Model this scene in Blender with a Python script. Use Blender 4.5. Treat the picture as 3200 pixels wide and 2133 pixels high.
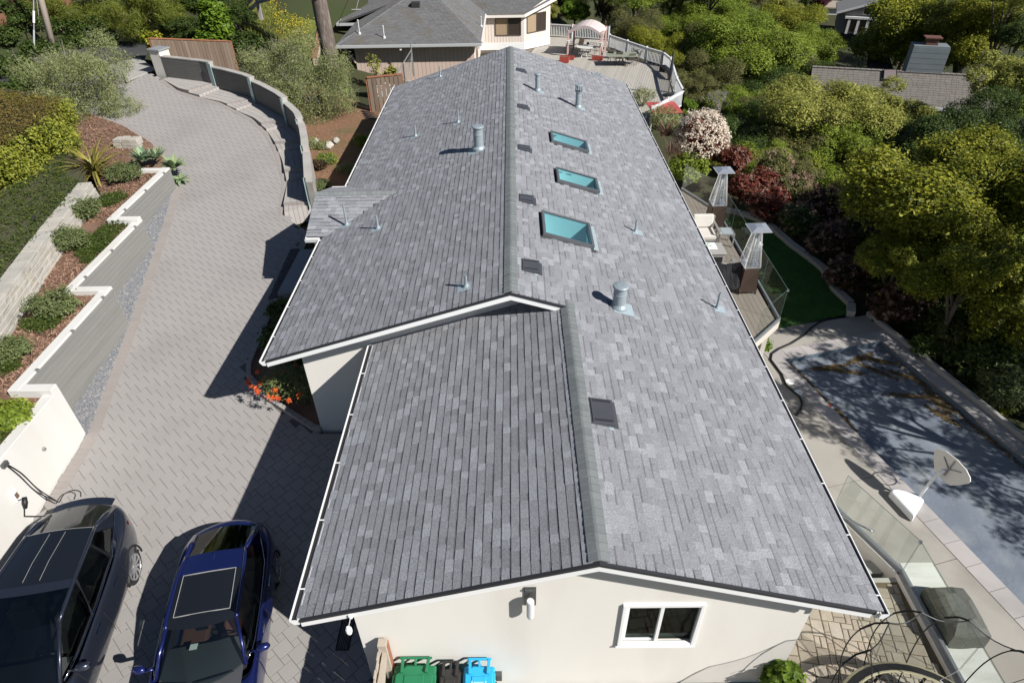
import bpy, bmesh, math, random
import numpy as np
from mathutils import Vector, Matrix
R = math.radians
random.seed(7); RNG = np.random.default_rng(7)
SC = bpy.context.scene; COL = SC.collection
for o in list(bpy.data.objects): bpy.data.objects.remove(o)
# ------------------------------------------------------------------ camera
CAMH = 11.9; FPX = 2003.875
PITCH, YAW, ROLL = R(37.57844), R(-0.48652), R(1.04086)
fw = np.array([math.sin(YAW)*math.cos(PITCH), math.cos(YAW)*math.cos(PITCH), -math.sin(PITCH)])
_r = np.array([math.cos(YAW), -math.sin(YAW), 0.0]); _d = np.cross(fw, _r)
rr = _r*math.cos(ROLL)+_d*math.sin(ROLL); dd = -_r*math.sin(ROLL)+_d*math.cos(ROLL)
cam = bpy.data.cameras.new('camera'); cam.sensor_fit = 'HORIZONTAL'; cam.sensor_width = 36.0
cam.lens = FPX/3200*36; cam.clip_end = 1500; cam.clip_start = 0.1
camo = bpy.data.objects.new('camera', cam); COL.objects.link(camo)
camo.matrix_world = Matrix(((rr[0], -dd[0], -fw[0], 0), (rr[1], -dd[1], -fw[1], 0), (rr[2], -dd[2], -fw[2], CAMH), (0, 0, 0, 1)))
SC.camera = camo
# ------------------------------------------------------------------ sky, sun, exposure
SUN = Vector((2.72, -1.81, 2.63)).normalized()
W = bpy.data.worlds.new('World'); SC.world = W; W.use_nodes = True
nt = W.node_tree; nt.nodes.clear()
sky = nt.nodes.new('ShaderNodeTexSky'); sky.sky_type = 'NISHITA'; sky.sun_disc = False
sky.sun_elevation = math.asin(SUN.z); sky.sun_rotation = math.atan2(SUN.x, SUN.y)
sky.air_density = 0.75; sky.dust_density = 0.3; sky.ozone_density = 1.2
bg = nt.nodes.new('ShaderNodeBackground'); bg.inputs[1].default_value = 0.05
wo = nt.nodes.new('ShaderNodeOutputWorld'); nt.links.new(sky.outputs[0], bg.inputs[0]); nt.links.new(bg.outputs[0], wo.inputs[0])
sl = bpy.data.lights.new('sun', 'SUN'); sl.energy = 5.0; sl.angle = R(0.53); sl.color = (1.0, 0.97, 0.925)
so = bpy.data.objects.new('sun', sl); COL.objects.link(so); so.rotation_euler = SUN.to_track_quat('Z', 'Y').to_euler()
so.location = (20, -20, 40)
SC.view_settings.view_transform = 'Standard'; SC.view_settings.look = 'None'
SC.view_settings.exposure = 0.45; SC.view_settings.gamma = 1.0; SC.view_settings.use_curve_mapping = False
SC.cycles.max_bounces = 6; SC.cycles.diffuse_bounces = 2; SC.cycles.glossy_bounces = 3
SC.cycles.transmission_bounces = 4; SC.cycles.transparent_max_bounces = 10
SC.cycles.caustics_reflective = False; SC.cycles.caustics_refractive = False
SC.cycles.use_denoising = True

# ------------------------------------------------------------------ survey helpers (photo measurements -> places in metres)
def ray(x, y): return fw+(x-1600)/FPX*rr+(y-1066.5)/FPX*dd
CAM = np.array([0, 0, CAMH])
def at(x, y, z=0.0):
    v = ray(x, y); return Vector(CAM+v*((z-CAMH)/v[2]))
ZO = {1: (0, 0), 2: (1000, 0), 3: (2100, 0), 4: (0, 700), 5: (1000, 700), 6: (2100, 700), 7: (0, 1400), 8: (2100, 1400)}
def q(n, x, y, z=0.0): return at(ZO[n][0]+x/2.139, ZO[n][1]+y/2.139, z)
def atY(px, py, Y):
    v = ray(px, py); return Vector(CAM+v*(Y/v[1]))
def dz(Y): return max(0.0, 0.085*(Y-7))
def onplane(x, y, c, kx):                     # z = c + kx*x
    v = ray(x, y); t = (c-CAMH)/(v[2]-kx*v[0]); return Vector(CAM+v*t)

# ------------------------------------------------------------------ materials
MATS = {}
def mat(name, c, rough=0.8, c2=None, ns=6.0, nd=4.0, bump=0.0, bs=30.0, metal=0.0, attr=None, spec=0.4, coat=0.0,
        stretch=None, mid=0.5, width=0.5, grain=0.0, gs=160.0, transl=0.0, tcol=None, stain=None, ss=0.6, rnd=0.0, alpha=1.0):
    """c..c2 mixed by world-space noise; attr: per-piece value 'rnd' mixes c -> attr colour; grain: fine speckle."""
    if name in MATS: return MATS[name]
    m = bpy.data.materials.new(name); m.use_nodes = True; n = m.node_tree.nodes; l = m.node_tree.links
    b = n['Principled BSDF']; b.inputs['Roughness'].default_value = rough; b.inputs['Metallic'].default_value = metal
    b.inputs['Specular IOR Level'].default_value = spec; b.inputs['Coat Weight'].default_value = coat
    b.inputs['Coat Roughness'].default_value = 0.03
    geo = n.new('ShaderNodeNewGeometry'); pos = geo.outputs['Position']
    if stretch:
        mp = n.new('ShaderNodeMapping'); mp.inputs['Scale'].default_value = stretch; l.new(pos, mp.inputs[0]); pos = mp.outputs[0]
    def noise(scale, det=4.0):
        t = n.new('ShaderNodeTexNoise'); t.inputs['Scale'].default_value = scale; t.inputs['Detail'].default_value = det
        l.new(pos, t.inputs['Vector']); return t.outputs['Fac']
    def ramp(f, a, bb):
        r = n.new('ShaderNodeMapRange'); r.inputs[1].default_value = a; r.inputs[2].default_value = bb; l.new(f, r.inputs[0]); return r.outputs[0]
    def mix(f, A, B, mode='MIX'):
        x = n.new('ShaderNodeMix'); x.data_type = 'RGBA'; x.blend_type = mode
        for s, v in ((x.inputs[0], f), (x.inputs[6], A), (x.inputs[7], B)):
            if isinstance(v, (int, float)): s.default_value = v
            elif isinstance(v, tuple): s.default_value = (*v[:3], 1)
            else: l.new(v, s)
        return x.outputs[2]
    col = tuple(c)
    if attr:
        a = n.new('ShaderNodeAttribute'); a.attribute_name = 'rnd'; col = mix(a.outputs['Fac'], col, tuple(attr))
    if c2: col = mix(ramp(noise(ns, nd), mid-width/2, mid+width/2), col, tuple(c2))
    if stain: col = mix(ramp(noise(ss, 5.0), 0.5, 0.75), col, tuple(stain))
    if rnd:
        oi = n.new('ShaderNodeObjectInfo'); r = n.new('ShaderNodeMapRange'); r.inputs[3].default_value = 1-rnd; r.inputs[4].default_value = 1+rnd
        l.new(oi.outputs['Random'], r.inputs[0]); h = n.new('ShaderNodeHueSaturation'); l.new(r.outputs[0], h.inputs['Value'])
        if isinstance(col, tuple): h.inputs['Color'].default_value = (*col, 1)
        else: l.new(col, h.inputs['Color'])
        col = h.outputs[0]
    if grain:
        g = n.new('ShaderNodeMapRange'); g.inputs[1].default_value = 0.3; g.inputs[2].default_value = 0.7
        g.inputs[3].default_value = 1-grain; g.inputs[4].default_value = 1+grain; l.new(noise(gs, 2.0), g.inputs[0])
        h = n.new('ShaderNodeHueSaturation'); l.new(g.outputs[0], h.inputs['Value'])
        if isinstance(col, tuple): h.inputs['Color'].default_value = (*col, 1)
        else: l.new(col, h.inputs['Color'])
        col = h.outputs[0]
    if isinstance(col, tuple): b.inputs['Base Color'].default_value = (*col, 1)
    else: l.new(col, b.inputs['Base Color'])
    if bump:
        bp = n.new('ShaderNodeBump'); bp.inputs['Strength'].default_value = bump; bp.inputs['Distance'].default_value = 0.02
        l.new(noise(bs, 4.0), bp.inputs['Height']); l.new(bp.outputs[0], b.inputs['Normal'])
    if transl:
        tr = n.new('ShaderNodeBsdfTranslucent'); ms = n.new('ShaderNodeMixShader'); ms.inputs[0].default_value = transl
        if tcol: tr.inputs[0].default_value = (*tcol, 1)
        elif isinstance(col, tuple): tr.inputs[0].default_value = (*col, 1)
        else: l.new(col, tr.inputs[0])
        l.new(b.outputs[0], ms.inputs[1]); l.new(tr.outputs[0], ms.inputs[2]); l.new(ms.outputs[0], n['Material Output'].inputs[0])
    if alpha < 1: b.inputs['Alpha'].default_value = alpha
    MATS[name] = m; return m
def glassmat(name, tint, refl=0.12, rough=0.02, gain=0.22):
    """thin sheet glass: tinted see-through plus a mirror layer that grows at grazing angles"""
    if name in MATS: return MATS[name]
    m = bpy.data.materials.new(name); m.use_nodes = True; n = m.node_tree.nodes; l = m.node_tree.links; n.clear()
    t = n.new('ShaderNodeBsdfTransparent'); t.inputs[0].default_value = (*tint, 1)
    g = n.new('ShaderNodeBsdfGlossy'); g.inputs['Roughness'].default_value = rough
    lw = n.new('ShaderNodeLayerWeight'); lw.inputs[0].default_value = 0.35
    mr = n.new('ShaderNodeMapRange'); mr.inputs[3].default_value = refl; mr.inputs[4].default_value = min(1, refl+gain); l.new(lw.outputs['Fresnel'], mr.inputs[0])
    ms = n.new('ShaderNodeMixShader'); l.new(mr.outputs[0], ms.inputs[0]); l.new(t.outputs[0], ms.inputs[1]); l.new(g.outputs[0], ms.inputs[2])
    o = n.new('ShaderNodeOutputMaterial'); l.new(ms.outputs[0], o.inputs[0]); MATS[name] = m; return m

# ------------------------------------------------------------------ mesh helpers
class MB:
    def __init__(s): s.v = []; s.f = []; s.r = []
    def add(s, vs, fs, rnd=None):
        o = len(s.v); s.v += [tuple(p) for p in vs]; s.f += [tuple(i+o for i in f) for f in fs]
        s.r += [0.5 if rnd is None else rnd]*len(fs); return s
    def box(s, x0, x1, y0, y1, z0, z1, M=None, rnd=None):
        vs = [(x, y, z) for z in (z0, z1) for x, y in ((x0, y0), (x1, y0), (x1, y1), (x0, y1))]
        if M is not None: vs = [M @ Vector(p) for p in vs]
        return s.add(vs, [(0, 3, 2, 1), (4, 5, 6, 7), (0, 1, 5, 4), (1, 2, 6, 5), (2, 3, 7, 6), (3, 0, 4, 7)], rnd)
    def prism(s, poly, z0, z1, rnd=None):            # poly: list of (x,y) ccw; z0,z1 number or function(x,y)
        n = len(poly); a = [(x, y, z0(x, y) if callable(z0) else z0) for x, y in poly]; b = [(x, y, z1(x, y) if callable(z1) else z1) for x, y in poly]
        return s.add(a+b, [tuple(range(n))[::-1], tuple(range(n, 2*n))]+[(i, (i+1) % n, n+(i+1) % n, n+i) for i in range(n)], rnd)
    def slab(s, top, thick, rnd=None):               # top: list of 3D points ccw from above, extruded down
        n = len(top); b = [(p[0], p[1], p[2]-thick) for p in top]
        return s.add(list(top)+b, [tuple(range(n)), tuple(range(n, 2*n))[::-1]]+[(i, i+n, (i+1) % n+n, (i+1) % n) for i in range(n)], rnd)
    def bar(s, a, b, w, h, up=(0, 0, 1), rnd=None):  # box beam from a to b
        a = Vector(a); b = Vector(b); d = (b-a).normalized(); u = Vector(up); x = d.cross(u)
        if x.length < 1e-4: x = d.cross(Vector((1, 0, 0)))
        x.normalize(); y = x.cross(d).normalized(); vs = []
        for p in (a, b):
            for i, j in ((-1, -1), (1, -1), (1, 1), (-1, 1)): vs.append(p+x*(i*w/2)+y*(j*h/2))
        return s.add(vs, [(3, 2, 1, 0), (4, 5, 6, 7), (0, 1, 5, 4), (1, 2, 6, 5), (2, 3, 7, 6), (3, 0, 4, 7)], rnd)
    def tube(s, pts, r, n=8, cap=True, rnd=None):    # r number or list
        pts = [Vector(p) for p in pts]; k = len(pts); rs = r if isinstance(r, (list, tuple)) else [r]*k
        vs = []; pu = None
        for i, p in enumerate(pts):
            d = (pts[min(i+1, k-1)]-pts[max(i-1, 0)]).normalized()
            if pu is None: pu = d.orthogonal().normalized()
            u = (pu-d*pu.dot(d)); u = u.normalized() if u.length > 1e-5 else d.orthogonal().normalized(); pu = u; w = d.cross(u)
            for j in range(n):
                t = 2*math.pi*j/n; vs.append(p+u*(math.cos(t)*rs[i])+w*(math.sin(t)*rs[i]))
        fs = [(i*n+j, i*n+(j+1) % n, (i+1)*n+(j+1) % n, (i+1)*n+j) for i in range(k-1) for j in range(n)]
        if cap: fs += [tuple(range(n))[::-1], tuple(range((k-1)*n, k*n))]
        return s.add(vs, fs, rnd)
    def lathe(s, c, prof, n=16, rnd=None):           # prof: (r,z) from bottom up
        vs = [(c[0]+r*math.cos(2*math.pi*j/n), c[1]+r*math.sin(2*math.pi*j/n), c[2]+z) for r, z in prof for j in range(n)]
        k = len(prof); fs = [(i*n+j, i*n+(j+1) % n, (i+1)*n+(j+1) % n, (i+1)*n+j) for i in range(k-1) for j in range(n)]
        fs += [tuple(range(n))[::-1], tuple(range((k-1)*n, k*n))]; return s.add(vs, fs, rnd)
    def grid(s, P, rnd=None):                        # P: rows of points
        a = len(P); b = len(P[0]); return s.add([p for row in P for p in row], [(i*b+j, i*b+j+1, (i+1)*b+j+1, (i+1)*b+j) for i in range(a-1) for j in range(b-1)], rnd)
ORG = {}
def link(o, parent=None):
    COL.objects.link(o)
    if parent is not None: o.parent = parent
    return o
def setrnd(me, vals):
    a = me.attributes.new('rnd', 'FLOAT', 'FACE'); a.data.foreach_set('value', np.asarray(vals, dtype=np.float32))
def obj(name, mb, m, parent=None, smooth=False, base=None, label=None, kind=None, bevel=0.0, flip=True):
    """one mesh object from world-space geometry; a child keeps its thing's origin"""
    o0 = ORG[parent.name] if parent is not None else Vector(base if base is not None else (0, 0, 0))
    me = bpy.data.meshes.new(name); me.from_pydata([(x-o0.x, y-o0.y, z-o0.z) for x, y, z in mb.v], [], mb.f)
    if mb.r: setrnd(me, mb.r)
    if flip:
        bmm = bmesh.new(); bmm.from_mesh(me); bmesh.ops.recalc_face_normals(bmm, faces=bmm.faces[:]); bmm.to_mesh(me); bmm.free()
    if smooth: me.polygons.foreach_set('use_smooth', [True]*len(me.polygons))
    me.materials.append(m); o = bpy.data.objects.new(name, me); link(o, parent)
    if parent is None: o.location = o0
    ORG[o.name] = o0
    if label: o['label'] = label
    if kind: o['kind'] = kind
    if bevel:
        bv = o.modifiers.new('bevel', 'BEVEL'); bv.width = bevel; bv.segments = 2; bv.limit_method = 'ANGLE'; bv.angle_limit = R(35)
        bv.harden_normals = False
    if smooth and bevel: pass
    return o
def npobj(name, V, F, m, parent=None, rnd=None, kind=None, smooth=False, local=False, mesh=None):
    """mesh object from numpy arrays V (n,3) and quads/tris F (m,k)"""
    o0 = ORG[parent.name] if parent is not None else Vector((0, 0, 0))
    if mesh is None:
        V = np.asarray(V, dtype=np.float32); F = np.asarray(F, dtype=np.int32)
        if not local: V = V-np.array(o0, dtype=np.float32)
        me = bpy.data.meshes.new(name); me.vertices.add(len(V)); me.vertices.foreach_set('co', V.ravel())
        k = F.shape[1]; me.loops.add(F.size); me.loops.foreach_set('vertex_index', F.ravel())
        me.polygons.add(len(F)); me.polygons.foreach_set('loop_start', np.arange(0, F.size, k, dtype=np.int32))
        if rnd is not None: setrnd(me, rnd)
        me.polygons.foreach_set('use_smooth', np.full(len(F), smooth, dtype=bool))
        me.update(calc_edges=True); me.materials.append(m)
    else: me = mesh
    o = bpy.data.objects.new(name, me); link(o, parent); ORG[o.name] = o0
    if kind: o['kind'] = kind
    return o
def tag(o, label, cat, group=None):
    o['label'] = label; o['category'] = cat
    if group: o['group'] = group
    return o
def thing(name, label, cat, base=(0, 0, 0), group=None):
    o = bpy.data.objects.new(name, None); link(o); o.location = base; o.empty_display_size = 0.2
    ORG[o.name] = Vector(base); return tag(o, label, cat, group)
def struct(name, mb, m, parent=None, **k): return obj(name, mb, m, parent, kind=None if parent else 'structure', **k)
def piece(name, me, loc, parent, rot=None, scale=None):
    """one of many alike pieces sharing mesh data"""
    o = bpy.data.objects.new(name, me); COL.objects.link(o); o.parent = parent; o0 = ORG[parent.name]
    o.location = Vector(loc)-o0
    if rot is not None: o.rotation_euler = rot
    if scale is not None: o.scale = scale
    return o
def inpoly(P, poly):
    P = np.asarray(P); x, y = P[:, 0], P[:, 1]; ins = np.zeros(len(P), bool); n = len(poly)
    for i in range(n):
        x1, y1 = poly[i][:2]; x2, y2 = poly[(i+1) % n][:2]
        if y1 == y2: continue
        c = ((y1 > y) != (y2 > y)) & (x < (x2-x1)*(y-y1)/(y2-y1)+x1); ins ^= c
    return ins
def sample(poly, n):
    A = np.array([p[:2] for p in poly]); lo = A.min(0); hi = A.max(0); out = np.zeros((0, 2))
    while len(out) < n:
        P = RNG.uniform(lo, hi, (n*2, 2)); out = np.vstack([out, P[inpoly(P, poly)]])
    return out[:n]
def xy(p): return (p[0], p[1])
def clip(poly, region):
    """clip convex poly by convex region (both ccw)"""
    out = list(poly)
    for i in range(len(region)):
        a = region[i]; b = region[(i+1) % len(region)]; inp = out; out = []
        if not inp: break
        def side(p): return (b[0]-a[0])*(p[1]-a[1])-(b[1]-a[1])*(p[0]-a[0])
        for j in range(len(inp)):
            p, r = inp[j], inp[(j+1) % len(inp)]; sp, sr = side(p), side(r)
            if sp >= 0: out.append(p)
            if sp*sr < 0: t = sp/(sp-sr); out.append((p[0]+t*(r[0]-p[0]), p[1]+t*(r[1]-p[1])))
    return out
# ================================================================== TERRAIN
CP = np.array([(-6,0,-.5),(0,10,-.5),(4,25,-.5),(2,18,-.5),(-4,18,-.4),(-10,5,-.6),(-12,14,-.1),(-13,20,.4),(-16,15,1.9),(-18,20,2.0),(-22,25,2.2),(-28,35,2.3),
 (-24,42,2.3),(-30,50,2.8),(-20,36,2.1),(-15,32,1.6),(-12,28,1.1),(-9,25,.8),(-6,28,1.0),(-8,33,1.05),(-6,31,1.1),(-10,40,.0),(-14,42,1.3),(-5,45,-.3),(0,50,-.7),(5,45,-1.2),(10,45,-2.2),
 (12,40,-2.2),(9,28,-1.6),(8,20,-1.6),(12,12,-1.6),(14,15,-1.9),(14,8,-1.7),(18,20,-3),(25,30,-4),(30,45,-5.5),(20,45,-4.5),(22,60,-5.5),(40,75,-7),
 (30,80,-6.5),(10,70,-3),(0,75,0),(-10,60,2.2),(-12,48,1.2),(-17,46,3.0),(-15,53,3.6),(-20,60,5.5),(-30,70,6),(-36,45,5),(-40,90,10),(0,110,5),(40,110,-3),(60,60,-8),
 (60,20,-8),(80,120,-1),(-60,60,9),(-20,5,1.5),(-20,-8,1),(30,0,-4),(30,-10,-4),(10,-5,-1.6),(0,-8,-.6),(-60,10,5),(-32,30,2.6),(0,150,10),(60,150,4),(-60,140,16),(-6,12,-.4),(6,8,-1.5)], float)
def terrain(x, y):
    x = np.asarray(x, float); y = np.asarray(y, float); num = 0; den = 0
    for cx, cy, cz in CP:
        w = 1.0/((x-cx)**2+(y-cy)**2+0.6)**1.7; num = num+w*cz; den = den+w
    return num/den
def tz(x, y): return float(terrain(x, y))
def atT(px, py, lift=0.0):
    v = ray(px, py); t = 12.0
    while t < 220:
        p = CAM+v*t
        if p[2] <= tz(p[0], p[1])+lift: break
        t += 0.25
    return Vector(p)
gx = np.arange(-110, 131, 1.5); gy = np.arange(-15, 176, 1.5); GX, GY = np.meshgrid(gx, gy)
GZ = terrain(GX, GY)+0.12*np.sin(GX*0.9)*np.sin(GY*0.7)*(np.abs(GX) > 14)
nx = len(gx); ny = len(gy); I = np.arange(nx*ny).reshape(ny, nx)
m_ground = mat('ground_soil', (.03,.045,.012), .95, (.055,.045,.022), .5, bump=.6, bs=4, stain=(.03,.045,.012), ss=.25)
npobj('ground', np.stack([GX, GY, GZ], -1).reshape(-1, 3), np.stack([I[:-1,:-1], I[:-1,1:], I[1:,1:], I[1:,:-1]], -1).reshape(-1, 4), m_ground, kind='structure', smooth=True)

# ================================================================== DRIVEWAY
DC = [(-8.48,21.6),(-8.63,22.08),(-9.02,24.02),(-9.66,25.8),(-10.31,27.27),(-11.12,28.79),(-12.15,30.19),(-13.23,31.17),(-14.36,32.2),(-15.76,33.0),(-17.05,33.82),(-18.58,35.5)]
DL = [(-10.8,2),(-10.8,9.3),(-10.8,11.24),(-11.59,15.4),(-12.84,21.18),(-13.48,23.92),(-15.02,26.65),(-16.15,27.98),(-18.0,29.59),(-21.5,31.6),(-25.0,33.2)]
DRV = DL+[(-22.5,38.8)]+DC[::-1]+[(-7.5,20.6),(-7.5,13.7),(-7.38,13.3),(-6.67,12.5),(-6.23,12.18),(-5.16,11.42),(-4.93,11.33),(-2.6,11.33),(-2.6,5.3),(-2.2,5.3),(-2.2,-1),(-10.8,-1)]
def dzz(x, y): return min(2.5, dz(y))
m_joint = mat('paver_joint', (.11,.10,.09), .95, (.15,.14,.12), 3)
def strip_mesh(poly, zf, lift):
    from mathutils.geometry import tessellate_polygon
    t = tessellate_polygon([[Vector((x, y, 0)) for x, y in poly]]); b = MB()
    b.add([(x, y, zf(x, y)+lift) for x, y in poly], [tuple(i) for i in t]); return b
DRVU = [(-10.8,7)]+DL[1:]+DRV[len(DL):-4]+[(-2.6,7)]; _a, _b = strip_mesh(DRVU, dzz, -0.012), strip_mesh([(-10.8,7),(-2.6,7),(-2.6,5.3),(-2.2,5.3),(-2.2,-1),(-10.8,-1)], dzz, -0.012); _a.add(_b.v, _b.f)
drive = struct('driveway', _a, m_joint, base=(-9, 14, 0))
m_paver = mat('concrete_paver', (.292,.274,.26), .9, (.315,.297,.283), 1.2, attr=(.314,.295,.281), grain=.07, gs=90, bump=.15, bs=80, stain=(.262,.246,.234), ss=.35)
TH = R(47); ca, sa = math.cos(TH), math.sin(TH); A_, B_ = .305, .150; g_ = .0045
gi, gj = [a.ravel() for a in np.meshgrid(np.arange(-170, 170), np.arange(-170, 170))]; cells = []
for (du, dv, s) in ((0, 0, A_), (A_, 0, B_)):
    cu = gi*A_-gj*B_+du+s/2; cv = gi*B_+gj*A_+dv+s/2; cells.append(np.stack([-11+cu*ca-cv*sa, 16+cu*sa+cv*ca, np.full(len(cu), s)], -1))
cells = np.vstack(cells); cells = cells[inpoly(cells[:, :2], DRV)]
cells = cells[(cells[:, 1] > 1.0)]
# nearest of the pavers in full view are separate pieces, the rest one mesh
key = np.hypot(cells[:, 0]+8.2, (cells[:, 1]-10.6)*1.0)+np.where(cells[:, 2] < .2, 50, 0); order = np.argsort(key); near = order[:300]; rest = order[300:]
def paver_verts(x, y, s, rot, h=0.012):
    k = s/2-g_; e = .006; P = []
    for (zz, kk) in ((-h, k), (-.002, k), (0, k-e)):
        for a, b in ((-1,-1),(1,-1),(1,1),(-1,1)):
            px = x+(a*kk)*math.cos(rot)-(b*kk)*math.sin(rot); py = y+(a*kk)*math.sin(rot)+(b*kk)*math.cos(rot); P.append((px, py, dzz(px, py)+zz))
    return P
PF = [(0,1,5,4),(1,2,6,5),(2,3,7,6),(3,0,4,7),(4,5,9,8),(5,6,10,9),(6,7,11,10),(7,4,8,11),(8,9,10,11)]
VV = []; FF = []; RR = []
for n_, k in enumerate(rest):
    x, y, s = cells[k]; VV += paver_verts(x, y, s, TH); FF += [tuple(i+12*n_ for i in f) for f in PF]; RR += [random.random()]*9
npobj('paver_field', VV, FF, m_paver, drive, rnd=RR, kind='stuff')
pm = []
for c in range(10):
    me = bpy.data.meshes.new('paver'); P = [(p[0], p[1], p[2]) for p in paver_verts(0, 0, A_, 0)]
    me.from_pydata(P, [], PF); setrnd(me, [c/9]*9); me.materials.append(m_paver); pm.append(me)
for k in near:
    x, y, s = cells[k]; sl_ = math.atan(.085) if y > 7 else 0
    M = Matrix.Rotation(sl_, 4, 'X') @ Matrix.Rotation(TH, 4, 'Z')
    piece('paver', random.choice(pm), (x, y, dzz(x, y)+.001), drive, M.to_euler())
# soldier-course border on both edges
m_bord = mat('border_paver', (.265,.237,.22), .9, (.305,.272,.252), 1.5, attr=(.30,.27,.25), grain=.08, gs=90, bump=.15, bs=80)
def border(pts, wid, side, lift=.007):
    b = MB(); L = .16; acc = []
    for i in range(len(pts)-1):
        a = Vector(pts[i]); c = Vector(pts[i+1]); d = c-a; n = max(1, round(d.length/L)); nr = Vector((d.y, -d.x)).normalized()*side
        for k in range(n):
            p0 = a+d*((k+.03)/n); p1 = a+d*((k+.97)/n); qd = [p0, p1, p1+nr*wid, p0+nr*wid]
            if side < 0: qd = qd[::-1]
            qd = [(p.x, p.y, dzz(p.x, p.y)+lift) for p in qd][::-1]; b.slab(qd, .03, random.random())
    return b
obj('border_course', border(DL[1:6], .30, 1), m_bord, drive, kind='stuff')
obj('border_course', border(DL[5:11], .22, 1), m_bord, drive, kind='stuff')
obj('border_course', border(DC, .20, -1), m_bord, drive, kind='stuff')
obj('border_course', border([(-7.5,20.6),(-7.5,13.7)], .22, -1), m_bord, drive, kind='stuff')
obj('border_course', border([(-4.9,11.30),(-2.62,11.30)], .18, 1), m_bord, drive, kind='stuff')
P_ = sample([(-10.3,3),(-10.3,11),(-12.4,21),(-9.5,24),(-7.8,14),(-5,10),(-3,6),(-3,3)], 420); V = []; F = []
for x, y in P_: k = random.uniform(.008,.02); a = random.uniform(0, 6.28); o = len(V); z = dzz(x, y)+.006; V += [(x+k*math.cos(a),y+k*math.sin(a),z),(x-.5*k*math.sin(a),y+.5*k*math.cos(a),z+.004),(x-k*math.cos(a),y-k*math.sin(a),z),(x+.5*k*math.sin(a),y-.5*k*math.cos(a),z+.003)]; F.append((o,o+1,o+2,o+3))
npobj('leaf_litter', V, F, mat('dry_leaf', (.10,.07,.04), .9, attr=(.35,.30,.22)), rnd=RNG.random(len(F)), kind='stuff')
# drain grate by the front corner of the house
t = thing('drain_grate', 'black slotted drain grate in the pavers under the front gutter corner', 'drain grate', (-2.95, 5.9, 0))
gp = [Vector(at(850+x/4.095, 1750+y/4.095, .01)) for x, y in ((945,720),(1015,720),(975,1000),(890,1000))]
b = MB()
cx_, cy_ = sum(p.x for p in gp)/4, sum(p.y for p in gp)/4
for k in range(7): b.box(cx_-.11+k*.033, cx_-.093+k*.033, cy_-.42, cy_+.42, .002, .012)
obj('slats', b, mat('black_iron', (.02,.02,.022), .5), t)
b = MB()
for s in (0, 1): b.box(cx_-.13, cx_+.13, cy_-.44+s*.86, cy_-.42+s*.86, .001, .014); b.box(cx_-.13+s*.24, cx_-.11+s*.24, cy_-.42, cy_+.42, .001, .014)
obj('frame', b, MATS['black_iron'], t)

# ================================================================== STREET AND KERB APRON
m_asph = mat('asphalt', (.045,.046,.05), .9, (.06,.06,.063), 2, bump=.3, bs=60, stain=(.075,.074,.072), ss=.4)
ST = [(-20.3,36.6),(-22.0,41.5),(-25.6,49.5),(-27.5,56),(-31.5,55),(-29.8,47),(-29.3,43),(-29.8,37),(-31,28),(-26.3,27),(-25,33.2),(-22.5,38.8)][::-1]
b = MB(); b.add([(x, y, 2.515) for x, y in ST], [tuple(range(len(ST)))]); struct('street', b, m_asph)
m_conc = mat('concrete', (.33,.315,.29), .9, (.39,.375,.35), 1.0, bump=.12, bs=50, stain=(.26,.25,.23), ss=.6, grain=.05)
ap = [q(1,790,420,2.5), q(1,930,385,2.5), q(1,1040,470,2.45), q(1,850,560,2.4)]
b = MB(); b.slab([(p.x, p.y, 2.53) for p in ap][::-1], .06); struct('concrete_apron', b, m_conc)
b = MB(); kp = [(-29.4,43),(-29.9,47),(-31.6,55)]
for a, c in zip(kp, kp[1:]): b.bar((*a, 2.56), (*c, 2.56), .18, .16)
struct('street_kerb', b, m_conc)

# ================================================================== PEBBLE STRIPS (loose grey stones, uncountable)
m_peb = mat('pebble', (.07,.08,.10), .75, (.14,.15,.17), 9, attr=(.36,.34,.31), nd=2)
m_dirt = mat('dirt', (.10,.075,.055), .95, (.15,.11,.08), 6, bump=.4, bs=40)
def pebbles(name, poly, n, zf, s0=.02, s1=.05, m=m_peb):
    P = sample(poly, n); oct_v = np.array([(1,0,0),(0,1,0),(-1,0,0),(0,-1,0),(0,0,.7),(0,0,-.7)], float); of = np.array([(0,1,4),(1,2,4),(2,3,4),(3,0,4)])
    S = RNG.uniform(s0, s1, (n, 1, 1)); a = RNG.uniform(0, 6.28, n); el = RNG.uniform(.6, 1.3, (n, 1)); V = np.repeat(oct_v[None], n, 0)*S
    V[:, :, 0] *= el; x = V[:, :, 0]*np.cos(a)[:, None]-V[:, :, 1]*np.sin(a)[:, None]; y = V[:, :, 0]*np.sin(a)[:, None]+V[:, :, 1]*np.cos(a)[:, None]
    z0 = np.array([zf(*p) for p in P]); V = np.stack([x+P[:, :1], y+P[:, 1:2], V[:, :, 2]+z0[:, None]+.012], -1)
    return npobj(name, V.reshape(-1, 3), (of[None]+6*np.arange(n)[:, None, None]).reshape(-1, 3), m, rnd=np.repeat(RNG.random(n), 4), kind='stuff')
GV = [(-10.85,11.3),(-10.8,11.24),(-11.59,15.4),(-12.84,21.18),(-13.45,23.9),(-13.4,23.9),(-13.4,19.8),(-12.65,19.8),(-12.65,15.5),(-11.62,15.5),(-11.62,11.3)]
b = strip_mesh(GV, dzz, -.02); struct('gravel_bed', b, m_dirt)
pebbles('gravel', GV, 15000, lambda x, y: dzz(x, y)-.01, .022, .055)
PS = [(-7.72,19.43),(-7.42,19.43),(-7.42,16.7),(-7.72,16.7)]
pebbles('gravel', PS, 1500, dzz, m=mat('dark_pebble', (.06,.06,.065), .8, (.12,.12,.13), 9))
b = MB(); b.slab([(-7.4,16.72,1.06),(-5.0,16.72,1.06),(-5.0,19.43,1.06),(-7.4,19.43,1.06)], .3)
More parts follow.
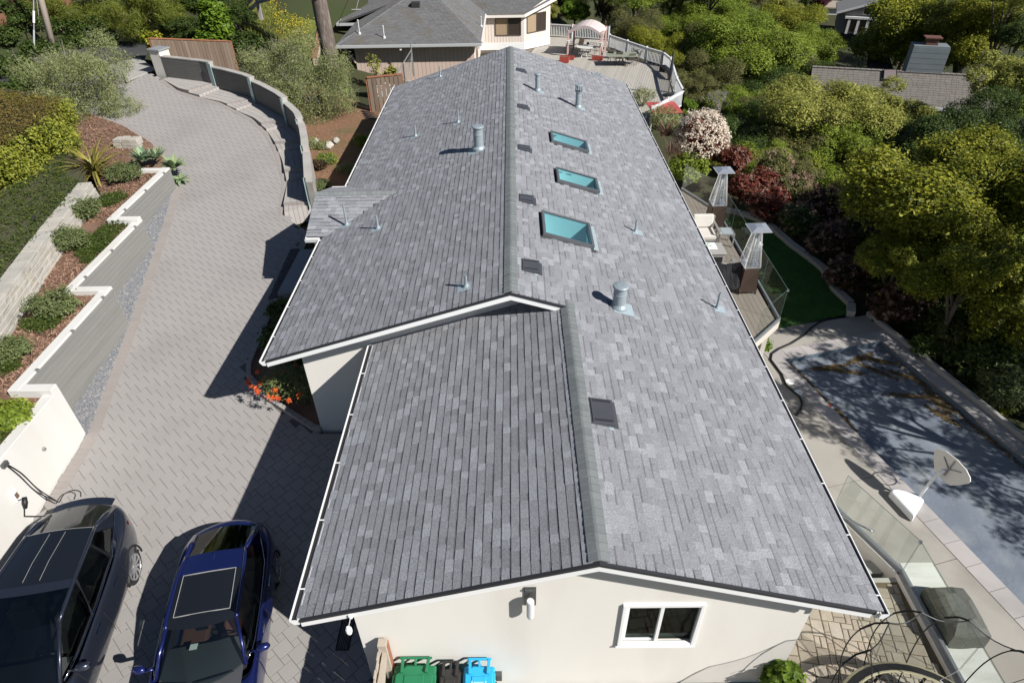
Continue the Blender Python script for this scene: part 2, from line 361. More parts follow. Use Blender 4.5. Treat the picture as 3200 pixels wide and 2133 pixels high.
struct('entry_slab', b, mat('bluestone', (.22,.23,.24), .6, (.27,.28,.29), 2, bump=.05))

# ================================================================== TAN PAVED SIDE PATIO
m_tan = mat('tan_paver', (.30,.25,.19), .9, (.40,.35,.27), 2.2, attr=(.40,.36,.30), grain=.1, gs=60, bump=.35, bs=25, stain=(.25,.215,.175), ss=1.5, rnd=.1)
TP = [(4.57,1.5),(7.68,1.5),(7.68,7.31),(4.57,7.31)]; TP2 = [(-2.2,1.5),(4.57,1.5),(4.57,5.38),(-2.2,5.38)]
b = MB(); b.add([(x, y, -.012) for x, y in TP], [(0,1,2,3)]); b.add([(x, y, -.012) for x, y in TP2], [(0,1,2,3)])
tanp = struct('patio', b, mat('tan_joint', (.13,.10,.06), .95, (.16,.13,.08), 5))
def ashlar(x0, x1, y0, y1, u):
    """hand-laid pattern: modules of u, pieces 1x1, 2x1, 2x2, 3x2, 2x3 dropped where they fit"""
    nx, ny = int((x1-x0)/u), int((y1-y0)/u); occ = np.zeros((nx, ny), bool); out = []
    for j in range(ny):
        for i in range(nx):
            if occ[i, j]: continue
            for w, h in random.sample([(2,2),(3,2),(2,3),(2,1),(1,2),(2,2),(3,2)], 7)+[(1,1)]:
                if i+w <= nx and j+h <= ny and not occ[i:i+w, j:j+h].any(): break
            occ[i:i+w, j:j+h] = True; out.append((x0+i*u, x0+(i+w)*u, y0+j*u, y0+(j+h)*u))
    return out
tm = {}
def tanpiece(w, h):
    k = (round(w, 3), round(h, 3), random.randrange(6))
    if k not in tm:
        b = MB(); ww, hh = w/2-.008, h/2-.008; e = .012; P = []
        rg = [(random.uniform(-.006,.006), random.uniform(-.006,.006)) for _ in range(4)]
        for zz, d in ((-.03, 0), (-.008, 0), (0, e)):
            for (a, c), r in zip(((-1,-1),(1,-1),(1,1),(-1,1)), rg): P.append((a*(ww-d)+r[0], c*(hh-d)+r[1], zz+random.uniform(-.002,.002)))
        me = bpy.data.meshes.new('paving_stone'); me.from_pydata(P, [], PF); setrnd(me, [k[2]/5]*9); me.materials.append(m_tan); tm[k] = me
    return tm[k]
tp_rot = R(-9)
sp = []
for x0, x1, y0, y1 in ashlar(-1.2, 9.4, -.5, 9.5, .112):
    cx, cy = (x0+x1)/2-4, (y0+y1)/2-4; X = 4+cx*math.cos(tp_rot)-cy*math.sin(tp_rot); Y = 4+cx*math.sin(tp_rot)+cy*math.cos(tp_rot)
    ok = (4.62 < X < 7.6 and 1.5 < Y < 7.2) or (-2.1 < X < 4.62 and 3.9 < Y < 5.3)
    if ok: sp.append((X, Y, x1-x0, y1-y0))
sp.sort(key=lambda p: (p[0] < 4.6, abs(p[1]-5.6)))
for X, Y, w, h in sp[:300]: piece('paving_stone', tanpiece(w, h), (X, Y, 0), tanp, (0, 0, tp_rot))
b = MB()
for X, Y, w, h in sp[300:]:
    c, s = math.cos(tp_rot), math.sin(tp_rot); w2, h2 = w/2-.008, h/2-.008
    b.prism([(X+a*w2*c-d*h2*s, Y+a*w2*s+d*h2*c) for a, d in ((-1,-1),(1,-1),(1,1),(-1,1))], -.03, 0, random.random())
if b.v: obj('paving_field', b, m_tan, tanp, kind='stuff')
# steps down to the pool terrace
def wx(y): return 7.66 if y < 7.5 else 7.66-(y-7.5)*.444
b = MB(); stt = thing('garden_steps', 'pale concrete steps going down beside the tan pavers to the pool terrace', 'steps', (6.4, 8, -.5))
for k in range(6):
    y0 = 7.31+k*.31; s_ = MB(); s_.slab([(4.6,y0,-.17*k-.0),(wx(y0),y0,-.17*k),(wx(y0+.31),y0+.31,-.17*k),(4.6,y0+.31,-.17*k)], .45) if k else s_.slab([(4.6,y0,-.002),(wx(y0),y0,-.002),(wx(y0+.1),y0+.1,-.002),(4.6,y0+.1,-.002)], .3)
    if k == 0: y0
    obj('step', s_, mat('step_stone', (.40,.385,.34), .85, (.46,.44,.39), 3, grain=.05), stt)

# ================================================================== POOL TERRACE
ZP = -.85
e1 = Vector((.967,.253)); e2 = Vector((.262,-.965)); PO = Vector((8.36,15.46)); PWID = 3.52; PLEN = 15.5; CW = .46
def PP(u, v): p = PO+e1*u+e2*v; return (p.x, p.y)
m_slab = mat('patio_concrete', (.31,.29,.255), .9, (.36,.338,.30), .9, bump=.08, bs=40, stain=(.235,.218,.188), ss=.7, grain=.06)
terr = struct('pool_terrace', strip_mesh([(4.6,-2),(6.5,-2),PP(-CW,PLEN),PP(-CW,-CW),PP(PWID+CW,-CW),PP(PWID+CW,-1.35),(8.6,17.5),(4.6,17.0)], lambda x, y: ZP, -.03), mat('dark_gap', (.08,.075,.065), .95))
# slabs between joints
vs = [PP(-CW, v) for v in (-.46, 2.2, 4.7, 7.2, 9.7, 12.2, 15.2)]
for a, c in zip(vs, vs[1:]):
    d = Vector((c[0]-a[0], c[1]-a[1])).normalized(); g = d*.008; n = -e1
    poly = [(a[0]+g.x, a[1]+g.y), (a[0]+g.x+n.x*5, a[1]+g.y+n.y*5), (c[0]-g.x+n.x*5, c[1]-g.y+n.y*5), (c[0]-g.x, c[1]-g.y)]
    reg = [(4.6,-2),(14,-2),(14,20),(4.6,20)]; poly = clip(poly, reg)
    if len(poly) > 2: s_ = MB(); s_.slab([(x, y, ZP) for x, y in poly], .05, random.random()); obj('terrace_slab', s_, m_slab, terr)
s_ = MB(); s_.slab([(x, y, ZP) for x, y in (PP(-CW,-.475), PP(1.7,-.475), PP(1.7,-1.5), (8.62,17.45), (7.3,17.1), (6.8,15.0))], .05); obj('terrace_slab', s_, m_slab, terr)
s_ = MB(); s_.slab([(x, y, ZP) for x, y in (PP(1.715,-.475), PP(PWID+CW,-.475), PP(PWID+CW,-1.35), PP(1.715,-1.5))], .05); obj('terrace_slab', s_, m_slab, terr)
# coping stones
pool = thing('swimming_pool', 'long swimming pool under a dark blue grey winter cover with stone coping', 'swimming pool', (10.5, 10, ZP))
m_cop = mat('coping_stone', (.36,.335,.325), .85, (.42,.39,.38), 2, attr=(.40,.375,.36), grain=.06, stain=(.28,.265,.255), ss=.8)
cops = []
n = int(PLEN/.62)
for k in range(n):
    for u0, u1 in ((-CW, 0), (PWID, PWID+CW)): cops.append([PP(u0, k*.62+.006), PP(u1, k*.62+.006), PP(u1, (k+1)*.62-.006), PP(u0, (k+1)*.62-.006)])
for k in range(7):
    w = (PWID+2*CW)/7; cops.append([PP(-CW+k*w+.006, -CW), PP(-CW+(k+1)*w-.006, -CW), PP(-CW+(k+1)*w-.006, -.006), PP(-CW+k*w+.006, -.006)])
for c in cops: s_ = MB(); s_.slab([(x, y, ZP+.012) for x, y in c][::-1], .07, random.random()); obj('coping_stone', s_, m_cop, pool)
# pool shell and winter cover, sagging and wrinkled, with leaf litter in the low spots
b = MB(); P_ = [PP(0,0), PP(PWID,0), PP(PWID,PLEN), PP(0,PLEN)]
for i in range(4): a, c = P_[i], P_[(i+1) % 4]; b.add([(*a, ZP), (*c, ZP), (*c, ZP-.6), (*a, ZP-.6)], [(0,1,2,3)])
obj('pool_shell', b, mat('pool_tile', (.10,.14,.18), .3, (.14,.18,.22), 8), pool, flip=False)
nu, nv = 30, 120; U, Vv = np.meshgrid(np.linspace(.01, PWID-.01, nu), np.linspace(.01, PLEN-.01, nv))
SAG = lambda u, v: -.13-.025*np.sin(np.pi*u/PWID)+.010*np.sin(u*4.1+v*1.7)*np.sin(v*2.3-u)+.007*np.sin(v*7+np.sin(u*3)*2)+.006*np.sin(u*9+v*3)
Z = ZP+SAG(U, Vv); X = PO.x+e1.x*U+e2.x*Vv; Y = PO.y+e1.y*U+e2.y*Vv; I = np.arange(nu*nv).reshape(nv, nu)
npobj('pool_cover', np.stack([X, Y, Z], -1).reshape(-1, 3), np.stack([I[:-1,:-1], I[1:,:-1], I[1:,1:], I[:-1,1:]], -1).reshape(-1, 4),
      mat('pool_cover', (.13,.155,.195), .8, (.175,.20,.235), 1.4, bump=.5, bs=9, stain=(.24,.255,.265), ss=1.1), pool, smooth=True)
def litter(name, areas, n, par, m, zf, s=.03):
    V = []; F = []; Rn = []
    for _ in range(n):
        u0, v0, su, sv, an = random.choice(areas); a = random.gauss(0, 1); bb = random.gauss(0, 1)
        u = u0+a*su*math.cos(an)-bb*sv*math.sin(an); v = v0+a*su*math.sin(an)+bb*sv*math.cos(an)
        if not (.03 < u < PWID-.03 and .03 < v < PLEN-.1): continue
        x, y = PP(u, v); z = zf(u, v)+random.uniform(.002,.012); k = s*random.uniform(.5,1.5); t = random.uniform(0, 6.3); o = len(V)
        V += [(x+k*math.cos(t), y+k*math.sin(t), z), (x-.5*k*math.sin(t), y+.5*k*math.cos(t), z+.006), (x-k*math.cos(t), y-k*math.sin(t), z), (x+.5*k*math.sin(t), y-.5*k*math.cos(t), z+.004)]
        F.append((o,o+1,o+2,o+3)); Rn.append(random.random())
    return npobj(name, V, F, m, par, rnd=Rn, kind='stuff')
m_lit = mat('leaf_litter', (.07,.045,.022), .9, attr=(.16,.11,.04))
litter('leaf_litter', [(1.2,.55,.28,.05,.1),(1.5,.8,.3,.05,.5),(2.4,.45,.3,.05,-.2),(2.9,.7,.25,.06,.6),(2.5,1.1,.3,.04,1.0),(3.1,1.5,.3,.06,.9),(2.6,2.3,.35,.05,.4),(3.2,2.8,.1,.3,.0),(2.9,3.3,.25,.06,1.3),(3.35,2.,.06,.9,0),(3.4,4.2,.05,.8,0)], 5200, pool, m_lit, lambda u, v: ZP+SAG(u, v))
litter('leaf_litter', [(.12,.8,.07,.5,0),(.1,1.8,.05,.5,0),(.15,2.6,.05,.3,0)], 1500, pool, m_lit, lambda u, v: ZP+SAG(u, v))
# outer curb of the pool terrace
b = MB(); c0 = [PP(PWID+CW+.02, v) for v in (-1.35, PLEN)]; c1 = [PP(PWID+CW+.14, v) for v in (-1.35, PLEN)]
b.slab([(*c0[0], ZP+.16), (*c0[1], ZP+.16), (*c1[1], ZP+.16), (*c1[0], ZP+.16)][::-1], 1.1)
struct('terrace_curb', b, mat('curb_concrete', (.30,.29,.275), .9, (.36,.345,.33), 2, stain=(.2,.19,.18)))
# lawn with its curved curb
LW = [q(6,730,690,-.8), q(6,1165,600,-.8), q(6,1165,540,-.8), q(6,1060,440,-.8), q(6,990,310,-.8), q(6,905,240,-.8), q(6,780,150,-.8), q(6,640,25,-.8), q(3,560,1480,-.8), q(3,450,1440,-.8), q(3,330,1415,-.8)]
LW = [xy(p) for p in LW]; LP_ = LW+[(6.0, LW[-1][1]+.3),(6.0,16.6)]
b = MB(); b.add([(x, y, -.82) for x, y in LP_], [tuple(range(len(LP_)))]); struct('lawn', b, mat('turf', (.03,.08,.015), .95, (.045,.12,.025), 2, bump=.5, bs=60))
def blades(name, poly, n, z, h0, h1, m, w=.006):
    P = sample(poly, n); a = RNG.uniform(0, 6.28, n); h = RNG.uniform(h0, h1, n); dx = np.cos(a)*w; dy = np.sin(a)*w; lx = RNG.normal(0, .3, n)*h; ly = RNG.normal(0, .3, n)*h
    V = np.stack([np.stack([P[:,0]-dx, P[:,1]-dy, np.full(n, z)], -1), np.stack([P[:,0]+dx, P[:,1]+dy, np.full(n, z)], -1), np.stack([P[:,0]+lx, P[:,1]+ly, z+h], -1)], 1)
    return npobj(name, V.reshape(-1, 3), np.arange(3*n).reshape(-1, 3), m, rnd=RNG.random(n), kind='stuff')
m_gr = mat('grass', (.04,.12,.02), .8, attr=(.10,.24,.04), transl=.3)
vis = [p for p in LP_ if True]
blades('grass', vis, 45000, -.82, .02, .05, m_gr, .008)
b = MB(); cp = [Vector(p) for p in LW[1:]]
for a, c in zip(cp, cp[1:]):
    d = (c-a).normalized(); n = Vector((d.y, -d.x)); w = .26
    b.slab([(a.x, a.y, -.66), (a.x+n.x*w, a.y+n.y*w, -.66), (c.x+n.x*w, c.y+n.y*w, -.66), (c.x, c.y, -.66)], .5)
struct('lawn_curb', b, m_conc)
# skimmer lids, hose, pull-tag
for k, (x, y) in enumerate(((785,1053),(843,1123))):
    p = q(6, x, y, ZP+.01); b = MB(); b.lathe((p.x, p.y, ZP+.002), [(.125,0),(.125,.012),(.10,.016)], 20)
    b.lathe((p.x+.03, p.y+.01, ZP+.018), [(.012,0),(.012,.004)], 8); b.lathe((p.x-.03, p.y-.01, ZP+.018), [(.012,0),(.012,.004)], 8)
    tag(obj('skimmer_lid', b, mat('white_plastic', (.78,.78,.76), .45), base=p), ('white round skimmer lid nearer the garden hose bend', 'white round skimmer lid set closest to the roof gutter corner of the hose')[k] if False else ('white round skimmer lid, the farther one beside the pool coping', 'white round skimmer lid, the nearer one beside the black hose')[k], 'skimmer lid', 'skimmer lids in the pool terrace')
hs = [q(6,x,y,ZP+.03) for x, y in ((1060,625),(985,655),(925,695),(880,745),(800,795),(720,830),(668,865),(660,905),(690,945),(735,1005),(760,1070),(800,1110),(850,1150),(868,1190),(862,1230),(830,1275))]
tag(obj('garden_hose', MB().tube(hs, .03, 8), mat('black_rubber', (.015,.015,.016), .5), smooth=True, base=hs[5]), 'black corrugated hose snaking over the concrete beside the covered pool', 'hose')
p = q(6, 1065, 1222, ZP); M = Matrix.Translation(p) @ Matrix.Rotation(-1.2, 4, 'Z'); b = MB(); b.box(-.09,.09,-.045,.045,.014,.02, M)
cz = obj('caution_tag', b, mat('white_plastic', (.78,.78,.76)), base=p); tag(cz, 'small white and red tag lying on the pool coping', 'tag')
b = MB(); b.box(-.085,.0,-.04,.04,.021,.023, M); obj('red_print', b, mat('red_paint', (.45,.05,.03), .5), cz)
# ================================================================== MAIN HOUSE
S_ = .3125; X1, Z1 = -.0986, 4.785; X2 = 1.0614; Z2 = Z1-S_*(X2-X1); XE = 5.2317; XL1 = -5.5274; XL2 = -3.242; YF, YE, YG = 4.928, 10.866, 31.12
def zr(x): return Z1-S_*(x-X1)
def zl1(x): return Z1-S_*(X1-x)
def zl2(x): return Z2-S_*(X2-x)
ZE = zr(XE); SA = math.atan(S_)
house = thing('house', 'long cream stucco ranch house with a new grey shingle roof and white gutters', 'house', (0, 18, 0))
m_stucco = mat('cream_stucco', (.72,.69,.635), .9, (.745,.715,.66), .8, bump=.12, bs=120, stain=(.665,.628,.572), ss=.7, grain=.03, stretch=(1.3,1.3,.22))
m_white = mat('white_paint', (.83,.83,.82), .45, (.80,.80,.79), 3)
m_soff = mat('soffit_paint', (.62,.62,.61), .7)
# walls: hollow, the front one with a window opening
WX0, WX1, WY, WT = -2.62, 4.57, 5.38, .16
def face_wall(b, y, xs, zb, ztop, th, holes=()):
    """wall in plane y..y+th between xs, top following ztop(x), rectangular holes (x0,x1,z0,z1)"""
    cuts = sorted(set(xs+[h for H in holes for h in H[:2]]))
    for a, c in zip(cuts, cuts[1:]):
        segs = [(zb, None)]
        for H in holes:
            if a >= H[0]-1e-6 and c <= H[1]+1e-6: segs = [(zb, H[2]), (H[3], None)]
        for z0, z1 in segs:
            za = ztop(a) if z1 is None else z1; zc = ztop(c) if z1 is None else z1
            b.add([(a,y,z0),(c,y,z0),(c,y,zc),(a,y,za),(a,y+th,z0),(c,y+th,z0),(c,y+th,zc),(a,y+th,za)], [(0,1,2,3),(7,6,5,4),(0,4,5,1),(2,6,7,3),(1,5,6,2),(0,3,7,4)])
lo = lambda x: (zl2(x) if x < X2 else zr(x))-.16
WIN = (1.63, 2.84, 1.43, 2.60)
b = MB(); face_wall(b, WY, [WX0, X2, WX1], -.6, lo, WT, [WIN]); obj('wall', b, m_stucco, house)
b = MB(); b.box(WX0, WX0+WT, WY+WT, 11.45, -.6, zl2(WX0)-.16); obj('wall', b, m_stucco, house)
hi = lambda x: (zl1(x) if x < X1 else zr(x))-.16
b = MB(); face_wall(b, 11.45, [-4.93, X1, X2], -.2, hi, WT); obj('wall', b, m_stucco, house)
b = MB(); b.box(-4.93, -4.77, 11.61, 30.6, -.2, zl1(-4.88)-.16); obj('wall', b, m_stucco, house)
b = MB(); b.box(4.41, 4.57, WY+WT, 30.6, -1.2, zr(4.57)-.16); obj('wall', b, m_stucco, house)
b = MB(); face_wall(b, 30.6, [-4.88, X1, WX1], -.6, hi, WT); obj('wall', b, m_stucco, house)
b = MB(); b.box(-2.4, 4.4, 5.6, 11.4, .2, .35); b.box(-4.7, 4.4, 11.5, 30.5, .2, .345); obj('floor', b, mat('dark_floor', (.12,.085,.06), .6), house)
# front window
wn = obj('window', MB().bar((WIN[0], WY-.012, WIN[2]), (WIN[1], WY-.012, WIN[2]), .06, .07).bar((WIN[0], WY-.012, WIN[3]), (WIN[1], WY-.012, WIN[3]), .06, .07)
         .bar((WIN[0], WY-.012, WIN[2]-.03), (WIN[0], WY-.012, WIN[3]+.03), .07, .06).bar((WIN[1], WY-.012, WIN[2]-.03), (WIN[1], WY-.012, WIN[3]+.03), .07, .06)
         .box(WIN[0]+.03, WIN[0]+.10, WY+.03, WY+.07, WIN[2]+.03, WIN[3]-.03).box((WIN[0]+WIN[1])/2-.03, (WIN[0]+WIN[1])/2+.03, WY+.0, WY+.08, WIN[2]+.03, WIN[3]-.03)
         .box(WIN[0]+.1, (WIN[0]+WIN[1])/2-.03, WY+.03, WY+.07, WIN[2]+.03, WIN[2]+.075), m_white, house, bevel=.006)
b = MB(); b.box(WIN[0]-.05, WIN[1]+.05, WY-.06, WY, WIN[2]-.065, WIN[2]-.035); obj('sill', b, m_white, wn)
gl = glassmat('window_glass', (.42,.47,.45), .02, gain=.05)
for a, c in ((WIN[0]+.1, (WIN[0]+WIN[1])/2-.03), ((WIN[0]+WIN[1])/2+.03, WIN[1]-.03)):
    b = MB(); b.box(a, c, WY+.05, WY+.056, WIN[2]+.03, WIN[3]-.03); obj('pane', b, gl, wn)
# things leaning inside, seen through the right pane
b = MB(); b.bar((2.35,5.9,.4),(2.75,5.75,2.4),.03,.5).bar((2.5,5.95,.4),(2.85,5.8,2.3),.03,.4); obj('leaning_board', b, mat('pale_board', (.4,.42,.4), .7), house)
b = MB(); b.box(1.5, 3.0, 5.6, 6.1, 1.25, 1.33); obj('inner_ledge', b, mat('green_ledge', (.25,.33,.27), .7), house)
b = MB(); b.box(1.70, 2.2, 5.50, 5.51, 1.5, 2.58); obj('insect_screen', b, mat('screen_mesh', (.05,.06,.065), .9), wn)
# ---------------- roof deck: slabs with real openings where the skylights sit
SKY = [(1.25, 2.36, 20.22, 21.02), (1.26, 2.37, 17.16, 17.98), (.71, 1.84, 13.70, 14.80)]
m_deck = mat('roof_felt', (.06,.06,.065), .9)
def slope_slab(b, xs, ys, zf, holes, d0=.006, d1=.15):
    xs = sorted(set(xs+[h for H in holes for h in H[:2]])); ys = sorted(set(ys+[h for H in holes for h in H[2:]]))
    for x0, x1 in zip(xs, xs[1:]):
        for y0, y1 in zip(ys, ys[1:]):
            if any(x0 >= H[0]-1e-6 and x1 <= H[1]+1e-6 and y0 >= H[2]-1e-6 and y1 <= H[3]+1e-6 for H in holes): continue
            b.add([(x,y,zf(x)-d) for d in (d1, d0) for x, y in ((x0,y0),(x1,y0),(x1,y1),(x0,y1))], [(3,2,1,0),(4,5,6,7),(0,1,5,4),(1,2,6,5),(2,3,7,6),(3,0,4,7)])
b = MB()
slope_slab(b, [X1, X2, XE-.02], [YE+.0, YG], zr, SKY); slope_slab(b, [X2, XE-.02], [YF+.02, YE], zr, [])
slope_slab(b, [XL1+.02, X1], [YE+.02, YG], zl1, []); slope_slab(b, [XL2+.02, X2], [YF+.02, 11.46], zl2, [])
roof = obj('roof', b, m_deck, house, flip=False)
# soffits (painted boards under the overhangs)
b = MB()
for x0, x1, y0, y1, zf in ((4.57,XE-.03,YF+.03,YG-.03,zr),(XL1+.03,-4.88,YE+.03,YG-.03,zl1),(XL2+.03,WX0,YF+.03,11.3,zl2),(WX0,X2,YF+.03,WY,zl2),(X2,4.57,YF+.03,WY,zr),(-4.93,X1,YE+.03,11.45,zl1),(X1,X2,YE+.03,11.45,zr)):
    b.add([(x,y,zf(x)-.154-d) for d in (.012, 0) for x, y in ((x0,y0),(x1,y0),(x1,y1),(x0,y1))], [(3,2,1,0),(4,5,6,7),(0,1,5,4),(1,2,6,5),(2,3,7,6),(3,0,4,7)])
obj('soffit', b, m_soff, house)
# ---------------- shingles
m_sh = mat('asphalt_shingle', (.098,.094,.100), .95, attr=(.405,.416,.443), grain=.26, gs=48, bump=.5, bs=260, spec=.12)
CO = .1429
SHF = [(0,8,9,3),(8,1,2,9),(4,0,3,7),(0,4,5,1),(3,2,6,7)]    # top, shadow band, butt, sides
def shv(w, h):    # local: u along course 0..w, v upslope; butt at v=0
    g = .0015; return [(g,0,h),(g,CO*1.08,.004),(w-g,CO*1.08,.004),(w-g,0,h),(g,0,-.004),(g,CO*1.08,-.004),(w-g,CO*1.08,-.004),(w-g,0,-.004),(g,CO*.76,h+(.004-h)*.7),(w-g,CO*.76,h+(.004-h)*.7)]
def shr(h, c): d = c if h > .015 else max(0, c-.27); return [c, d, c*.8, c, c]
SHC = {}
def shmesh(w, h, c):
    k = (w, h, c)
    if k not in SHC:
        me = bpy.data.meshes.new('shingle'); me.from_pydata(shv(w, h), [], SHF); setrnd(me, shr(h, c)); me.materials.append(m_sh); SHC[k] = me
    return SHC[k]
TABS = []    # (origin, u axis, v axis, w, h, c)
CV = [.44, .47, .50, .53, .56, .61, .67, .76]
def course(O, U, Vd, N, y0, y1, holes=()):
    """one slope: O eave corner, U along eave (unit), Vd upslope (unit), N courses"""
    for i in range(N):
        s = y0; off = random.uniform(0, .25); first = True
        while s < y1-.02:
            w = random.choice([.14,.17,.20,.24,.28,.32]); w = min(w, y1-s)
            if first: w = min(w, .1+off); first = False
            w = round(w, 3); tooth = random.random() < .5; c = random.choice(CV[2:]) if tooth else random.choice(CV[:6])
            h = .0165 if tooth else .0125
            v0 = i*CO; mid = O+U*(s+w/2)+Vd*(v0+CO/2)
            if not any(H[0] < mid.x < H[1] and H[2] < mid.y < H[3] for H in holes):
                TABS.append((O+U*s+Vd*v0, U, Vd, w, h, c))
            s += w
cA = math.cos(SA); SLR = (XE-X1)/cA; SLL = (X1-XL1)/cA; SL2 = (X2-XL2)/cA
UP = Vector((0,1,0)); VR = Vector((-math.cos(SA),0,math.sin(SA))); VL = Vector((math.cos(SA),0,math.sin(SA)))
HO = [(a-.06, c+.06, e-.06, f+.06) for a, c, e, f in SKY]
nR = int(SLR/CO); n2 = int((XE-X2)/cA/CO)
course(Vector((XE,0,ZE)), UP, VR, n2, YF, YE); course(Vector((XE,0,ZE)), UP, VR, nR, YE, YG, HO)
course(Vector((XL1,0,zl1(XL1))), UP, VL, int(SLL/CO), YE, YG)
course(Vector((XL2,0,zl2(XL2))), UP, VL, int(SL2/CO), YF, 11.45)
# small entry gable on the left slope
GY, GZ_, GX0 = 18.15, 3.70, -6.02; GS = (GZ_-ZE)/(GY-16.46); ga = math.atan(GS)
course(Vector((GX0,16.46,ZE)), Vector((1,0,0)), Vector((0,math.cos(ga),math.sin(ga))), int((GY-16.46)/math.cos(ga)/CO), 0, 2.6)
course(Vector((GX0,2*GY-16.46,ZE)), Vector((1,0,0)), Vector((0,-math.cos(ga),math.sin(ga))), int((GY-16.46)/math.cos(ga)/CO), 0, 2.6)
def gab_main(p):    # tabs of the entry gable that would lie under the main slope, and main tabs under the gable, are left out
    return p
keep = []
for T in TABS:
    m_ = T[0]+T[1]*(T[3]/2)+T[2]*(CO/2)
    if abs(T[1].x) > .5:
        if m_.z < zl1(m_.x)-.02: continue
    elif m_.x < -3.5 and abs(m_.y-GY) < 1.7 and m_.z < GZ_-GS*abs(m_.y-GY)-.02: continue
    keep.append(T)
TABS = keep
dist = [(-(1.0/((Vector((0,0,CAMH))-T[0]).length_squared))*(1.0 if T[2].x > 0 or abs(T[1].x) > .5 else .9), i) for i, T in enumerate(TABS)]
dist.sort(); nearT = {i for _, i in dist[:300]}
VV = []; FF = []; RR = []; k_ = 0; SHNP = np.array(SHF)
for i, (O, U, Vd, w, h, c) in enumerate(TABS):
    w = round(w, 3); Nn = U.cross(Vd); Nn = Nn if Nn.z > 0 else -Nn
    if i in nearT:
        M = Matrix((U, Vd, Nn)).transposed()
        if M.determinant() < 0:    # left-handed slope: run the tab the other way along the course
            O = O+U*w; M = Matrix((-U, Vd, Nn)).transposed()
        piece('shingle', shmesh(w, h, c), O, roof, M.to_euler()); continue
    for (a, bb, cc) in shv(w, h): VV.append((O.x+U.x*a+Vd.x*bb+Nn.x*cc, O.y+U.y*a+Vd.y*bb+Nn.y*cc, O.z+U.z*a+Vd.z*bb+Nn.z*cc))
    FF += [tuple(j+k_ for j in f) for f in SHF]; k_ += 10; RR += shr(h, c)
npobj('shingle_field', VV, FF, m_sh, roof, rnd=RR, kind='stuff')
# ridge caps, each a bent piece lapping the next
m_cap = mat('ridge_shingle', (.16,.175,.178), .95, (.20,.215,.218), 4, attr=(.225,.24,.24), grain=.16, gs=75, bump=.5, bs=260, spec=.12)
def capmesh(c, s1, s2):
    w = .145; L = CO*1.12; P = []
    for y, z in ((0,.022),(L,.008)): P += [(-w, y, -w*s1+z), (-.02, y, .0+z), (.02, y, .0+z), (w, y, -w*s2+z)]
    P += [(-w,0,-w*s1),(-.02,0,0),(.02,0,0),(w,0,-w*s2)]
    me = bpy.data.meshes.new('ridge_cap'); me.from_pydata(P, [], [(0,1,5,4),(1,2,6,5),(2,3,7,6),(8,9,1,0),(9,10,2,1),(10,11,3,2),(0,4,8),(3,11,7)]); setrnd(me, [c]*8); me.materials.append(m_cap); return me
cm = [capmesh(c/5, S_, S_) for c in range(6)]
y = YE+.02
while y < YG-.1: piece('ridge_cap', random.choice(cm), (X1, y, Z1+.012), roof, (0,0,random.uniform(-.01,.01))); y += CO
y = YF+.01
while y < 11.0: piece('ridge_cap', random.choice(cm), (X2, y, Z2+.012), roof, (0,0,random.uniform(-.012,.012))); y += CO
cg = [capmesh(c/5, GS, GS) for c in range(6)]
x = GX0
while x < -3.66: piece('ridge_cap', random.choice(cg), (x, GY, GZ_+.012), roof, (0, 0, -math.pi/2)); x += CO
# entry gable body
b = MB(); b.slab([(GX0+.02,16.48,ZE-.01),(-4.0,16.48,ZE-.01),(-3.5,GY,GZ_-.01),(GX0+.02,GY,GZ_-.01)], .13); b.slab([(GX0+.02,2*GY-16.48,ZE-.01),(-4.0,2*GY-16.48,ZE-.01),(-3.5,GY,GZ_-.01),(GX0+.02,GY,GZ_-.01)][::-1], .13)
obj('gable_roof', b, m_deck, roof)
b = MB(); b.add([(GX0-.02,16.46,ZE-.16),(GX0-.02,GY,GZ_-.16),(GX0-.02,GY,GZ_-.02),(GX0-.02,16.46,ZE-.02),(GX0+.02,16.46,ZE-.16),(GX0+.02,GY,GZ_-.16),(GX0+.02,GY,GZ_-.02),(GX0+.02,16.46,ZE-.02)], [(0,1,2,3),(7,6,5,4),(0,3,7,4),(0,4,5,1),(2,6,7,3),(1,5,6,2)])
b.add([(GX0-.02,2*GY-16.46,ZE-.16),(GX0-.02,GY,GZ_-.16),(GX0-.02,GY,GZ_-.02),(GX0-.02,2*GY-16.46,ZE-.02),(GX0+.02,2*GY-16.46,ZE-.16),(GX0+.02,GY,GZ_-.16),(GX0+.02,GY,GZ_-.02),(GX0+.02,2*GY-16.46,ZE-.02)], [(0,1,2,3),(7,6,5,4),(0,3,7,4),(0,4,5,1),(2,6,7,3),(1,5,6,2)])
obj('rake_board', b, m_white, house)
for yy in (16.46, 2*GY-16.46):
    b = MB(); sg = -1 if yy < GY else 1; prof = [(0,-.11),(.09,-.11),(.12,0),(.105,0),(.08,-.095),(.012,-.095),(.012,0),(0,0)]
    n = len(prof); vs = [(x, yy+sg*(a+.01), ZE-.02+z) for x in (GX0-.01, -5.62) for a, z in prof]
    b.add(vs, [(i, (i+1) % n, n+(i+1) % n, n+i) for i in range(n)]+[tuple(range(n)), tuple(range(n, 2*n))]); obj('gutter', b, m_white, house)
b = MB(); b.box(GX0+.02, -4.9, 16.5, 16.58, 1.0, ZE-.12)
for yy in (16.7, 19.45): b.box(-5.9, -5.74, yy, yy+.16, 1.06, ZE-.1)
obj('porch_post', MB().box(-5.9,-5.76,16.72,16.86,1.06,ZE-.05).box(-5.9,-5.76,19.45,19.59,1.06,ZE-.05), m_white, house)
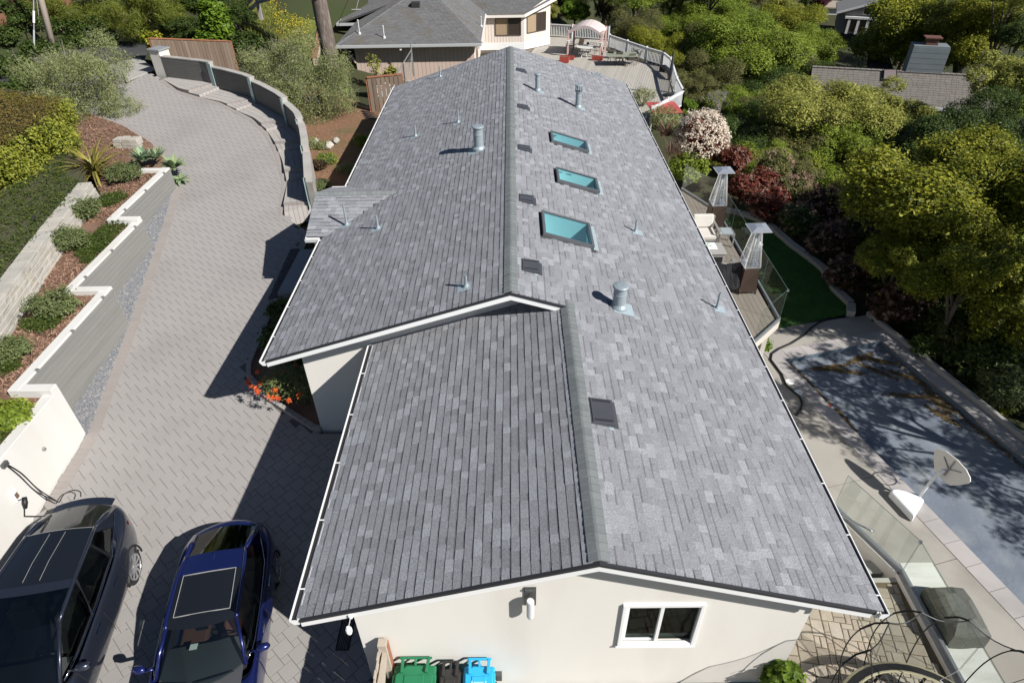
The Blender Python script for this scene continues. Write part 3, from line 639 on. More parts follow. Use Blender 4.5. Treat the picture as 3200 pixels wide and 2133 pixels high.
# rake boards (white) and black drip edge over them
def rake(y, pts, h=.16, th=.035):
    b = MB()
    for (x0, z0), (x1, z1) in zip(pts, pts[1:]):
        b.add([(x0,y-th,z0-h),(x1,y-th,z1-h),(x1,y-th,z1-.022),(x0,y-th,z0-.022),(x0,y,z0-h),(x1,y,z1-h),(x1,y,z1-.022),(x0,y,z0-.022)], [(0,1,2,3),(7,6,5,4),(3,2,6,7),(0,4,5,1),(0,3,7,4),(1,5,6,2)])
    return b
def drip(y, pts):
    b = MB()
    for (x0, z0), (x1, z1) in zip(pts, pts[1:]):
        b.add([(x0,y-.05,z0-.036),(x1,y-.05,z1-.036),(x1,y-.05,z1+.006),(x0,y-.05,z0+.006),(x0,y+.05,z0-.036),(x1,y+.05,z1-.036),(x1,y+.05,z1+.006),(x0,y+.05,z0+.006)], [(0,1,2,3),(7,6,5,4),(3,2,6,7),(0,4,5,1),(0,3,7,4),(1,5,6,2)])
    return b
m_drip = mat('dark_drip_edge', (.03,.03,.033), .5)
PF_ = [(XL2+.06, zl2(XL2+.06)), (X2, Z2), (XE-.18, zr(XE-.18))]; PE_ = [(XL1+.06, zl1(XL1+.06)), (X1, Z1), (X2-.02, zr(X2-.02))]; PG_ = [(XL1, zl1(XL1)), (X1, Z1), (XE, ZE)]
for y, P in ((YF, PF_), (YE, PE_)): obj('rake_board', rake(y, P), m_white, house); obj('drip_edge', drip(y-.0, P), m_drip, house)
obj('rake_board', rake(YG+.035, PG_), m_white, house)
# gutters: open K-profile troughs with end caps, and their hanger straps
def gutter(x, y0, y1, sg, z, step=.72, y_off=.3):
    prof = [(0,-.12),(.075,-.12),(.125,-.045),(.13,0),(.115,0),(.11,-.04),(.068,-.108),(.012,-.108),(.012,0),(0,0)]; n = len(prof); b = MB()
    for ya, yb in ((y0, y1),):
        vs = [(x+sg*a, yy, z+zz) for yy in (ya, yb) for a, zz in prof]; b.add(vs, [(i, (i+1) % n, n+(i+1) % n, n+i) for i in range(n)])
    for yy in (y0, y1-.004): cpf = [(0,-.12),(.075,-.12),(.125,-.045),(.13,0),(0,0)]; vs = [(x+sg*a, yy+d, z+zz) for d in (0,.004) for a, zz in cpf]; b.add(vs, [(4,3,2,1,0),(5,6,7,8,9)]+[(i,(i+1)%5,5+(i+1)%5,5+i) for i in range(5)])
    g = obj('gutter', b, m_white, house); y = y0+y_off
    ib = MB(); ib.box(min(x+sg*.014, x+sg*.104), max(x+sg*.014, x+sg*.104), y0+.01, y1-.01, z-.052, z-.03); obj('gutter_debris_shade', ib, mat('debris_and_shade', (.02,.02,.022), .9), g)  # dark fill: debris and the trough's inner shade painted as one colour
    while y < y1: bb = MB(); bb.box(min(x+sg*.02, x+sg*.128), max(x+sg*.02, x+sg*.128), y-.009, y+.009, z-.006, z+.004); obj('strap', bb, m_white, g); y += step
gutter(XE-.04, YF-.03, YG, 1, ZE-.022, 1.05); gutter(XL2+.03, YF-.03, 11.4, -1, ZE-.022, 1.25, .5); gutter(XL1+.035, YE-.03, 16.32, -1, ZE-.022, 1.2, .9); gutter(XL1+.035, 20.0, YG, -1, ZE-.022, 1.3)
b = MB()
for x, y0, y1 in ((XE-.075, YF, YG), (XL2+.034, YF, 11.3), (XL1+.039, YE, YG)): b.box(x, x+.03, y0, y1, ZE-.17, ZE-.03)
obj('fascia', b, m_white, house)
# ---------------- skylights (frame, pane, lined shaft, flashing)
m_alu = mat('grey_aluminium', (.20,.21,.22), .4, metal=.6); m_fl = mat('painted_flashing', (.30,.37,.40), .5, (.34,.41,.44), 5)
m_sg = glassmat('skylight_glass', (.52,.78,.82), .06); m_shaft = mat('shaft_paint', (.80,.86,.84), .8)
for (x0, x1, y0, y1), lb in zip(SKY, ('farthest narrow skylight with blue green glass', 'middle narrow skylight with blue green glass', 'nearest and widest skylight with blue green glass')):
    def SP(x, y, h): return (x-h*-math.sin(SA), y, zr(x)+h*math.cos(SA))
    b = MB(); f = .055; hh = .10
    def beam(xa, xb, ya, yb, h0=-.02, h1=hh): b.add([SP(x, y, h) for h in (h0, h1) for x, y in ((xa,ya),(xb,ya),(xb,yb),(xa,yb))], [(3,2,1,0),(4,5,6,7),(0,1,5,4),(1,2,6,5),(2,3,7,6),(3,0,4,7)])
    beam(x0-f, x1+f, y0-f, y0+.004); beam(x0-f, x1+f, y1-.004, y1+f); beam(x0-f, x0+.004, y0+.004, y1-.004); beam(x1-.004, x1+f, y0+.004, y1-.004)
    s = obj('skylight', b, m_alu, house, label=lb)
    b = MB(); b.add([SP(x, y, hh-.02) for x, y in ((x0,y0),(x1,y0),(x1,y1),(x0,y1))], [(0,1,2,3)]); obj('pane', b, m_sg, s)
    b = MB(); zb = zr(x1)-.55
    for (xa, ya, xb, yb) in ((x0+.008,y0+.008,x1-.008,y0+.008),(x1-.008,y0+.008,x1-.008,y1-.008),(x1-.008,y1-.008,x0+.008,y1-.008),(x0+.008,y1-.008,x0+.008,y0+.008)): b.add([(xa,ya,zb),(xb,yb,zb),SP(xb,yb,.06),SP(xa,ya,.06)], [(0,1,2,3)])
    b.add([(x0,y0,zb),(x1,y0,zb),(x1,y1,zb),(x0,y1,zb)], [(0,1,2,3)]); obj('shaft', b, m_shaft, s, flip=False)
    b = MB(); b.slab([SP(x1+f, y0-.08, .018), SP(x1+f+.13, y0-.08, .018), SP(x1+f+.13, y1+.08, .018), SP(x1+f, y1+.08, .018)], .004); obj('flashing', b, m_fl, s)
# ---------------- roof vents (low slotted boxes), plumbing pipes and flues
m_bv = mat('vent_metal', (.085,.088,.10), .38, (.10,.10,.115), 3, metal=.3)
def sloped(zf, s):     # frame on the right slope at x,y
    return lambda x, y, h: Vector((x+h*math.sin(SA)*s, y, zf(x)+h*math.cos(SA)))
FR = sloped(zr, 1)
for k, (x0, x1, y0, y1) in enumerate(((.14,.50,27.35,27.72),(.15,.51,22.72,23.08),(.13,.48,18.78,19.14),(.13,.49,15.22,15.62),(.15,.51,11.84,12.30),(1.24,1.61,7.56,8.15))):
    b = MB(); P = lambda x, y, h: FR(x, y, h)
    def bx(b, xa, xb, ya, yb, h0, h1, h2=None):
        h2 = h1 if h2 is None else h2
        b.add([P(xa,ya,h0),P(xb,ya,h0),P(xb,yb,h0),P(xa,yb,h0),P(xa,ya,h1),P(xb,ya,h2),P(xb,yb,h2),P(xa,yb,h1)], [(3,2,1,0),(4,5,6,7),(0,1,5,4),(1,2,6,5),(2,3,7,6),(3,0,4,7)])
    bx(b, x0, x1, y0, y1, .0, .035, .085)
    v = obj('roof_vent', b, m_bv, house, bevel=.008, label='low dark metal box vent nearest the front gable' if k == 5 else None)
    b = MB(); n = int((x1-x0-.06)/.018)
    for yy in (y0+.03, y1-.09):
        for j in range(n): xa = x0+.03+j*.018; t_ = (xa-x0)/(x1-x0); h = .035+.05*t_; bx(b, xa, xa+.008, yy, yy+.06, h+.001, h+.004)
    obj('louvre', b, mat('vent_slot', (.02,.02,.022), .6), v)
    b = MB(); bx(b, x0-.02, x1+.07, y0-.03, y1+.02, .014, .018); obj('flashing', b, m_bv if k < 5 else m_bv, v)
    b = MB(); bx(b, x1-.10, x1-.02, y0-.09, y0-.03, .012, .02); obj('sealant', b, m_fl, v)
m_pipe = mat('painted_pipe', (.27,.32,.345), .45, (.30,.35,.375), 6, metal=.15)
def pipe(x, y, zf, sg, h, r=.03, label=None):
    z = zf(x); b = MB(); b.lathe((x,y,z-.06), [(r*2.6,0),(r*2.6,.07),(r*1.9,.11),(r*1.25,.15),(r*1.05,.20),(r,.21),(r,h),(r*.8,h),(r*.8,h-.03)], 14)
    o = obj('vent_pipe', b, m_pipe, house, smooth=False, label=label)
    bb = MB(); Ff = sloped(zf, sg); d = .14; bb.add([Ff(x+a, y+c, hh) for hh in (.012,.02) for a, c in ((-d+sg*.05,-d),(d+sg*.05,-d),(d+sg*.05,d),(-d+sg*.05,d))], [(3,2,1,0),(4,5,6,7),(0,1,5,4),(1,2,6,5),(2,3,7,6),(3,0,4,7)]); obj('flashing', bb, m_fl, o)
for px, py, h in ((1000+640/2.139,912/2.139,.46),(1000+925/2.139,820/2.139,.50),(1000+805/2.139,515/2.139,.52),(1000+978/2.139,700+420/2.139,.36),(900+1300/4.6125,560+712/4.6125,.46)):
    p = onplane(px, py, Z1-S_*X1, S_); pipe(p.x, p.y, zl1, -1, h)
p = onplane(900+850/4.6125, 560+660/4.6125, Z1-S_*X1, S_); pipe(p.x, p.y, zl1, -1, .72, label='tall vent pipe in the valley of the entry gable')
for px, py, h in ((2050+497/2.614,450+1345/2.614,.50),(1000+2108/2.139,1552/2.139,.42)):
    p = onplane(px, py, Z1+S_*X1, -S_); pipe(p.x, p.y, zr, 1, h)
def flue(px, py, right, r, h, kind, label):
    if right: p = onplane(px, py, Z1+S_*X1, -S_); zf = zr; sg = 1
    else: p = onplane(px, py, Z1-S_*X1, S_); zf = zl1; sg = -1
    z = zf(p.x); b = MB(); prof = [(r*1.35,-.08),(r*1.35,.06),(r*1.1,.11),(r,.13),(r,h*.70),(r*1.06,h*.71),(r*1.06,h*.76),(r,h*.77),(r,h)]
    b.lathe((p.x,p.y,z), prof, 22); f = obj('flue', b, m_pipe, house, label=label)
    if kind == 'cap': c = MB(); c.lathe((p.x,p.y,z+h), [(r*.9,0),(r*.9,.025),(r*1.22,.03),(r*1.24,.06),(r*1.15,.075),(r*.6,.09)], 22); obj('cap', c, m_pipe, f)
    else:
        c = MB()
        for j in range(10): a = j*.628; c.box(-.012,.012,-.004,.004,0,.20, Matrix.Translation((p.x+r*1.25*math.cos(a), p.y+r*1.25*math.sin(a), z+h)) @ Matrix.Rotation(a+1.57,4,'Z'))
        obj('cage', c, m_pipe, f); c = MB(); c.lathe((p.x,p.y,z+h+.2), [(r*1.35,0),(r*1.35,.03),(r*1.1,.05)], 22); c.lathe((p.x,p.y,z+h-.02), [(r*1.3,0),(r*1.3,.02)], 22); obj('cap', c, m_pipe, f)
    Ff = sloped(zf, sg); d = r*1.6; bb = MB(); bb.add([Ff(p.x+a, p.y+c_, hh) for hh in (.012,.02) for a, c_ in ((-d+sg*.09,-d),(d+sg*.09,-d),(d+sg*.09,d),(-d+sg*.09,d))], [(3,2,1,0),(4,5,6,7),(0,1,5,4),(1,2,6,5),(2,3,7,6),(3,0,4,7)]); obj('flashing', bb, m_fl, f)
flue(1000+1062/2.139,1000/2.139, False, .15, .66, 'cap', 'wide capped flue on the left slope')
flue(1000+1997/2.139,700+560/2.139, True, .138, .50, 'cap', 'wide capped flue on the right slope near the front')
flue(1000+1725/2.139,722/2.139, True, .11, .62, 'cage', 'tall flue with a caged cap')
flue(1000+1455/2.139,612/2.139, True, .095, .58, 'cap', 'thin capped flue near the far ridge')
# small antenna base near the far rake
p = onplane(1000+1850/2.139, 505/2.139, Z1+S_*X1, -S_); b = MB(); Ff = FR
b.add([Ff(p.x+a, p.y+c, h) for h in (.02,.05) for a, c in ((-.25,-.1),(.25,-.1),(.25,.1),(-.25,.1))], [(3,2,1,0),(4,5,6,7),(0,1,5,4),(1,2,6,5),(2,3,7,6),(3,0,4,7)]); b.tube([(p.x,p.y,p.z),(p.x+.03,p.y,p.z+.16)],.03,8); b.tube([(p.x+.15,p.y,p.z-.04),(p.x+.17,p.y,p.z+.1)],.03,8)
obj('antenna_mount', b, m_pipe, house)
# wall lamp
t = thing('wall_lamp', 'stainless steel cylinder lamp mounted on the cream front wall under the gable', 'wall lamp', (.16, 5.3, 2.7))
m_steel = mat('brushed_steel', (.55,.56,.56), .3, metal=.9)
obj('back_plate', MB().box(.07,.25,WY-.02,WY-.001,2.64,3.12), mat('dark_steel', (.14,.145,.15), .4, metal=.7), t)
obj('bracket', MB().box(.08,.24,WY-.05,WY-.02,3.06,3.10).bar((.16,WY-.02,2.95),(.16,WY-.16,2.95),.025,.025), MATS['dark_steel'], t)
obj('lamp_tube', MB().lathe((.16,WY-.15,2.55), [(.05,0),(.058,.02),(.058,.42),(.05,.44),(.04,.44)], 18), mat('satin_steel', (.72,.73,.73), .45, metal=.15), t, smooth=False)
obj('lens', MB().lathe((.16,WY-.15,2.53), [(.045,0),(.05,.02)], 18), mat('frosted_lens', (.7,.72,.7), .3), t)
# flood light dangling from the front left rake
t = thing('dangling_light', 'small white light fitting dangling by its wire from the front left rake', 'light fitting', (-2.55,YF-.06,zl2(-2.55)-.1))
x0 = -2.42; z0 = zl2(x0)-.1
obj('wire', MB().tube([(x0,YF-.05,z0),(x0-.03,YF-.07,z0-.12),(x0-.06,YF-.08,z0-.22)], .006, 6), m_white, t)
obj('mount', MB().lathe((x0,YF-.05,z0-.03), [(.03,0),(.03,.05)], 10), m_white, t)
obj('lamp_body', MB().lathe((x0-.07,YF-.09,z0-.42), [(.012,0),(.035,.03),(.05,.09),(.045,.15),(.02,.2)], 10), m_white, t)
# ================================================================== ZIGZAG RETAINING WALL
zig = thing('retaining_wall', 'white stucco zigzag retaining wall with grey board panels along the driveway', 'retaining wall', (-12, 14, 0))
m_wstuc = mat('white_stucco', (.62,.605,.57), .9, (.65,.635,.60), .7, bump=.12, bs=90, stain=(.565,.54,.495), ss=.6, stretch=(1.3,1.3,.25), grain=.03)
m_gbd = mat('grey_board', (.195,.19,.178), .8, (.24,.235,.22), 1.2, stretch=(6, .6, 6), attr=(.215,.21,.198), bump=.2, bs=40)
SEG = [(-10.85, -1.0, 11.40, 1.91, False), (-11.62, 11.16, 15.62, 2.06, True), (-12.64, 15.36, 19.80, 2.10, True), (-13.42, 19.54, 23.96, 2.23, True)]
for i, (x, y0, y1, zt_, bd) in enumerate(SEG):
    b = MB(); b.box(x-.26, x, y0, y1, -.3, zt_); obj('wall_segment', b, m_wstuc, zig, bevel=.012)
    if i: px_ = SEG[i-1][0]; b = MB(); b.box(x+.004, px_+.003-.004, y0-.004, y0+.236, -.3, zt_-.004); obj('jog', b, m_wstuc, zig, bevel=.012)
    if bd:
        k = 0; z = zt_-.055
        while z > dzz(x, y0+.3)-.05:
            b = MB(); b.box(x+.001, x+.032, y0+.25, y1-.05, z-.132, z, None, random.random()); obj('board', b, m_gbd, zig, bevel=.004); z -= .147
        for f in (.12, .5, .88):
            yy = y0+.25+(y1-y0-.3)*f; b = MB(); b.box(x-.03, x+.05, yy-.04, yy+.04, zt_-.03, zt_+.016); obj('board_clip', b, mat('dull_metal', (.3,.31,.3), .5, metal=.5), zig)
b = MB(); b.box(-14.5, -13.68, 23.7, 23.94, .9, 2.225); obj('jog', b, m_wstuc, zig, bevel=.012)
p = q(4, 290, 1502, 1.0); Pp = Vector((-10.85, 0, 0)); v = ray(290/2.139, 700+1502/2.139); t_ = -10.85/v[0]; pp = CAM+v*t_
b = MB(); b.tube([(-10.85,pp[1],pp[2]),(-10.80,pp[1],pp[2]+.0)], [.05,.035], 12); obj('wall_light', b, mat('dull_metal', (.3,.31,.3), .5), zig)
# ================================================================== PLANTED TERRACES
def zter(x, y):
    return float(np.interp(y, [-2,11.0,11.6,15.3,15.8,19.4,19.9,24], [1.78,1.78,1.92,1.92,1.97,1.97,2.1,2.1]))
SW = [(-12.0,7.0),(-12.55,10.0),(-13.24,13.25),(-14.12,17.14),(-14.98,21.7)]     # foot of the stone wall
BED = [(-11.1,-1),(-11.1,11.2),(-11.85,11.4),(-11.85,15.4),(-12.88,15.6),(-12.88,19.6),(-13.66,19.8),(-13.66,23.75),(-14.5,23.75),(-15.6,22.6)]+SW[::-1]+[(-11.6,4),(-11.4,-1)]
m_mulch = mat('bark_mulch', (.20,.115,.075), .95, (.12,.07,.048), 14, nd=6, bump=.9, bs=45, stain=(.24,.145,.10), ss=1.1)
struct('planting_bed', strip_mesh(BED, zter, 0), m_mulch)
def chips(name, poly, n, zf, m):
    P = sample(poly, n); a = RNG.uniform(0, 6.28, n); L = RNG.uniform(.02, .05, n); Wd = L*.3; t = RNG.normal(0, .4, n)
    u = np.stack([np.cos(a), np.sin(a), t], -1)*L[:, None]; w = np.stack([-np.sin(a), np.cos(a), RNG.normal(0, .4, n)], -1)*Wd[:, None]
    c = np.stack([P[:, 0], P[:, 1], np.array([zf(*p) for p in P])+.015], -1); V = np.stack([c-u-w, c+u-w, c+u+w, c-u+w], 1)
    return npobj(name, V.reshape(-1, 3), np.arange(4*n).reshape(-1, 4), m, rnd=RNG.random(n), kind='stuff')
m_chip = mat('bark_chip', (.13,.07,.045), .9, attr=(.36,.22,.15))
chips('bark_chips', BED, 16000, zter, m_chip)
BED2 = [(-13.5,24.0),(-15.02,26.6),(-16.15,27.93),(-18.0,29.5),(-21.0,31),(-21,27),(-17.2,24.5),(-15.6,23.0),(-14.6,23.98)]
zb2 = lambda x, y: dzz(x, y)+.02+max(0, (y-24)*.0)+.12*max(0, min(3, -(x+14.2)-(y-24)*.55))
struct('planting_bed', strip_mesh(BED2, zb2, 0), m_mulch); chips('bark_chips', BED2, 5000, zb2, m_chip)
BANK = [(x-.35, y) for x, y in SW]+[(-16.2,23.2),(-18,25),(-21,27),(-21,31),(-26,32.5),(-27,20),(-26,-2),(-11.9,-2)]
zbk = lambda x, y: 2.5+.05*max(0, -x-14)
m_bank = mat('ground_cover_soil', (.05,.06,.025), .95, (.08,.065,.04), 5, bump=.6, bs=30)
struct('garden_bank', strip_mesh(BANK, zbk, 0), m_bank)
# dry-laid stone wall
sw = thing('stone_wall', 'low dry stone wall of pale flagstones below the hedge', 'stone wall', (-13.3, 13, 2))
m_stone = mat('flagstone', (.36,.34,.30), .9, (.45,.43,.39), 3, attr=(.47,.42,.34), bump=.6, bs=14, grain=.06, stain=(.33,.31,.27), ss=1.2)
def along(pts, s):
    for a, c in zip(pts, pts[1:]):
        d = math.dist(a, c)
        if s <= d: t = s/d; return Vector((a[0]+(c[0]-a[0])*t, a[1]+(c[1]-a[1])*t)), Vector((c[0]-a[0], c[1]-a[1])).normalized()
        s -= d
    return Vector(pts[-1]), (Vector(pts[-1])-Vector(pts[-2])).normalized()
LEN = sum(math.dist(a, c) for a, c in zip(SW, SW[1:]))
def rough_block(p0, p1, nr, d, z0, z1, c):
    j = lambda k=.012: random.uniform(-k, k); b = MB(); vs = []
    for z in (z0, z1):
        for p, o in ((p0, 0), (p1, 0), (p1, d), (p0, d)): vs.append((p.x-nr.x*o+nr.x*j(.018), p.y-nr.y*o+j(), z+j(.006)))
    b.add(vs, [(0,3,2,1),(4,5,6,7),(0,1,5,4),(1,2,6,5),(2,3,7,6),(3,0,4,7)], c); return b
for r_ in range(5):
    s = 3.0+random.uniform(0, .2)
    while s < LEN-.1:
        L = min(random.uniform(.28,.7), LEN-s); p0, d = along(SW, s+.006); p1, _ = along(SW, s+L-.006); nr = Vector((d.y, -d.x)); z0 = 1.9+r_*.135
        obj('stone', rough_block(p0-nr*(.03*r_), p1-nr*(.03*r_), nr, .3, z0, z0+.128, random.random()), m_stone, sw, bevel=.01); s += L
s = 3.0
while s < LEN:
    L = min(random.uniform(.5,.85), LEN-s+.05); p0, d = along(SW, s+.008); p1, _ = along(SW, s+L-.008); nr = Vector((d.y, -d.x))
    obj('capstone', rough_block(p0-nr*.13, p1-nr*.13, nr, .46, 2.575, 2.66, random.random()), m_stone, sw, bevel=.012); s += L
b = MB(); pts = [along(SW, x)[0] for x in np.linspace(2.8, LEN-.05, 12)]
for a, c in zip(pts, pts[1:]): b.bar((a.x-.32, a.y, 2.2), (c.x-.32, c.y, 2.2), .22, .72)
obj('core', b, m_stone, sw)
# stacked stone end by the far bed
se = thing('stone_pier', 'short stacked stone pier at the far end of the planting bed', 'stone pier', (-16.8, 26.8, 1.8))
c0 = q(1, 850, 960, 2.0)
for r_ in range(4):
    for k in range(3):
        p0 = Vector((c0.x-.55+k*.36+random.uniform(-.03,.03), c0.y-.1)); p1 = p0+Vector((.34, 0)); obj('stone', rough_block(p0, p1, Vector((random.uniform(-.2,.2),-1)), random.uniform(.35,.5), 1.62+r_*.15, 1.76+r_*.15, random.random()), m_stone, se, bevel=.01)
# ================================================================== CURVED WALL WITH STEPPED PATH
def drv(px, py, off=0.0):
    z = 1.5
    for _ in range(25): p = at(px, py, z+off); z = dzz(p.x, p.y)
    return p
Wpix = [((521,245.5),2.36),((600,259),2.30),((647,269.5),2.22),((712,290),2.12),((776,314),2.02),((830,344),1.93),((878,378),1.82),((912,412),1.7),((939,446),1.58),((955,490),1.44),((964,540),1.32),((969,595),1.22),((974,655),1.16)]
WC = [at(*p, z) for p, z in Wpix]
wallx = thing('curved_wall', 'curved grey board wall with stepped top and pale glass panels beside the driveway', 'garden wall', (-12, 28, 1.5))
GRP = [((604,290),(648,271),(628,303),(671,284)), ((722,328),(773,314),(741,346),(787,328)), ((818,397),(886,383),(828,412),(899,395)), ((864,453),(939,444),(872,475),(945,464)), ((893,545),(963,533),(900,568),(966,556)), ((893,650),(970,645),(891,675),(968,672))]
m_path = mat('path_paver', (.335,.31,.29), .9, (.38,.355,.335), 1.5, attr=(.39,.365,.345), grain=.07, gs=90, bump=.15, bs=80)
path = thing('stepped_path', 'stepped paver path of long landings curving beside the driveway', 'garden steps', (-12, 27, 1.5))
DCV = [Vector((x, y)) for x, y in DC]
def dcnear(p):
    best = None; acc = 0
    for a, c in zip(DCV, DCV[1:]):
        d = c-a; t = max(0, min(1, (Vector(p[:2])-a).dot(d)/d.length_squared)); qd = a+d*t; k = (qd-Vector(p[:2])).length
        if best is None or k < best[0]: best = (k, acc+d.length*t)
        acc += d.length
    return best[1]
def dcat(s):
    for a, c in zip(DCV, DCV[1:]):
        d = (c-a).length
        if s <= d: return a+(c-a)*(s/d)
        s -= d
    return DCV[-1]
def wcat(s, L=[None]):
    pts = [(p.x, p.y) for p in WC]; return along(pts, s)[0]
def wcnear(p):
    best = None; acc = 0; pts = [Vector((w.x, w.y)) for w in WC]
    for a, c in zip(pts, pts[1:]):
        d = c-a; t = max(0, min(1, (Vector(p[:2])-a).dot(d)/d.length_squared)); qd = a+d*t; k = (qd-Vector(p[:2])).length
        if best is None or k < best[0]: best = (k, acc+d.length*t)
        acc += d.length
    return best[1]
WTOT = sum(math.dist(xy(a), xy(c)) for a, c in zip(WC, WC[1:])); DTOT = sum((c-a).length for a, c in zip(DCV, DCV[1:]))
sA = [dcnear(drv(*g[0])) for g in GRP]; sB = [wcnear(at(*g[1], drv(*g[0]).z+.1)) for g in GRP]
sAb = [dcnear(drv(*g[2])) for g in GRP]; sBb = [wcnear(at(*g[3], drv(*g[2]).z)) for g in GRP]
sA = [min(a, DTOT) for a in sA]
ua, ub = DTOT, 0.15; SECS = []
for k in range(len(GRP)):
    za = dzz(*dcat(ua))+.015; n = 7
    A = [dcat(ua+(sA[k]-ua)*i/n) for i in range(n+1)]; Bq = [wcat(ub+(sB[k]-ub)*i/n) for i in range(n+1)]
    if k == 0: A = A; 
    for i in range(n):     # landing: courses of pavers across the path
        m = 4
        for j in range(m):
            f0, f1 = (j+.02)/m, (j+.98)/m; s_ = MB(); e = .02
            a0 = A[i].lerp(A[i+1], e); a1 = A[i].lerp(A[i+1], 1-e); b0 = Bq[i].lerp(Bq[i+1], e); b1 = Bq[i].lerp(Bq[i+1], 1-e)
            qd = [a0.lerp(b0, f0), a1.lerp(b1, f0), a1.lerp(b1, f1), a0.lerp(b0, f1)]
            s_.slab([(p.x, p.y, za) for p in qd], .9, random.random()); obj('landing_slab', s_, m_path, path)
    zn = dzz(*dcat(min(sAb[k], DTOT)))+.015; a0, b0, a1, b1 = dcat(sA[k]), wcat(sB[k]), dcat(sAb[k]), wcat(sBb[k])
    m = 6
    for j in range(m):
        f0, f1 = (j+.03)/m, (j+.97)/m; s_ = MB(); s_.slab([(p.x, p.y, (za+zn)/2) for p in (a0.lerp(b0, f0), a1.lerp(b1, f0), a1.lerp(b1, f1), a0.lerp(b0, f1))], .6, random.random()); obj('step_block', s_, m_path, path)
        nose = MB(); d0 = (A[-2]-A[-1]).normalized()*.12; nose.slab([(p.x, p.y, za+.006) for p in (a0.lerp(b0, f0), a0.lerp(b0, f1), a0.lerp(b0, f1)+d0, a0.lerp(b0, f0)+d0)], .2, random.random()); obj('edge_block', nose, MATS['border_paver'], path)
    SECS.append((ub, sB[k], za)); ua, ub = sAb[k], sBb[k]
SECS.append((ub, WTOT, dzz(*dcat(max(0, ua)))))
m_wallc = mat('wall_concrete', (.36,.34,.31), .9, (.42,.40,.37), 2, bump=.3, bs=30, stain=(.28,.26,.24), ss=1.0)
m_dkb = mat('dark_board', (.115,.112,.105), .8, (.15,.147,.138), 1.5, attr=(.135,.132,.124), bump=.2, bs=30)
def wseg(s0, s1, z0, z1, o0, o1, rnd=None):
    b = MB(); n = max(2, int((s1-s0)/.35)); rows = []
    for i in range(n+1):
        s = s0+(s1-s0)*i/n; p = wcat(s); d = (wcat(min(WTOT, s+.2))-wcat(max(0, s-.2))).normalized(); nr = Vector((d.y, -d.x)) if False else Vector((-d.y, d.x))
        rows.append([(p.x+nr.x*o0, p.y+nr.y*o0, z0), (p.x+nr.x*o0, p.y+nr.y*o0, z1), (p.x+nr.x*o1, p.y+nr.y*o1, z1), (p.x+nr.x*o1, p.y+nr.y*o1, z0)])
    m = len(rows); vs = [p for r in rows for p in r]; fs = [(i*4+j, i*4+(j+1) % 4, (i+1)*4+(j+1) % 4, (i+1)*4+j) for i in range(m-1) for j in range(4)]+[(3,2,1,0), ((m-1)*4, (m-1)*4+1, (m-1)*4+2, (m-1)*4+3)]
    return b.add(vs, fs, rnd)
m_tp = mat('pale_glass_panel', (.30,.42,.42), .15, (.34,.46,.46), 3, spec=.6)
prev = 0.0
for k, (s0, s1, za) in enumerate(SECS):
    top = za+(1.0 if k < 5 else .95); e1_ = s1 if k == len(SECS)-1 else s1+.15
    obj('wall_core', wseg(prev, e1_, .2, top, .02, .24), m_wallc, wallx)
    z = top-.05
    while z > za-.35: obj('board', wseg(prev+.02, e1_-.02, z-.12, z, -.012, .02, random.random()), m_dkb, wallx); z -= .126
    obj('wall_cap', wseg(prev, e1_, top, top+.05, -.02, .27), m_wallc, wallx)
    if k < len(SECS)-1:
        s_ = e1_; p = wcat(s_); d = (wcat(min(WTOT, s_+.2))-wcat(s_-.2)).normalized(); nr = Vector((-d.y, d.x)); b = MB(); w = .15
        q0 = p-d*w-nr*.03; q1 = p+d*w-nr*.03; zb_ = SECS[k+1][2]+.02
        b.add([(q0.x,q0.y,zb_),(q1.x,q1.y,zb_),(q1.x,q1.y,top+.0),(q0.x,q0.y,top+.0)]+[(v_.x-nr.x*.03,v_.y-nr.y*.03,z_) for v_, z_ in ((q0,zb_),(q1,zb_),(q1,top),(q0,top))], [(0,1,2,3),(7,6,5,4),(0,4,5,1),(1,5,6,2),(2,6,7,3),(3,7,4,0)])
        obj('light_panel', b, m_tp, wallx)
    prev = e1_
# gate pillar
pc = at(506, 238, 2.46); t = thing('gate_pillar', 'white stucco gate pillar with a grey cap at the top of the driveway', 'pillar', pc)
M = Matrix.Translation((pc.x+.12, pc.y+.3, 2.3)) @ Matrix.Rotation(R(-20), 4, 'Z')
obj('shaft', MB().box(-.34,.34,-.34,.34,0,1.42,M), mat('pillar_stucco', (.62,.585,.53), .9, (.67,.63,.575), 2, bump=.15, bs=60), t, bevel=.01)
obj('cap', MB().box(-.40,.40,-.40,.40,1.42,1.50,M), mat('grey_cap', (.22,.23,.24), .7, (.27,.28,.29), 3), t, bevel=.01)
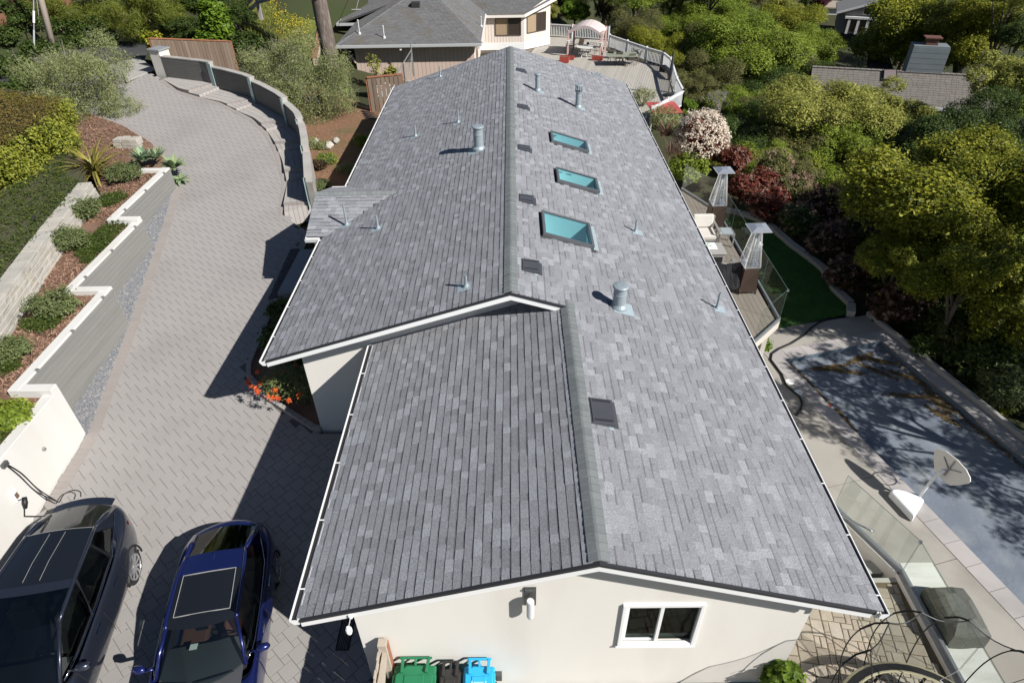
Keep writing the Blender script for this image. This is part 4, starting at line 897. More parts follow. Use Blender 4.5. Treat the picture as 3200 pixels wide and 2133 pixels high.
# ================================================================== WOODEN FENCES
m_wood = mat('weathered_wood_shaded', (.12,.08,.055), .9, (.19,.14,.105), 1.0, stretch=(5,5,.7), attr=(.20,.15,.115), bump=.35, bs=30, rnd=.12)  # weathered wood, with shade on the fence painted in as a darker tone
m_redw = mat('red_wood', (.26,.10,.05), .85, (.33,.14,.075), 3, stretch=(1,1,3), bump=.2)
def board_fence(name, label, a, c, za, zc, ha, hc, wid=.15, cap=True, facing=1, post=None, m=m_wood, rails=True):
    a = Vector(a); c = Vector(c); L = (c-a).length; d = (c-a)/L; nr = Vector((d.y, -d.x))*facing; t = thing(name, label, 'fence', (a.x, a.y, za)); n = int(L/wid); m_ = MB()
    for k in range(n):
        f = (k+.5)/n; p = a+d*(f*L); z0 = za+(zc-za)*f; h = ha+(hc-ha)*f; b = MB(); o = nr*(.012*(k % 2)+.002); ww = wid/2*.96
        b.add([(p.x-d.x*ww+o.x+nr.x*e, p.y-d.y*ww+o.y+nr.y*e, z) for e in (0,.02) for z, s in ((z0,0),(z0+h,0)) for _ in (0,)]+[(p.x+d.x*ww+o.x+nr.x*e, p.y+d.y*ww+o.y+nr.y*e, z) for e in (0,.02) for z in (z0, z0+h)], [(0,1,5,4),(2,6,7,3),(0,2,3,1),(4,5,7,6),(1,3,7,5),(0,4,6,2)], random.random())
        obj('fence_board', b, m, t)
    if rails:
        for hh in (.25, .85): b = MB(); b.bar((*(a-nr*.03), za+ha*hh), (*(c-nr*.03), zc+hc*hh), .05, .09); obj('rail', b, m_redw, t)
    if cap: b = MB(); b.bar((*a, za+ha+.03), (*c, zc+hc+.03), .14, .045); obj('cap_rail', b, m_redw, t)
    k = max(1, round(L/2.2))
    for i in range(k+1): p = a+d*(L*i/k)-nr*.06; f = i/k; b = MB(); b.box(p.x-.05, p.x+.05, p.y-.05, p.y+.05, za+(zc-za)*f-.2, za+(zc-za)*f+ha+(hc-ha)*f); obj('post', b, m_redw, t)
    return t
a = at(1100/2.139, 480/2.139, 2.42); c = at(1600/2.139, 500/2.139, 1.55)
board_fence('wood_fence', 'weathered redwood board fence behind the white gate pillar', (a.x-.35,a.y+.25), (c.x,c.y), 2.3, 1.6, 1.75, 1.75, .16)
a = at(1161, 348, 1.2); c = at(1000+492/2.139, 735/2.139, 1.15)
board_fence('wood_fence', 'brown plank fence closing the gap beside the far left house corner', (a.x,a.y), (c.x+.6,c.y+.2), 1.15, 1.15, 1.7, 1.7, .2)
t = board_fence('wood_gate', 'grey weathered plank gate standing against the front wall beside the bins', (-2.27,2.6), (-2.27,5.3), 0, 0, 1.66, 1.66, .14, cap=False, facing=-1, m=mat('grey_wood', (.33,.28,.225), .9, (.45,.39,.32), 1.0, stretch=(6,6,.8), attr=(.42,.36,.30), bump=.4, bs=30), rails=False)
m_gw = MATS['grey_wood']
for z in (.3, 1.45): obj('rail', MB().box(-2.25,-2.19,2.6,5.3,z,z+.1), m_gw, t)
obj('brace', MB().bar((-2.22,2.7,.4),(-2.22,5.2,1.4),.09,.05,(1,0,0)), m_gw, t); obj('top_post', MB().box(-2.31,-2.17,5.2,5.34,0,1.74), m_gw, t, bevel=.006)
obj('latch', MB().box(-2.17,-2.15,4.95,5.0,1.2,1.32), m_steel, t)
# far-left hillside fence (reddish, in the trees' shade)
m_redf = mat('red_fence', (.16,.075,.05), .9, (.21,.10,.065), 2, attr=(.20,.095,.06))
a = atT(0, 200); c = atT(250, 60); board_fence('wood_fence', 'long reddish fence across the street among the trunks', (a.x-2,a.y-1), (c.x,c.y), tz(a.x,a.y), tz(c.x,c.y), 1.7, 1.7, .3, cap=False, m=m_redf)
# ================================================================== KERBED BED BY THE HOUSE CORNER
KP = [(-7.5,16.6),(-7.5,13.75),(-7.38,13.3),(-6.67,12.5),(-6.23,12.18),(-5.16,11.42),(-4.93,11.36)]
m_kerb = mat('kerb_stone', (.30,.28,.265), .9, (.35,.33,.31), 2, attr=(.33,.31,.29), grain=.06)
kb = thing('bed_kerb', 'low block kerb curving round the bed at the house corner', 'kerb', (-6.5, 12.5, .5))
s = 0; KL = sum(math.dist(a, c) for a, c in zip(KP, KP[1:]))
while s < KL-.05:
    p0, d = along(KP, s+.006); p1, _ = along(KP, min(KL, s+.24)-.006); nr = Vector((-d.y, d.x)); b = MB(); z = dzz(p0.x, p0.y)
    b.slab([(p.x, p.y, z+.11) for p in (p0, p1, p1+nr*.13, p0+nr*.13)], .2, random.random()); obj('kerb_block', b, m_kerb, kb, bevel=.008); s += .24
HB = KP+[(-4.9,16.6)]
struct('planting_bed', strip_mesh(HB, lambda x, y: dzz(x, y)+.06, 0), m_mulch)
# ================================================================== NEIGHBOUR HOUSE (behind)
m_sid = mat('pink_siding', (.52,.40,.335), .85, (.56,.435,.365), 1.0, stretch=(4,4,.4), attr=(.55,.43,.36), bump=.1)
m_crm = mat('cream_siding', (.70,.61,.54), .85, (.74,.65,.58), 1.0, stretch=(4,4,.4), attr=(.72,.63,.56), bump=.1)
m_osh = mat('old_shingle', (.125,.125,.127), .95, (.165,.165,.165), 2.5, nd=6, attr=(.19,.19,.195), grain=.12, gs=40, stain=(.15,.13,.105), ss=.9, spec=.1)
m_gut = mat('grey_gutter', (.42,.43,.43), .5)
nb = thing('neighbour_house', 'neighbour pink sided house with a weathered grey hip roof', 'house', (-5, 46, 0))
def siding(parent, a, c, z0, z1, m, step=.30, top=None, th=.03):
    """vertical boards with recessed grooves between a and c (xy)"""
    a = Vector(a); c = Vector(c); L = (c-a).length; d = (c-a)/L; nr = Vector((d.y, -d.x)); n = max(1, int(L/step))
    for k in range(n):
        p0 = a+d*(L*k/n+.008); p1 = a+d*(L*(k+1)/n-.008); h0 = z1 if top is None else top((k+.03)/n); h1 = z1 if top is None else top((k+.97)/n); b = MB()
        b.add([(p0.x,p0.y,z0),(p1.x,p1.y,z0),(p1.x,p1.y,h1),(p0.x,p0.y,h0),(p0.x-nr.x*th,p0.y-nr.y*th,z0),(p1.x-nr.x*th,p1.y-nr.y*th,z0),(p1.x-nr.x*th,p1.y-nr.y*th,h1),(p0.x-nr.x*th,p0.y-nr.y*th,h0)], [(0,1,2,3),(7,6,5,4),(0,4,5,1),(1,5,6,2),(2,6,7,3),(3,7,4,0)], random.random())
        obj('siding_board', b, m, parent)
YN = 43.0; EZ = 2.28; EL, ER = -11.03, -1.98; ridgeY = 48.2
# eave corners from measurement; hip apex
apex = at(1000+650/2.139, 2/2.139, 5.0)
WLx, WRx, WYn = -10.05, -2.46, 43.6
b = MB(); b.box(WLx, WRx, WYn+.03, 52, -.4, EZ-.1); obj('wall', b, mat('siding_back', (.25,.19,.16), .9), nb)
siding(nb, (WLx,WYn), (WRx,WYn), -.05, EZ-.12, m_sid, .26); obj('wall', MB().box(WLx, WRx, WYn-.02, WYn+.02, -.5, -.06), mat('white_base', (.55,.52,.48), .8), nb)
siding(nb, (WRx+.03,WYn), (WRx+.03,52.0), -.4, EZ-.12, m_crm, .30)
b = MB(); b.box(-7.0,-6.92,WYn-.07,WYn-.0,-.3,EZ-.15); obj('downpipe', b, m_sid, nb)
for yy, w in ((45.3,.5),(46.8,.6),(49.2,1.0)):
    o = obj('window', MB().box(WRx+.02,WRx+.07,yy,yy+w,.5,1.75), mat('bronze_frame', (.08,.065,.05), .5), nb); obj('pane', MB().box(WRx+.06,WRx+.078,yy+.05,yy+w-.05,.56,1.69), mat('curtained_glass', (.42,.33,.24), .25, (.36,.28,.2), 1), o)
# hip roof: courses of real shingle strips on each slope
def slope_courses(parent, e0, e1, r0, r1, m, co=.16, th=.02, name='shingle_field', tab=.33):
    """courses between eave edge e0-e1 and top edge r0-r1 (3D); tabs as separate slabs in one mesh"""
    e0, e1, r0, r1 = map(Vector, (e0, e1, r0, r1)); L = max((r0-e0).length, (r1-e1).length); n = max(1, int(L/co)); V = []; F = []; Rn = []; N = (e1-e0).cross(r0-e0)
    if N.length < 1e-6: N = (e1-e0).cross(r1-e0)
    N.normalize()
    if N.z < 0: N = -N
    for i in range(n):
        f0, f1 = i/n, min(1, (i+1.08)/n); a0, a1 = e0.lerp(r0, f0), e1.lerp(r1, f0); c0, c1 = e0.lerp(r0, f1), e1.lerp(r1, f1); W_ = (a1-a0).length
        if W_ < .05: continue
        k = max(1, int(W_/tab)); cuts = [0]+sorted((j+random.uniform(-.25,.25))/k for j in range(1, k))+[1]
        for u0, u1 in zip(cuts, cuts[1:]):
            o = len(V); g = .006/W_; P = [a0.lerp(a1, u0+g), a0.lerp(a1, u1-g), c0.lerp(c1, u1-g), c0.lerp(c1, u0+g)]; h = th*random.uniform(.8,1.3)
            V += [P[0]+N*h, P[1]+N*h, P[2]+N*.004, P[3]+N*.004, P[0]-N*.01, P[1]-N*.01, P[2]-N*.01, P[3]-N*.01]
            F += [(o,o+1,o+2,o+3),(o+4,o+5,o+1,o),(o,o+3,o+7,o+4),(o+1,o+5,o+6,o+2)]; c = random.random(); Rn += [c]*4
    return npobj(name, [tuple(v) for v in V], F, m, parent, rnd=Rn, kind='stuff')
AP = Vector((-5.9, 49.9, 4.55))
hr = at(1545, 41, EZ); HR = Vector((-1.98, 52.2, EZ)); RB = Vector((-5.9, 56.0, 4.55)); HLf = Vector((EL, 56.0, EZ)); RBL = Vector((-5.9, 56.0, 4.55))
A0, A1 = Vector((EL,YN,EZ)), Vector((ER,YN,EZ))
b = MB(); b.slab([A0, A1, AP], .1); b.slab([A1, HR, RB, AP], .1); b.slab([A0, AP, RBL, HLf], .1); nroof = obj('roof', b, m_deck, nb)
slope_courses(nroof, A0, A1, AP, AP+Vector((.02,0,0)), m_osh); slope_courses(nroof, A1, HR, AP, RB, m_osh); slope_courses(nroof, HLf, A0, RBL, AP, m_osh)
def hipcaps(a, c, m, par, n=None):
    a = Vector(a); c = Vector(c); L = (c-a).length; n = n or int(L/.2); d = (c-a).normalized(); s = d.cross(Vector((0,0,1))).normalized()
    for k in range(n):
        p0 = a.lerp(c, k/n); p1 = a.lerp(c, (k+1.15)/n); b = MB(); w = .15; dr = Vector((0,0,-.055))
        b.add([p0+s*w+dr+Vector((0,0,.05)), p0+Vector((0,0,.05)), p0-s*w+dr+Vector((0,0,.05)), p1-s*w+dr+Vector((0,0,.03)), p1+Vector((0,0,.03)), p1+s*w+dr+Vector((0,0,.03)), p0+s*w+dr+Vector((0,0,.025)), p0+Vector((0,0,.025)), p0-s*w+dr+Vector((0,0,.025))], [(0,1,4,5),(1,2,3,4),(6,7,1,0),(7,8,2,1)], random.random())
        obj('hip_cap', b, m, par, flip=False)
hipcaps(A0, AP, m_osh, nroof); hipcaps(A1, AP, m_osh, nroof); hipcaps(AP, RB, m_osh, nroof, 24)
obj('gutter', MB().box(EL-.05, ER+.05, YN-.13, YN-.01, EZ-.17, EZ+.0), m_gut, nb, bevel=.015); obj('gutter', MB().box(ER+.01, ER+.10, YN, 52, EZ-.16, EZ-.01), mat('cream_paint', (.75,.70,.64), .6), nb)
obj('soffit', MB().box(EL, ER, YN, WYn, EZ-.14, EZ-.11), mat('soffit_brown', (.35,.28,.24), .8), nb)
for x in (-7.0,): obj('downpipe', MB().box(x-.06,x+.06,YN-.06,YN+.03,EZ-.34,EZ-.16), MATS['cream_paint'], nb)
b = MB(); b.bar((EL+.35,YN+.3,EZ-.15),(WLx+.0,WYn+.0,1.1),.12,.12); b.bar((EL+.1,YN+1.4,EZ-.15),(EL+.1,YN+4,EZ-.15),.1,.14); obj('brace', b, m_sid, nb)
# farther roof portion on the left, lower
L0, L1 = Vector((EL-.4, 54.6, EZ+.05)), Vector((EL+4.4, 49.5, EZ+1.9)); 
b = MB(); b.slab([(-12.3,49.6,2.25),(-7.9,49.6,3.6),(-7.0,58,3.9),(-12.3,58,2.25)], .12); r2_ = obj('side_roof', b, m_deck, nb)
slope_courses(r2_, (-12.3,58,2.26), (-12.3,49.6,2.26), (-7.0,58,3.91), (-7.9,49.6,3.61), m_osh); obj('gutter', MB().box(-12.42,-12.3,49.5,58,2.1,2.25), m_gut, nb); obj('gutter', MB().box(-12.4,-8,49.45,49.6,2.1,2.26), m_gut, nb)
# upper wing with windows, cream siding and white skirt
WX = (-1.15, .95); WYY = 52.0
wing = thing('house_wing', 'cream sided wing with two bronze windows under a grey shed roof', 'house wing', (0, 53, -.3))
cB = at(1640, 153, -.25)
P0 = Vector((-2.9, 52.0)); P1 = Vector((.86, 52.0)); P2 = Vector((2.9, 53.6))
b = MB(); b.prism([(-2.9,52.04),(.84,52.04),(2.86,53.64),(2.86,60),(-2.9,60)], -1.2, 2.2); obj('wall', b, mat('siding_back', (.25,.19,.16)), wing)
m_tan2 = mat('tan_curtain', (.30,.22,.14), .8, (.36,.27,.17), .8, stretch=(6,6,.2)); m_br = MATS['bronze_frame']
siding(wing, P0, P1, .25, 2.15, m_crm, .22); siding(wing, P1, P2, .25, 2.9, m_crm, .22, top=lambda f: 2.15+1.0*f)
b = MB(); b.bar((*P0,.0),(*P1,.0),.05,.5); b.bar((*P1,.0),(*P2,.0),.05,.5); obj('skirt', b, m_white, wing)
b = MB(); b.box(-2.3,-1.5,51.95,51.99,-1.0,-.4); b.box(.0,.8,51.95,51.99,-1.0,-.4); obj('vent_opening', b, mat('dark_gap', (.02,.02,.02)), wing)
def winin(par, a, c, f0, f1, z0, z1, split):
    a = Vector(a); c = Vector(c); d = (c-a); n = Vector((d.y, -d.x)).normalized(); p0 = a+d*f0; p1 = a+d*f1; w = obj('window', MB().bar((*(p0+n*.02),z0),(*(p1+n*.02),z0),.06,.05).bar((*(p0+n*.02),z1),(*(p1+n*.02),z1),.06,.05).bar((*(p0+n*.02),z0),(*(p0+n*.02),z1),.06,.05).bar((*(p1+n*.02),z0),(*(p1+n*.02),z1),.06,.05).bar((*((p0.lerp(p1,split))+n*.02),z0),(*((p0.lerp(p1,split))+n*.02),z1),.05,.05), m_br, par)
    for g0, g1, m in ((0, split, m_tan2), (split, 1, mat('dark_glass', (.045,.035,.03), .15, (.06,.045,.035), .7, spec=.6))):
        s0, s1 = p0.lerp(p1, g0), p0.lerp(p1, g1); b = MB(); b.add([(*(s0+n*.012),z0),(*(s1+n*.012),z0),(*(s1+n*.012),z1),(*(s0+n*.012),z1)], [(0,1,2,3)]); obj('pane', b, m, w, flip=False)
winin(wing, P0, P1, .44, .94, .78, 1.95, .5); winin(wing, P1, P2, .12, .82, .85, 2.1, .5)
RW = [Vector((-2.6,51.7,2.22)), Vector((.9,51.7,2.22)), Vector((3.3,53.6,3.2)), Vector((3.6,60.5,4.6)), Vector((-6,60.5,4.8)), Vector((-4.3,53.6,3.9))]
b = MB(); b.slab([(-2.9,51.7,2.2),(.9,51.7,2.2),(3.2,60.5,4.1),(-5.5,60.5,4.1)], .12); b.slab([(.9,51.7,2.2),(3.3,53.5,3.0),(3.2,60.5,4.1)], .12); wr = obj('roof', b, m_deck, wing)
slope_courses(wr, (-2.9,51.7,2.21), (.9,51.7,2.21), (-5.5,60.5,4.11), (3.2,60.5,4.11), m_osh); slope_courses(wr, (.9,51.7,2.21), (3.3,53.5,3.01), (3.2,60.5,4.11), (3.22,60.5,4.11), m_osh)
obj('fascia', MB().bar((-2.9,51.66,2.12),(.9,51.66,2.12),.04,.17).bar((.9,51.66,2.12),(3.32,53.47,2.92),.05,.2), MATS['cream_paint'], wing)
# roof fittings
def onhip(px, py, n, p0):
    v = ray(px, py); n = Vector(n); t = (Vector(p0)-Vector(CAM)).dot(n)/Vector(v).dot(n); return Vector(CAM+v*t)
nF = (A1-A0).cross(AP-A0); nRt = (HR-A1).cross(AP-A1)
for px, py, h, nn in ((1000+430/2.139,255/2.139,.7,nF),(1000+265/2.139,228/2.139,.8,nF),(1000+1078/2.139,178/2.139,.6,nRt)):
    p = onhip(px, py, nn, A1); b = MB(); b.lathe((p.x,p.y,p.z-.05), [(.11,0),(.09,.12),(.035,.16),(.035,h),(.05,h),(.05,h+.06),(.02,h+.08)], 10); obj('vent_pipe', b, mat('pale_pipe', (.55,.56,.56), .5), nb)
p = onhip(1000+640/2.139, 45/2.139, nF, A1); obj('roof_vent', MB().box(p.x-.28,p.x+.28,p.y-.2,p.y+.25,p.z-.1,p.z+.28), mat('black_vent', (.03,.03,.03), .6), nb, bevel=.03)
p = onhip(1000+255/2.139, 150/2.139, nF, A1); b = MB(); b.bar((p.x-.3,p.y,p.z+.75),(p.x+.3,p.y,p.z+.75),.03,.03); obj('service_mast', b, MATS['pale_pipe'], nb)
pm0 = Vector((p.x, p.y, p.z+.75)); far = Vector((-13, 75, 9.0)); b = MB(); b.tube([pm0.lerp(far, t)+Vector((0,0,-1.2*4*t*(1-t)*.5)) for t in np.linspace(0,1,14)], .014, 5); tag(obj('power_line', b, mat('grey_cable', (.35,.36,.36), .6), base=pm0), 'thin power line sagging over the grassy slope to the neighbour roof mast', 'power line')
# bins and white tub beside the neighbour wall, chain-link panel
p = at(1000+505/2.941, 755/2.941, .9); t = thing('green_bin', 'dark green bin by the pink wall behind the plank fence', 'bin', (p.x, p.y, .2))
obj('body', MB().prism([(p.x-.5,p.y-.3),(p.x+.45,p.y-.3),(p.x+.45,p.y+.3),(p.x-.5,p.y+.3)], .1, .85), mat('dark_green_plastic', (.02,.05,.035), .5), t, bevel=.04); obj('lid', MB().prism([(p.x-.53,p.y-.34),(p.x+.48,p.y-.34),(p.x+.48,p.y+.34),(p.x-.53,p.y+.34)], .85, .92), MATS['dark_green_plastic'], t, bevel=.03)
p = at(1000+590/2.941, 770/2.941, .8); t = thing('white_tub', 'white storage tub beside the dark green bin', 'tub', (p.x, p.y, .2))
obj('body', MB().prism([(p.x-.55,p.y-.3),(p.x+.7,p.y-.35),(p.x+.75,p.y+.3),(p.x-.55,p.y+.3)], .1, .72), mat('white_plastic', (.78,.78,.76), .45), t, bevel=.05); obj('lid', MB().prism([(p.x-.6,p.y-.35),(p.x+.76,p.y-.4),(p.x+.8,p.y+.35),(p.x-.6,p.y+.35)], .72, .78), MATS['white_plastic'], t, bevel=.02)
m_galv = mat('galvanised', (.45,.46,.46), .45, metal=.7)
g0 = at(1237, 262, 1.2); g1 = at(1281, 250, .6); t = thing('wire_fence', 'galvanised chain link panel leaning by the pink wall', 'wire fence', (g0.x, g0.y, 1))
g0.z = .7; g1.z = .5; A_p, B_p = g0, g1+Vector((.1,1.2,0)); H_ = 1.55
b = MB(); b.tube([A_p, A_p+Vector((0,0,.9)), B_p+Vector((0,0,H_))], .035, 6); b.tube([B_p, B_p+Vector((0,0,H_+.5))], .04, 6); mp_ = (A_p+B_p)/2; b.tube([mp_, mp_+Vector((0,0,1.2))], .025, 6); obj('frame', b, m_galv, t)
b = MB()
for k in range(14):
    f = k/14; a = A_p.lerp(B_p, f); h0 = .9+(H_-.9)*f; b.tube([a, A_p.lerp(B_p, min(1, f+.35))+Vector((0,0,h0))], .006, 4); b.tube([a+Vector((0,0,h0)), A_p.lerp(B_p, min(1, f+.35))], .006, 4)
obj('mesh', b, m_galv, t)
# black drain pipes lying by the fence
b = MB()
for k in range(4): p0 = at(1000+(280+k*8)/2.139, (745+k*14)/2.139, 1.2); p1 = at(1000+(395+k*4)/2.139, (770+k*10)/2.139, 1.1); b.tube([p0, p1], .06, 7)
tag(obj('drain_pipes', b, MATS['black_rubber'], base=p0), 'stack of black corrugated pipes on the soil by the plank fence', 'pipes')
# neighbour driveway, its pink retaining wall
ND = [at(1085,0,.3), at(1180,0,.3), at(1125,72,.35), at(1062,90,.35), at(1058,0,.3)]
b = MB(); b.add([(-13.2,47.5,.42),(-10.2,47.5,.42),(-10.0,50,.42),(-9.5,84,1.6),(-15.5,84,1.6),(-13.6,60,.6)], [(0,1,2,3,4,5)]); struct('neighbour_driveway', b, mat('pale_concrete', (.36,.37,.375), .9, (.42,.42,.42), .5, stretch=(3,.3,1), stain=(.33,.33,.33)))
W0, W1 = Vector((-12.6,43.2,0)), Vector((-14.8,62,0))
b = MB(); b.add([(-12.3,42.6,.0),(-13.4,50,.2),(-15.2,66,.6),(-15.2,66,3.0),(-13.4,50,2.3),(-12.3,42.6,1.6),(-12.55,42.6,.0),(-13.65,50,.2),(-15.45,66,.6),(-15.45,66,3.0),(-13.65,50,2.3),(-12.55,42.6,1.6)], [(0,1,4,5),(1,2,3,4),(11,10,7,6),(10,9,8,7),(5,4,10,11),(4,3,9,10),(0,5,11,6)])
t = tag(obj('retaining_wall', b, mat('pink_stucco', (.60,.46,.38), .9, (.66,.52,.43), .8, bump=.2, bs=30, stain=(.55,.42,.34)), base=(-13,48,0)), 'pinkish retaining wall holding up the grassy slope behind the pine', 'retaining wall')
b = MB(); b.bar((-12.42,42.6,1.65),(-13.52,50,2.35),.34,.1); b.bar((-13.52,50,2.35),(-15.32,66,3.05),.34,.1); obj('coping', b, mat('rust_coping', (.26,.13,.08), .9), t)
# grassy slope behind it with a split-rail fence of grey logs
GS_ = [(-12.7,42.8,1.6),(-13.8,50,2.3),(-15.6,66,3.0),(-26,66,7.0),(-21.5,52,4.4),(-17.5,44,2.9)]
gs = struct('grassy_slope', MB().add(GS_, [(0,1,4,5),(1,2,3,4)]), mat('slope_grass', (.10,.13,.025), .95, (.17,.18,.035), .6, bump=.6, bs=20, stain=(.21,.16,.10), ss=.28))
def gsz(x, y):
    f = (y-42.8)/23.2; xr = -12.7-2.9*f; zr_ = 1.6+1.4*f; return zr_+max(0, xr-x)*.36
gpoly = [p[:2] for p in GS_]
def tufts(name, poly, n, zf, h0, h1, m, w): 
    o = blades(name, poly, n, 0, h0, h1, m, w); me = o.data; co = np.zeros(len(me.vertices)*3, np.float32); me.vertices.foreach_get('co', co); co = co.reshape(-1, 3); co[:, 2] += np.repeat(np.array([zf(*p) for p in (co[0::3, :2]+co[1::3, :2])/2]), 3); me.vertices.foreach_set('co', co.ravel()); return o
tufts('grass', gpoly, 16000, gsz, .1, .35, mat('slope_blade', (.12,.16,.03), .8, attr=(.24,.22,.04), transl=.3), .03)
fpoly = [(-13.5,45),(-15.4,65),(-22,65),(-15.2,45)]
P = sample(fpoly, 1500); V = []; F = []
for i, (x, y) in enumerate(P): z = gsz(x, y)+random.uniform(.1,.4); k = random.uniform(.015,.035); o = len(V); V += [(x-k,y,z),(x,y-k,z-.02),(x+k,y,z),(x,y+k,z+.03)]; F.append((o,o+1,o+2,o+3))
npobj('wildflowers', V, F, mat('yellow_flower', (.62,.45,.02), .8), kind='stuff')
lg = thing('log_fence', 'weathered grey log rail fence along the grassy slope', 'fence', (-17, 50, 3.5)); m_log = mat('grey_log', (.26,.245,.235), .9, (.34,.32,.305), 1.5, bump=.4, bs=20)
lp = [at(400+1045/3.136, 250/3.136, 3.2), at(400+1270/3.136, 25/3.136, 4.4), at(400+1440/3.136, -8, 5.0)]
for a, c in zip(lp, lp[1:]):
    for h in (.0, .42): b = MB(); b.bar(a+Vector((0,0,h)), c+Vector((0,0,h)), .16, .2); obj('rail', b, m_log, lg)
for f in (0, .5, 1): p = lp[0].lerp(lp[1], f); obj('post', MB().box(p.x-.1,p.x+.1,p.y-.1,p.y+.1,p.z-1,p.z+.65), m_log, lg)
# ================================================================== NEIGHBOUR DECK, RAILS, GAZEBO, FURNITURE
ZD = -.3
dpoly = [at(1000+1410/2.139,350/2.139,ZD), at(1650+190/3.92,50+250/3.92,ZD), at(1650+985/3.92,50+300/3.92,ZD), at(1650+990/3.92,50+395/3.92,ZD), at(1650+1440/3.92,50+560/3.92,ZD), at(1650+1640/3.92,50+620/3.92,ZD), at(1650+1730/3.92,50+700/3.92,ZD), at(1650+1800/3.92,50+950/3.92,ZD), at(1650+1880/3.92,50+1115/3.92,ZD), at(1650+1500/3.92,50+1330/3.92,ZD)]
dpoly = [(p.x, p.y) for p in dpoly]+[(5.4,33),(1.5,44)]
dk = struct('neighbour_deck', strip_mesh(dpoly[::-1], lambda x, y: ZD, -.03), mat('dark_gap', (.02,.02,.02)))
m_dk = mat('grey_deck_board', (.34,.315,.275), .85, (.40,.375,.33), 1.0, stretch=(3,.4,1), attr=(.40,.375,.335), bump=.15, rnd=.06)
ya = 33.0; n = 0; dirv = Vector((.25, .968)); prp = Vector((.968, -.25)); cvx = None
A2 = np.array(dpoly)
for k in range(-40, 75):
    # board along dirv, clipped to the deck outline by sampling
    base = Vector((5, 42))+prp*(k*.152); ts = np.arange(-14, 16, .25); P = np.array([[base.x+dirv.x*t, base.y+dirv.y*t] for t in ts]); ins = inpoly(P, dpoly); run = None
    for t, f in list(zip(ts, ins))+[(99, False)]:
        if f and run is None: run = t
        if not f and run is not None:
            t1 = t-.25 if t < 90 else ts[-1]
            if t1-run > .4:
                a = base+dirv*run; c = base+dirv*t1; b = MB(); w = prp*.07; b.slab([(a.x-w.x,a.y-w.y,ZD),(a.x+w.x,a.y+w.y,ZD),(c.x+w.x,c.y+w.y,ZD),(c.x-w.x,c.y-w.y,ZD)], .03, random.random()); obj('deck_board', b, m_dk, dk)
            run = None
m_rail = mat('white_rail_paint', (.70,.71,.71), .6, (.62,.63,.63), 2)
def railing(label, pts, z, h=.92, solid=False, cap=.11):
    t = thing('deck_railing', label, 'railing', (*pts[0], z), 'white railings round the neighbour deck')
    for a, c in zip(pts, pts[1:]):
        a = Vector(a); c = Vector(c); L = (c-a).length; d = (c-a)/L; b = MB()
        b.bar((*a,z+h),(*c,z+h),cap,.05); b.bar((*a,z+h-.09),(*c,z+h-.09),.04,.06); b.bar((*a,z+.1),(*c,z+.1),.04,.07); obj('rail', b, m_rail, t)
        n = int(L/.13)
        for k in range(1, n): p = a+d*(L*k/n); b = MB(); b.box(p.x-.02,p.x+.02,p.y-.02,p.y+.02,z+.1,z+h-.08); obj('baluster', b, m_rail, t)
    for p in pts: b = MB(); b.box(p[0]-.06,p[0]+.06,p[1]-.06,p[1]+.06,z-.4,z+h+.1); obj('post', b, m_rail, t)
    return t
dp = dpoly
railing('white back railing behind the canopy gazebo', [dp[1], ((dp[1][0]*.55+dp[2][0]*.45), (dp[1][1]*.55+dp[2][1]*.45)), dp[2]], ZD)
railing('white railing running down from the gazebo corner to the trees', [dp[3], (dp[3][0]*.5+dp[4][0]*.5, dp[3][1]*.5+dp[4][1]*.5), dp[4], dp[5]], ZD)
railing('white railing jogging along the tree side by the bench', [dp[5], dp[6], dp[7], dp[8]], ZD)
railing('nearest white railing slanting down beside the red picnic table', [dp[8], (dp[8][0]*.5+dp[9][0]*.5, dp[8][1]*.5+dp[9][1]*.5), dp[9]], ZD)
# gazebo
gz = thing('gazebo', 'canopy gazebo with pink posts and a pale arched fabric roof', 'gazebo', at(1650+680/3.92, 50+500/3.92, ZD)); m_pk = mat('pink_post', (.50,.33,.30), .7); m_cv = mat('canopy_fabric', (.66,.56,.55), .9, (.72,.63,.61), 2, stretch=(1,5,1), transl=.25)
ga_, gb_ = at(1650+485/3.92, 50+495/3.92, ZD), at(1650+880/3.92, 50+520/3.92, ZD); gdir = (gb_-ga_); gprp = Vector((-gdir.y, gdir.x, 0)).normalized()*gdir.length*.8
for p in (ga_, gb_, ga_+gprp, gb_+gprp): b = MB(); b.box(p.x-.07,p.x+.07,p.y-.07,p.y+.07,ZD,ZD+1.75); obj('post', b, m_pk, gz)
rows = []
for i in range(9):
    f = i/8; rows.append([ga_+gdir*(-.03+1.06*f)+gprp*(g*1.1-.05)+Vector((0,0,1.62+.52*math.sin(math.pi*f)-(.0))) for g in (0,.5,1)])
b = MB().grid(rows); b.grid([[r[0]+Vector((0,0,-.18)), r[0]] for r in rows]); obj('canopy', b, m_cv, gz, flip=False)
b = MB()
for i in range(8): f = i/8; f2 = (i+1)/8; b.bar(ga_+gdir*f+Vector((0,0,1.5+.5*math.sin(math.pi*f))), ga_+gdir*f2+Vector((0,0,1.5+.5*math.sin(math.pi*f2))), .06, .06)
obj('arch', b, m_pk, gz)
obj('curtain', MB().tube([gb_+gprp*.3+Vector((0,0,1.7)), gb_+gprp*.28+Vector((-.05,0,.9)), gb_+gprp*.3+Vector((0,0,.1))], [.16,.07,.14], 8), mat('beige_fabric', (.45,.36,.30), .9), gz)
for s, p in enumerate((ga_, gb_)): b = MB(); b.lathe((p.x,p.y-.14,ZD+.85), [(.06,0),(.13,.22),(.14,.24)], 10); tag(obj('hanging_pot', b, mat('white_pot', (.62,.6,.58), .7), base=p), ('small white pot on the left gazebo post', 'small white pot on the right gazebo post')[s], 'pot')
m_rp = mat('red_planter', (.30,.045,.035), .6, (.38,.07,.05), 3)
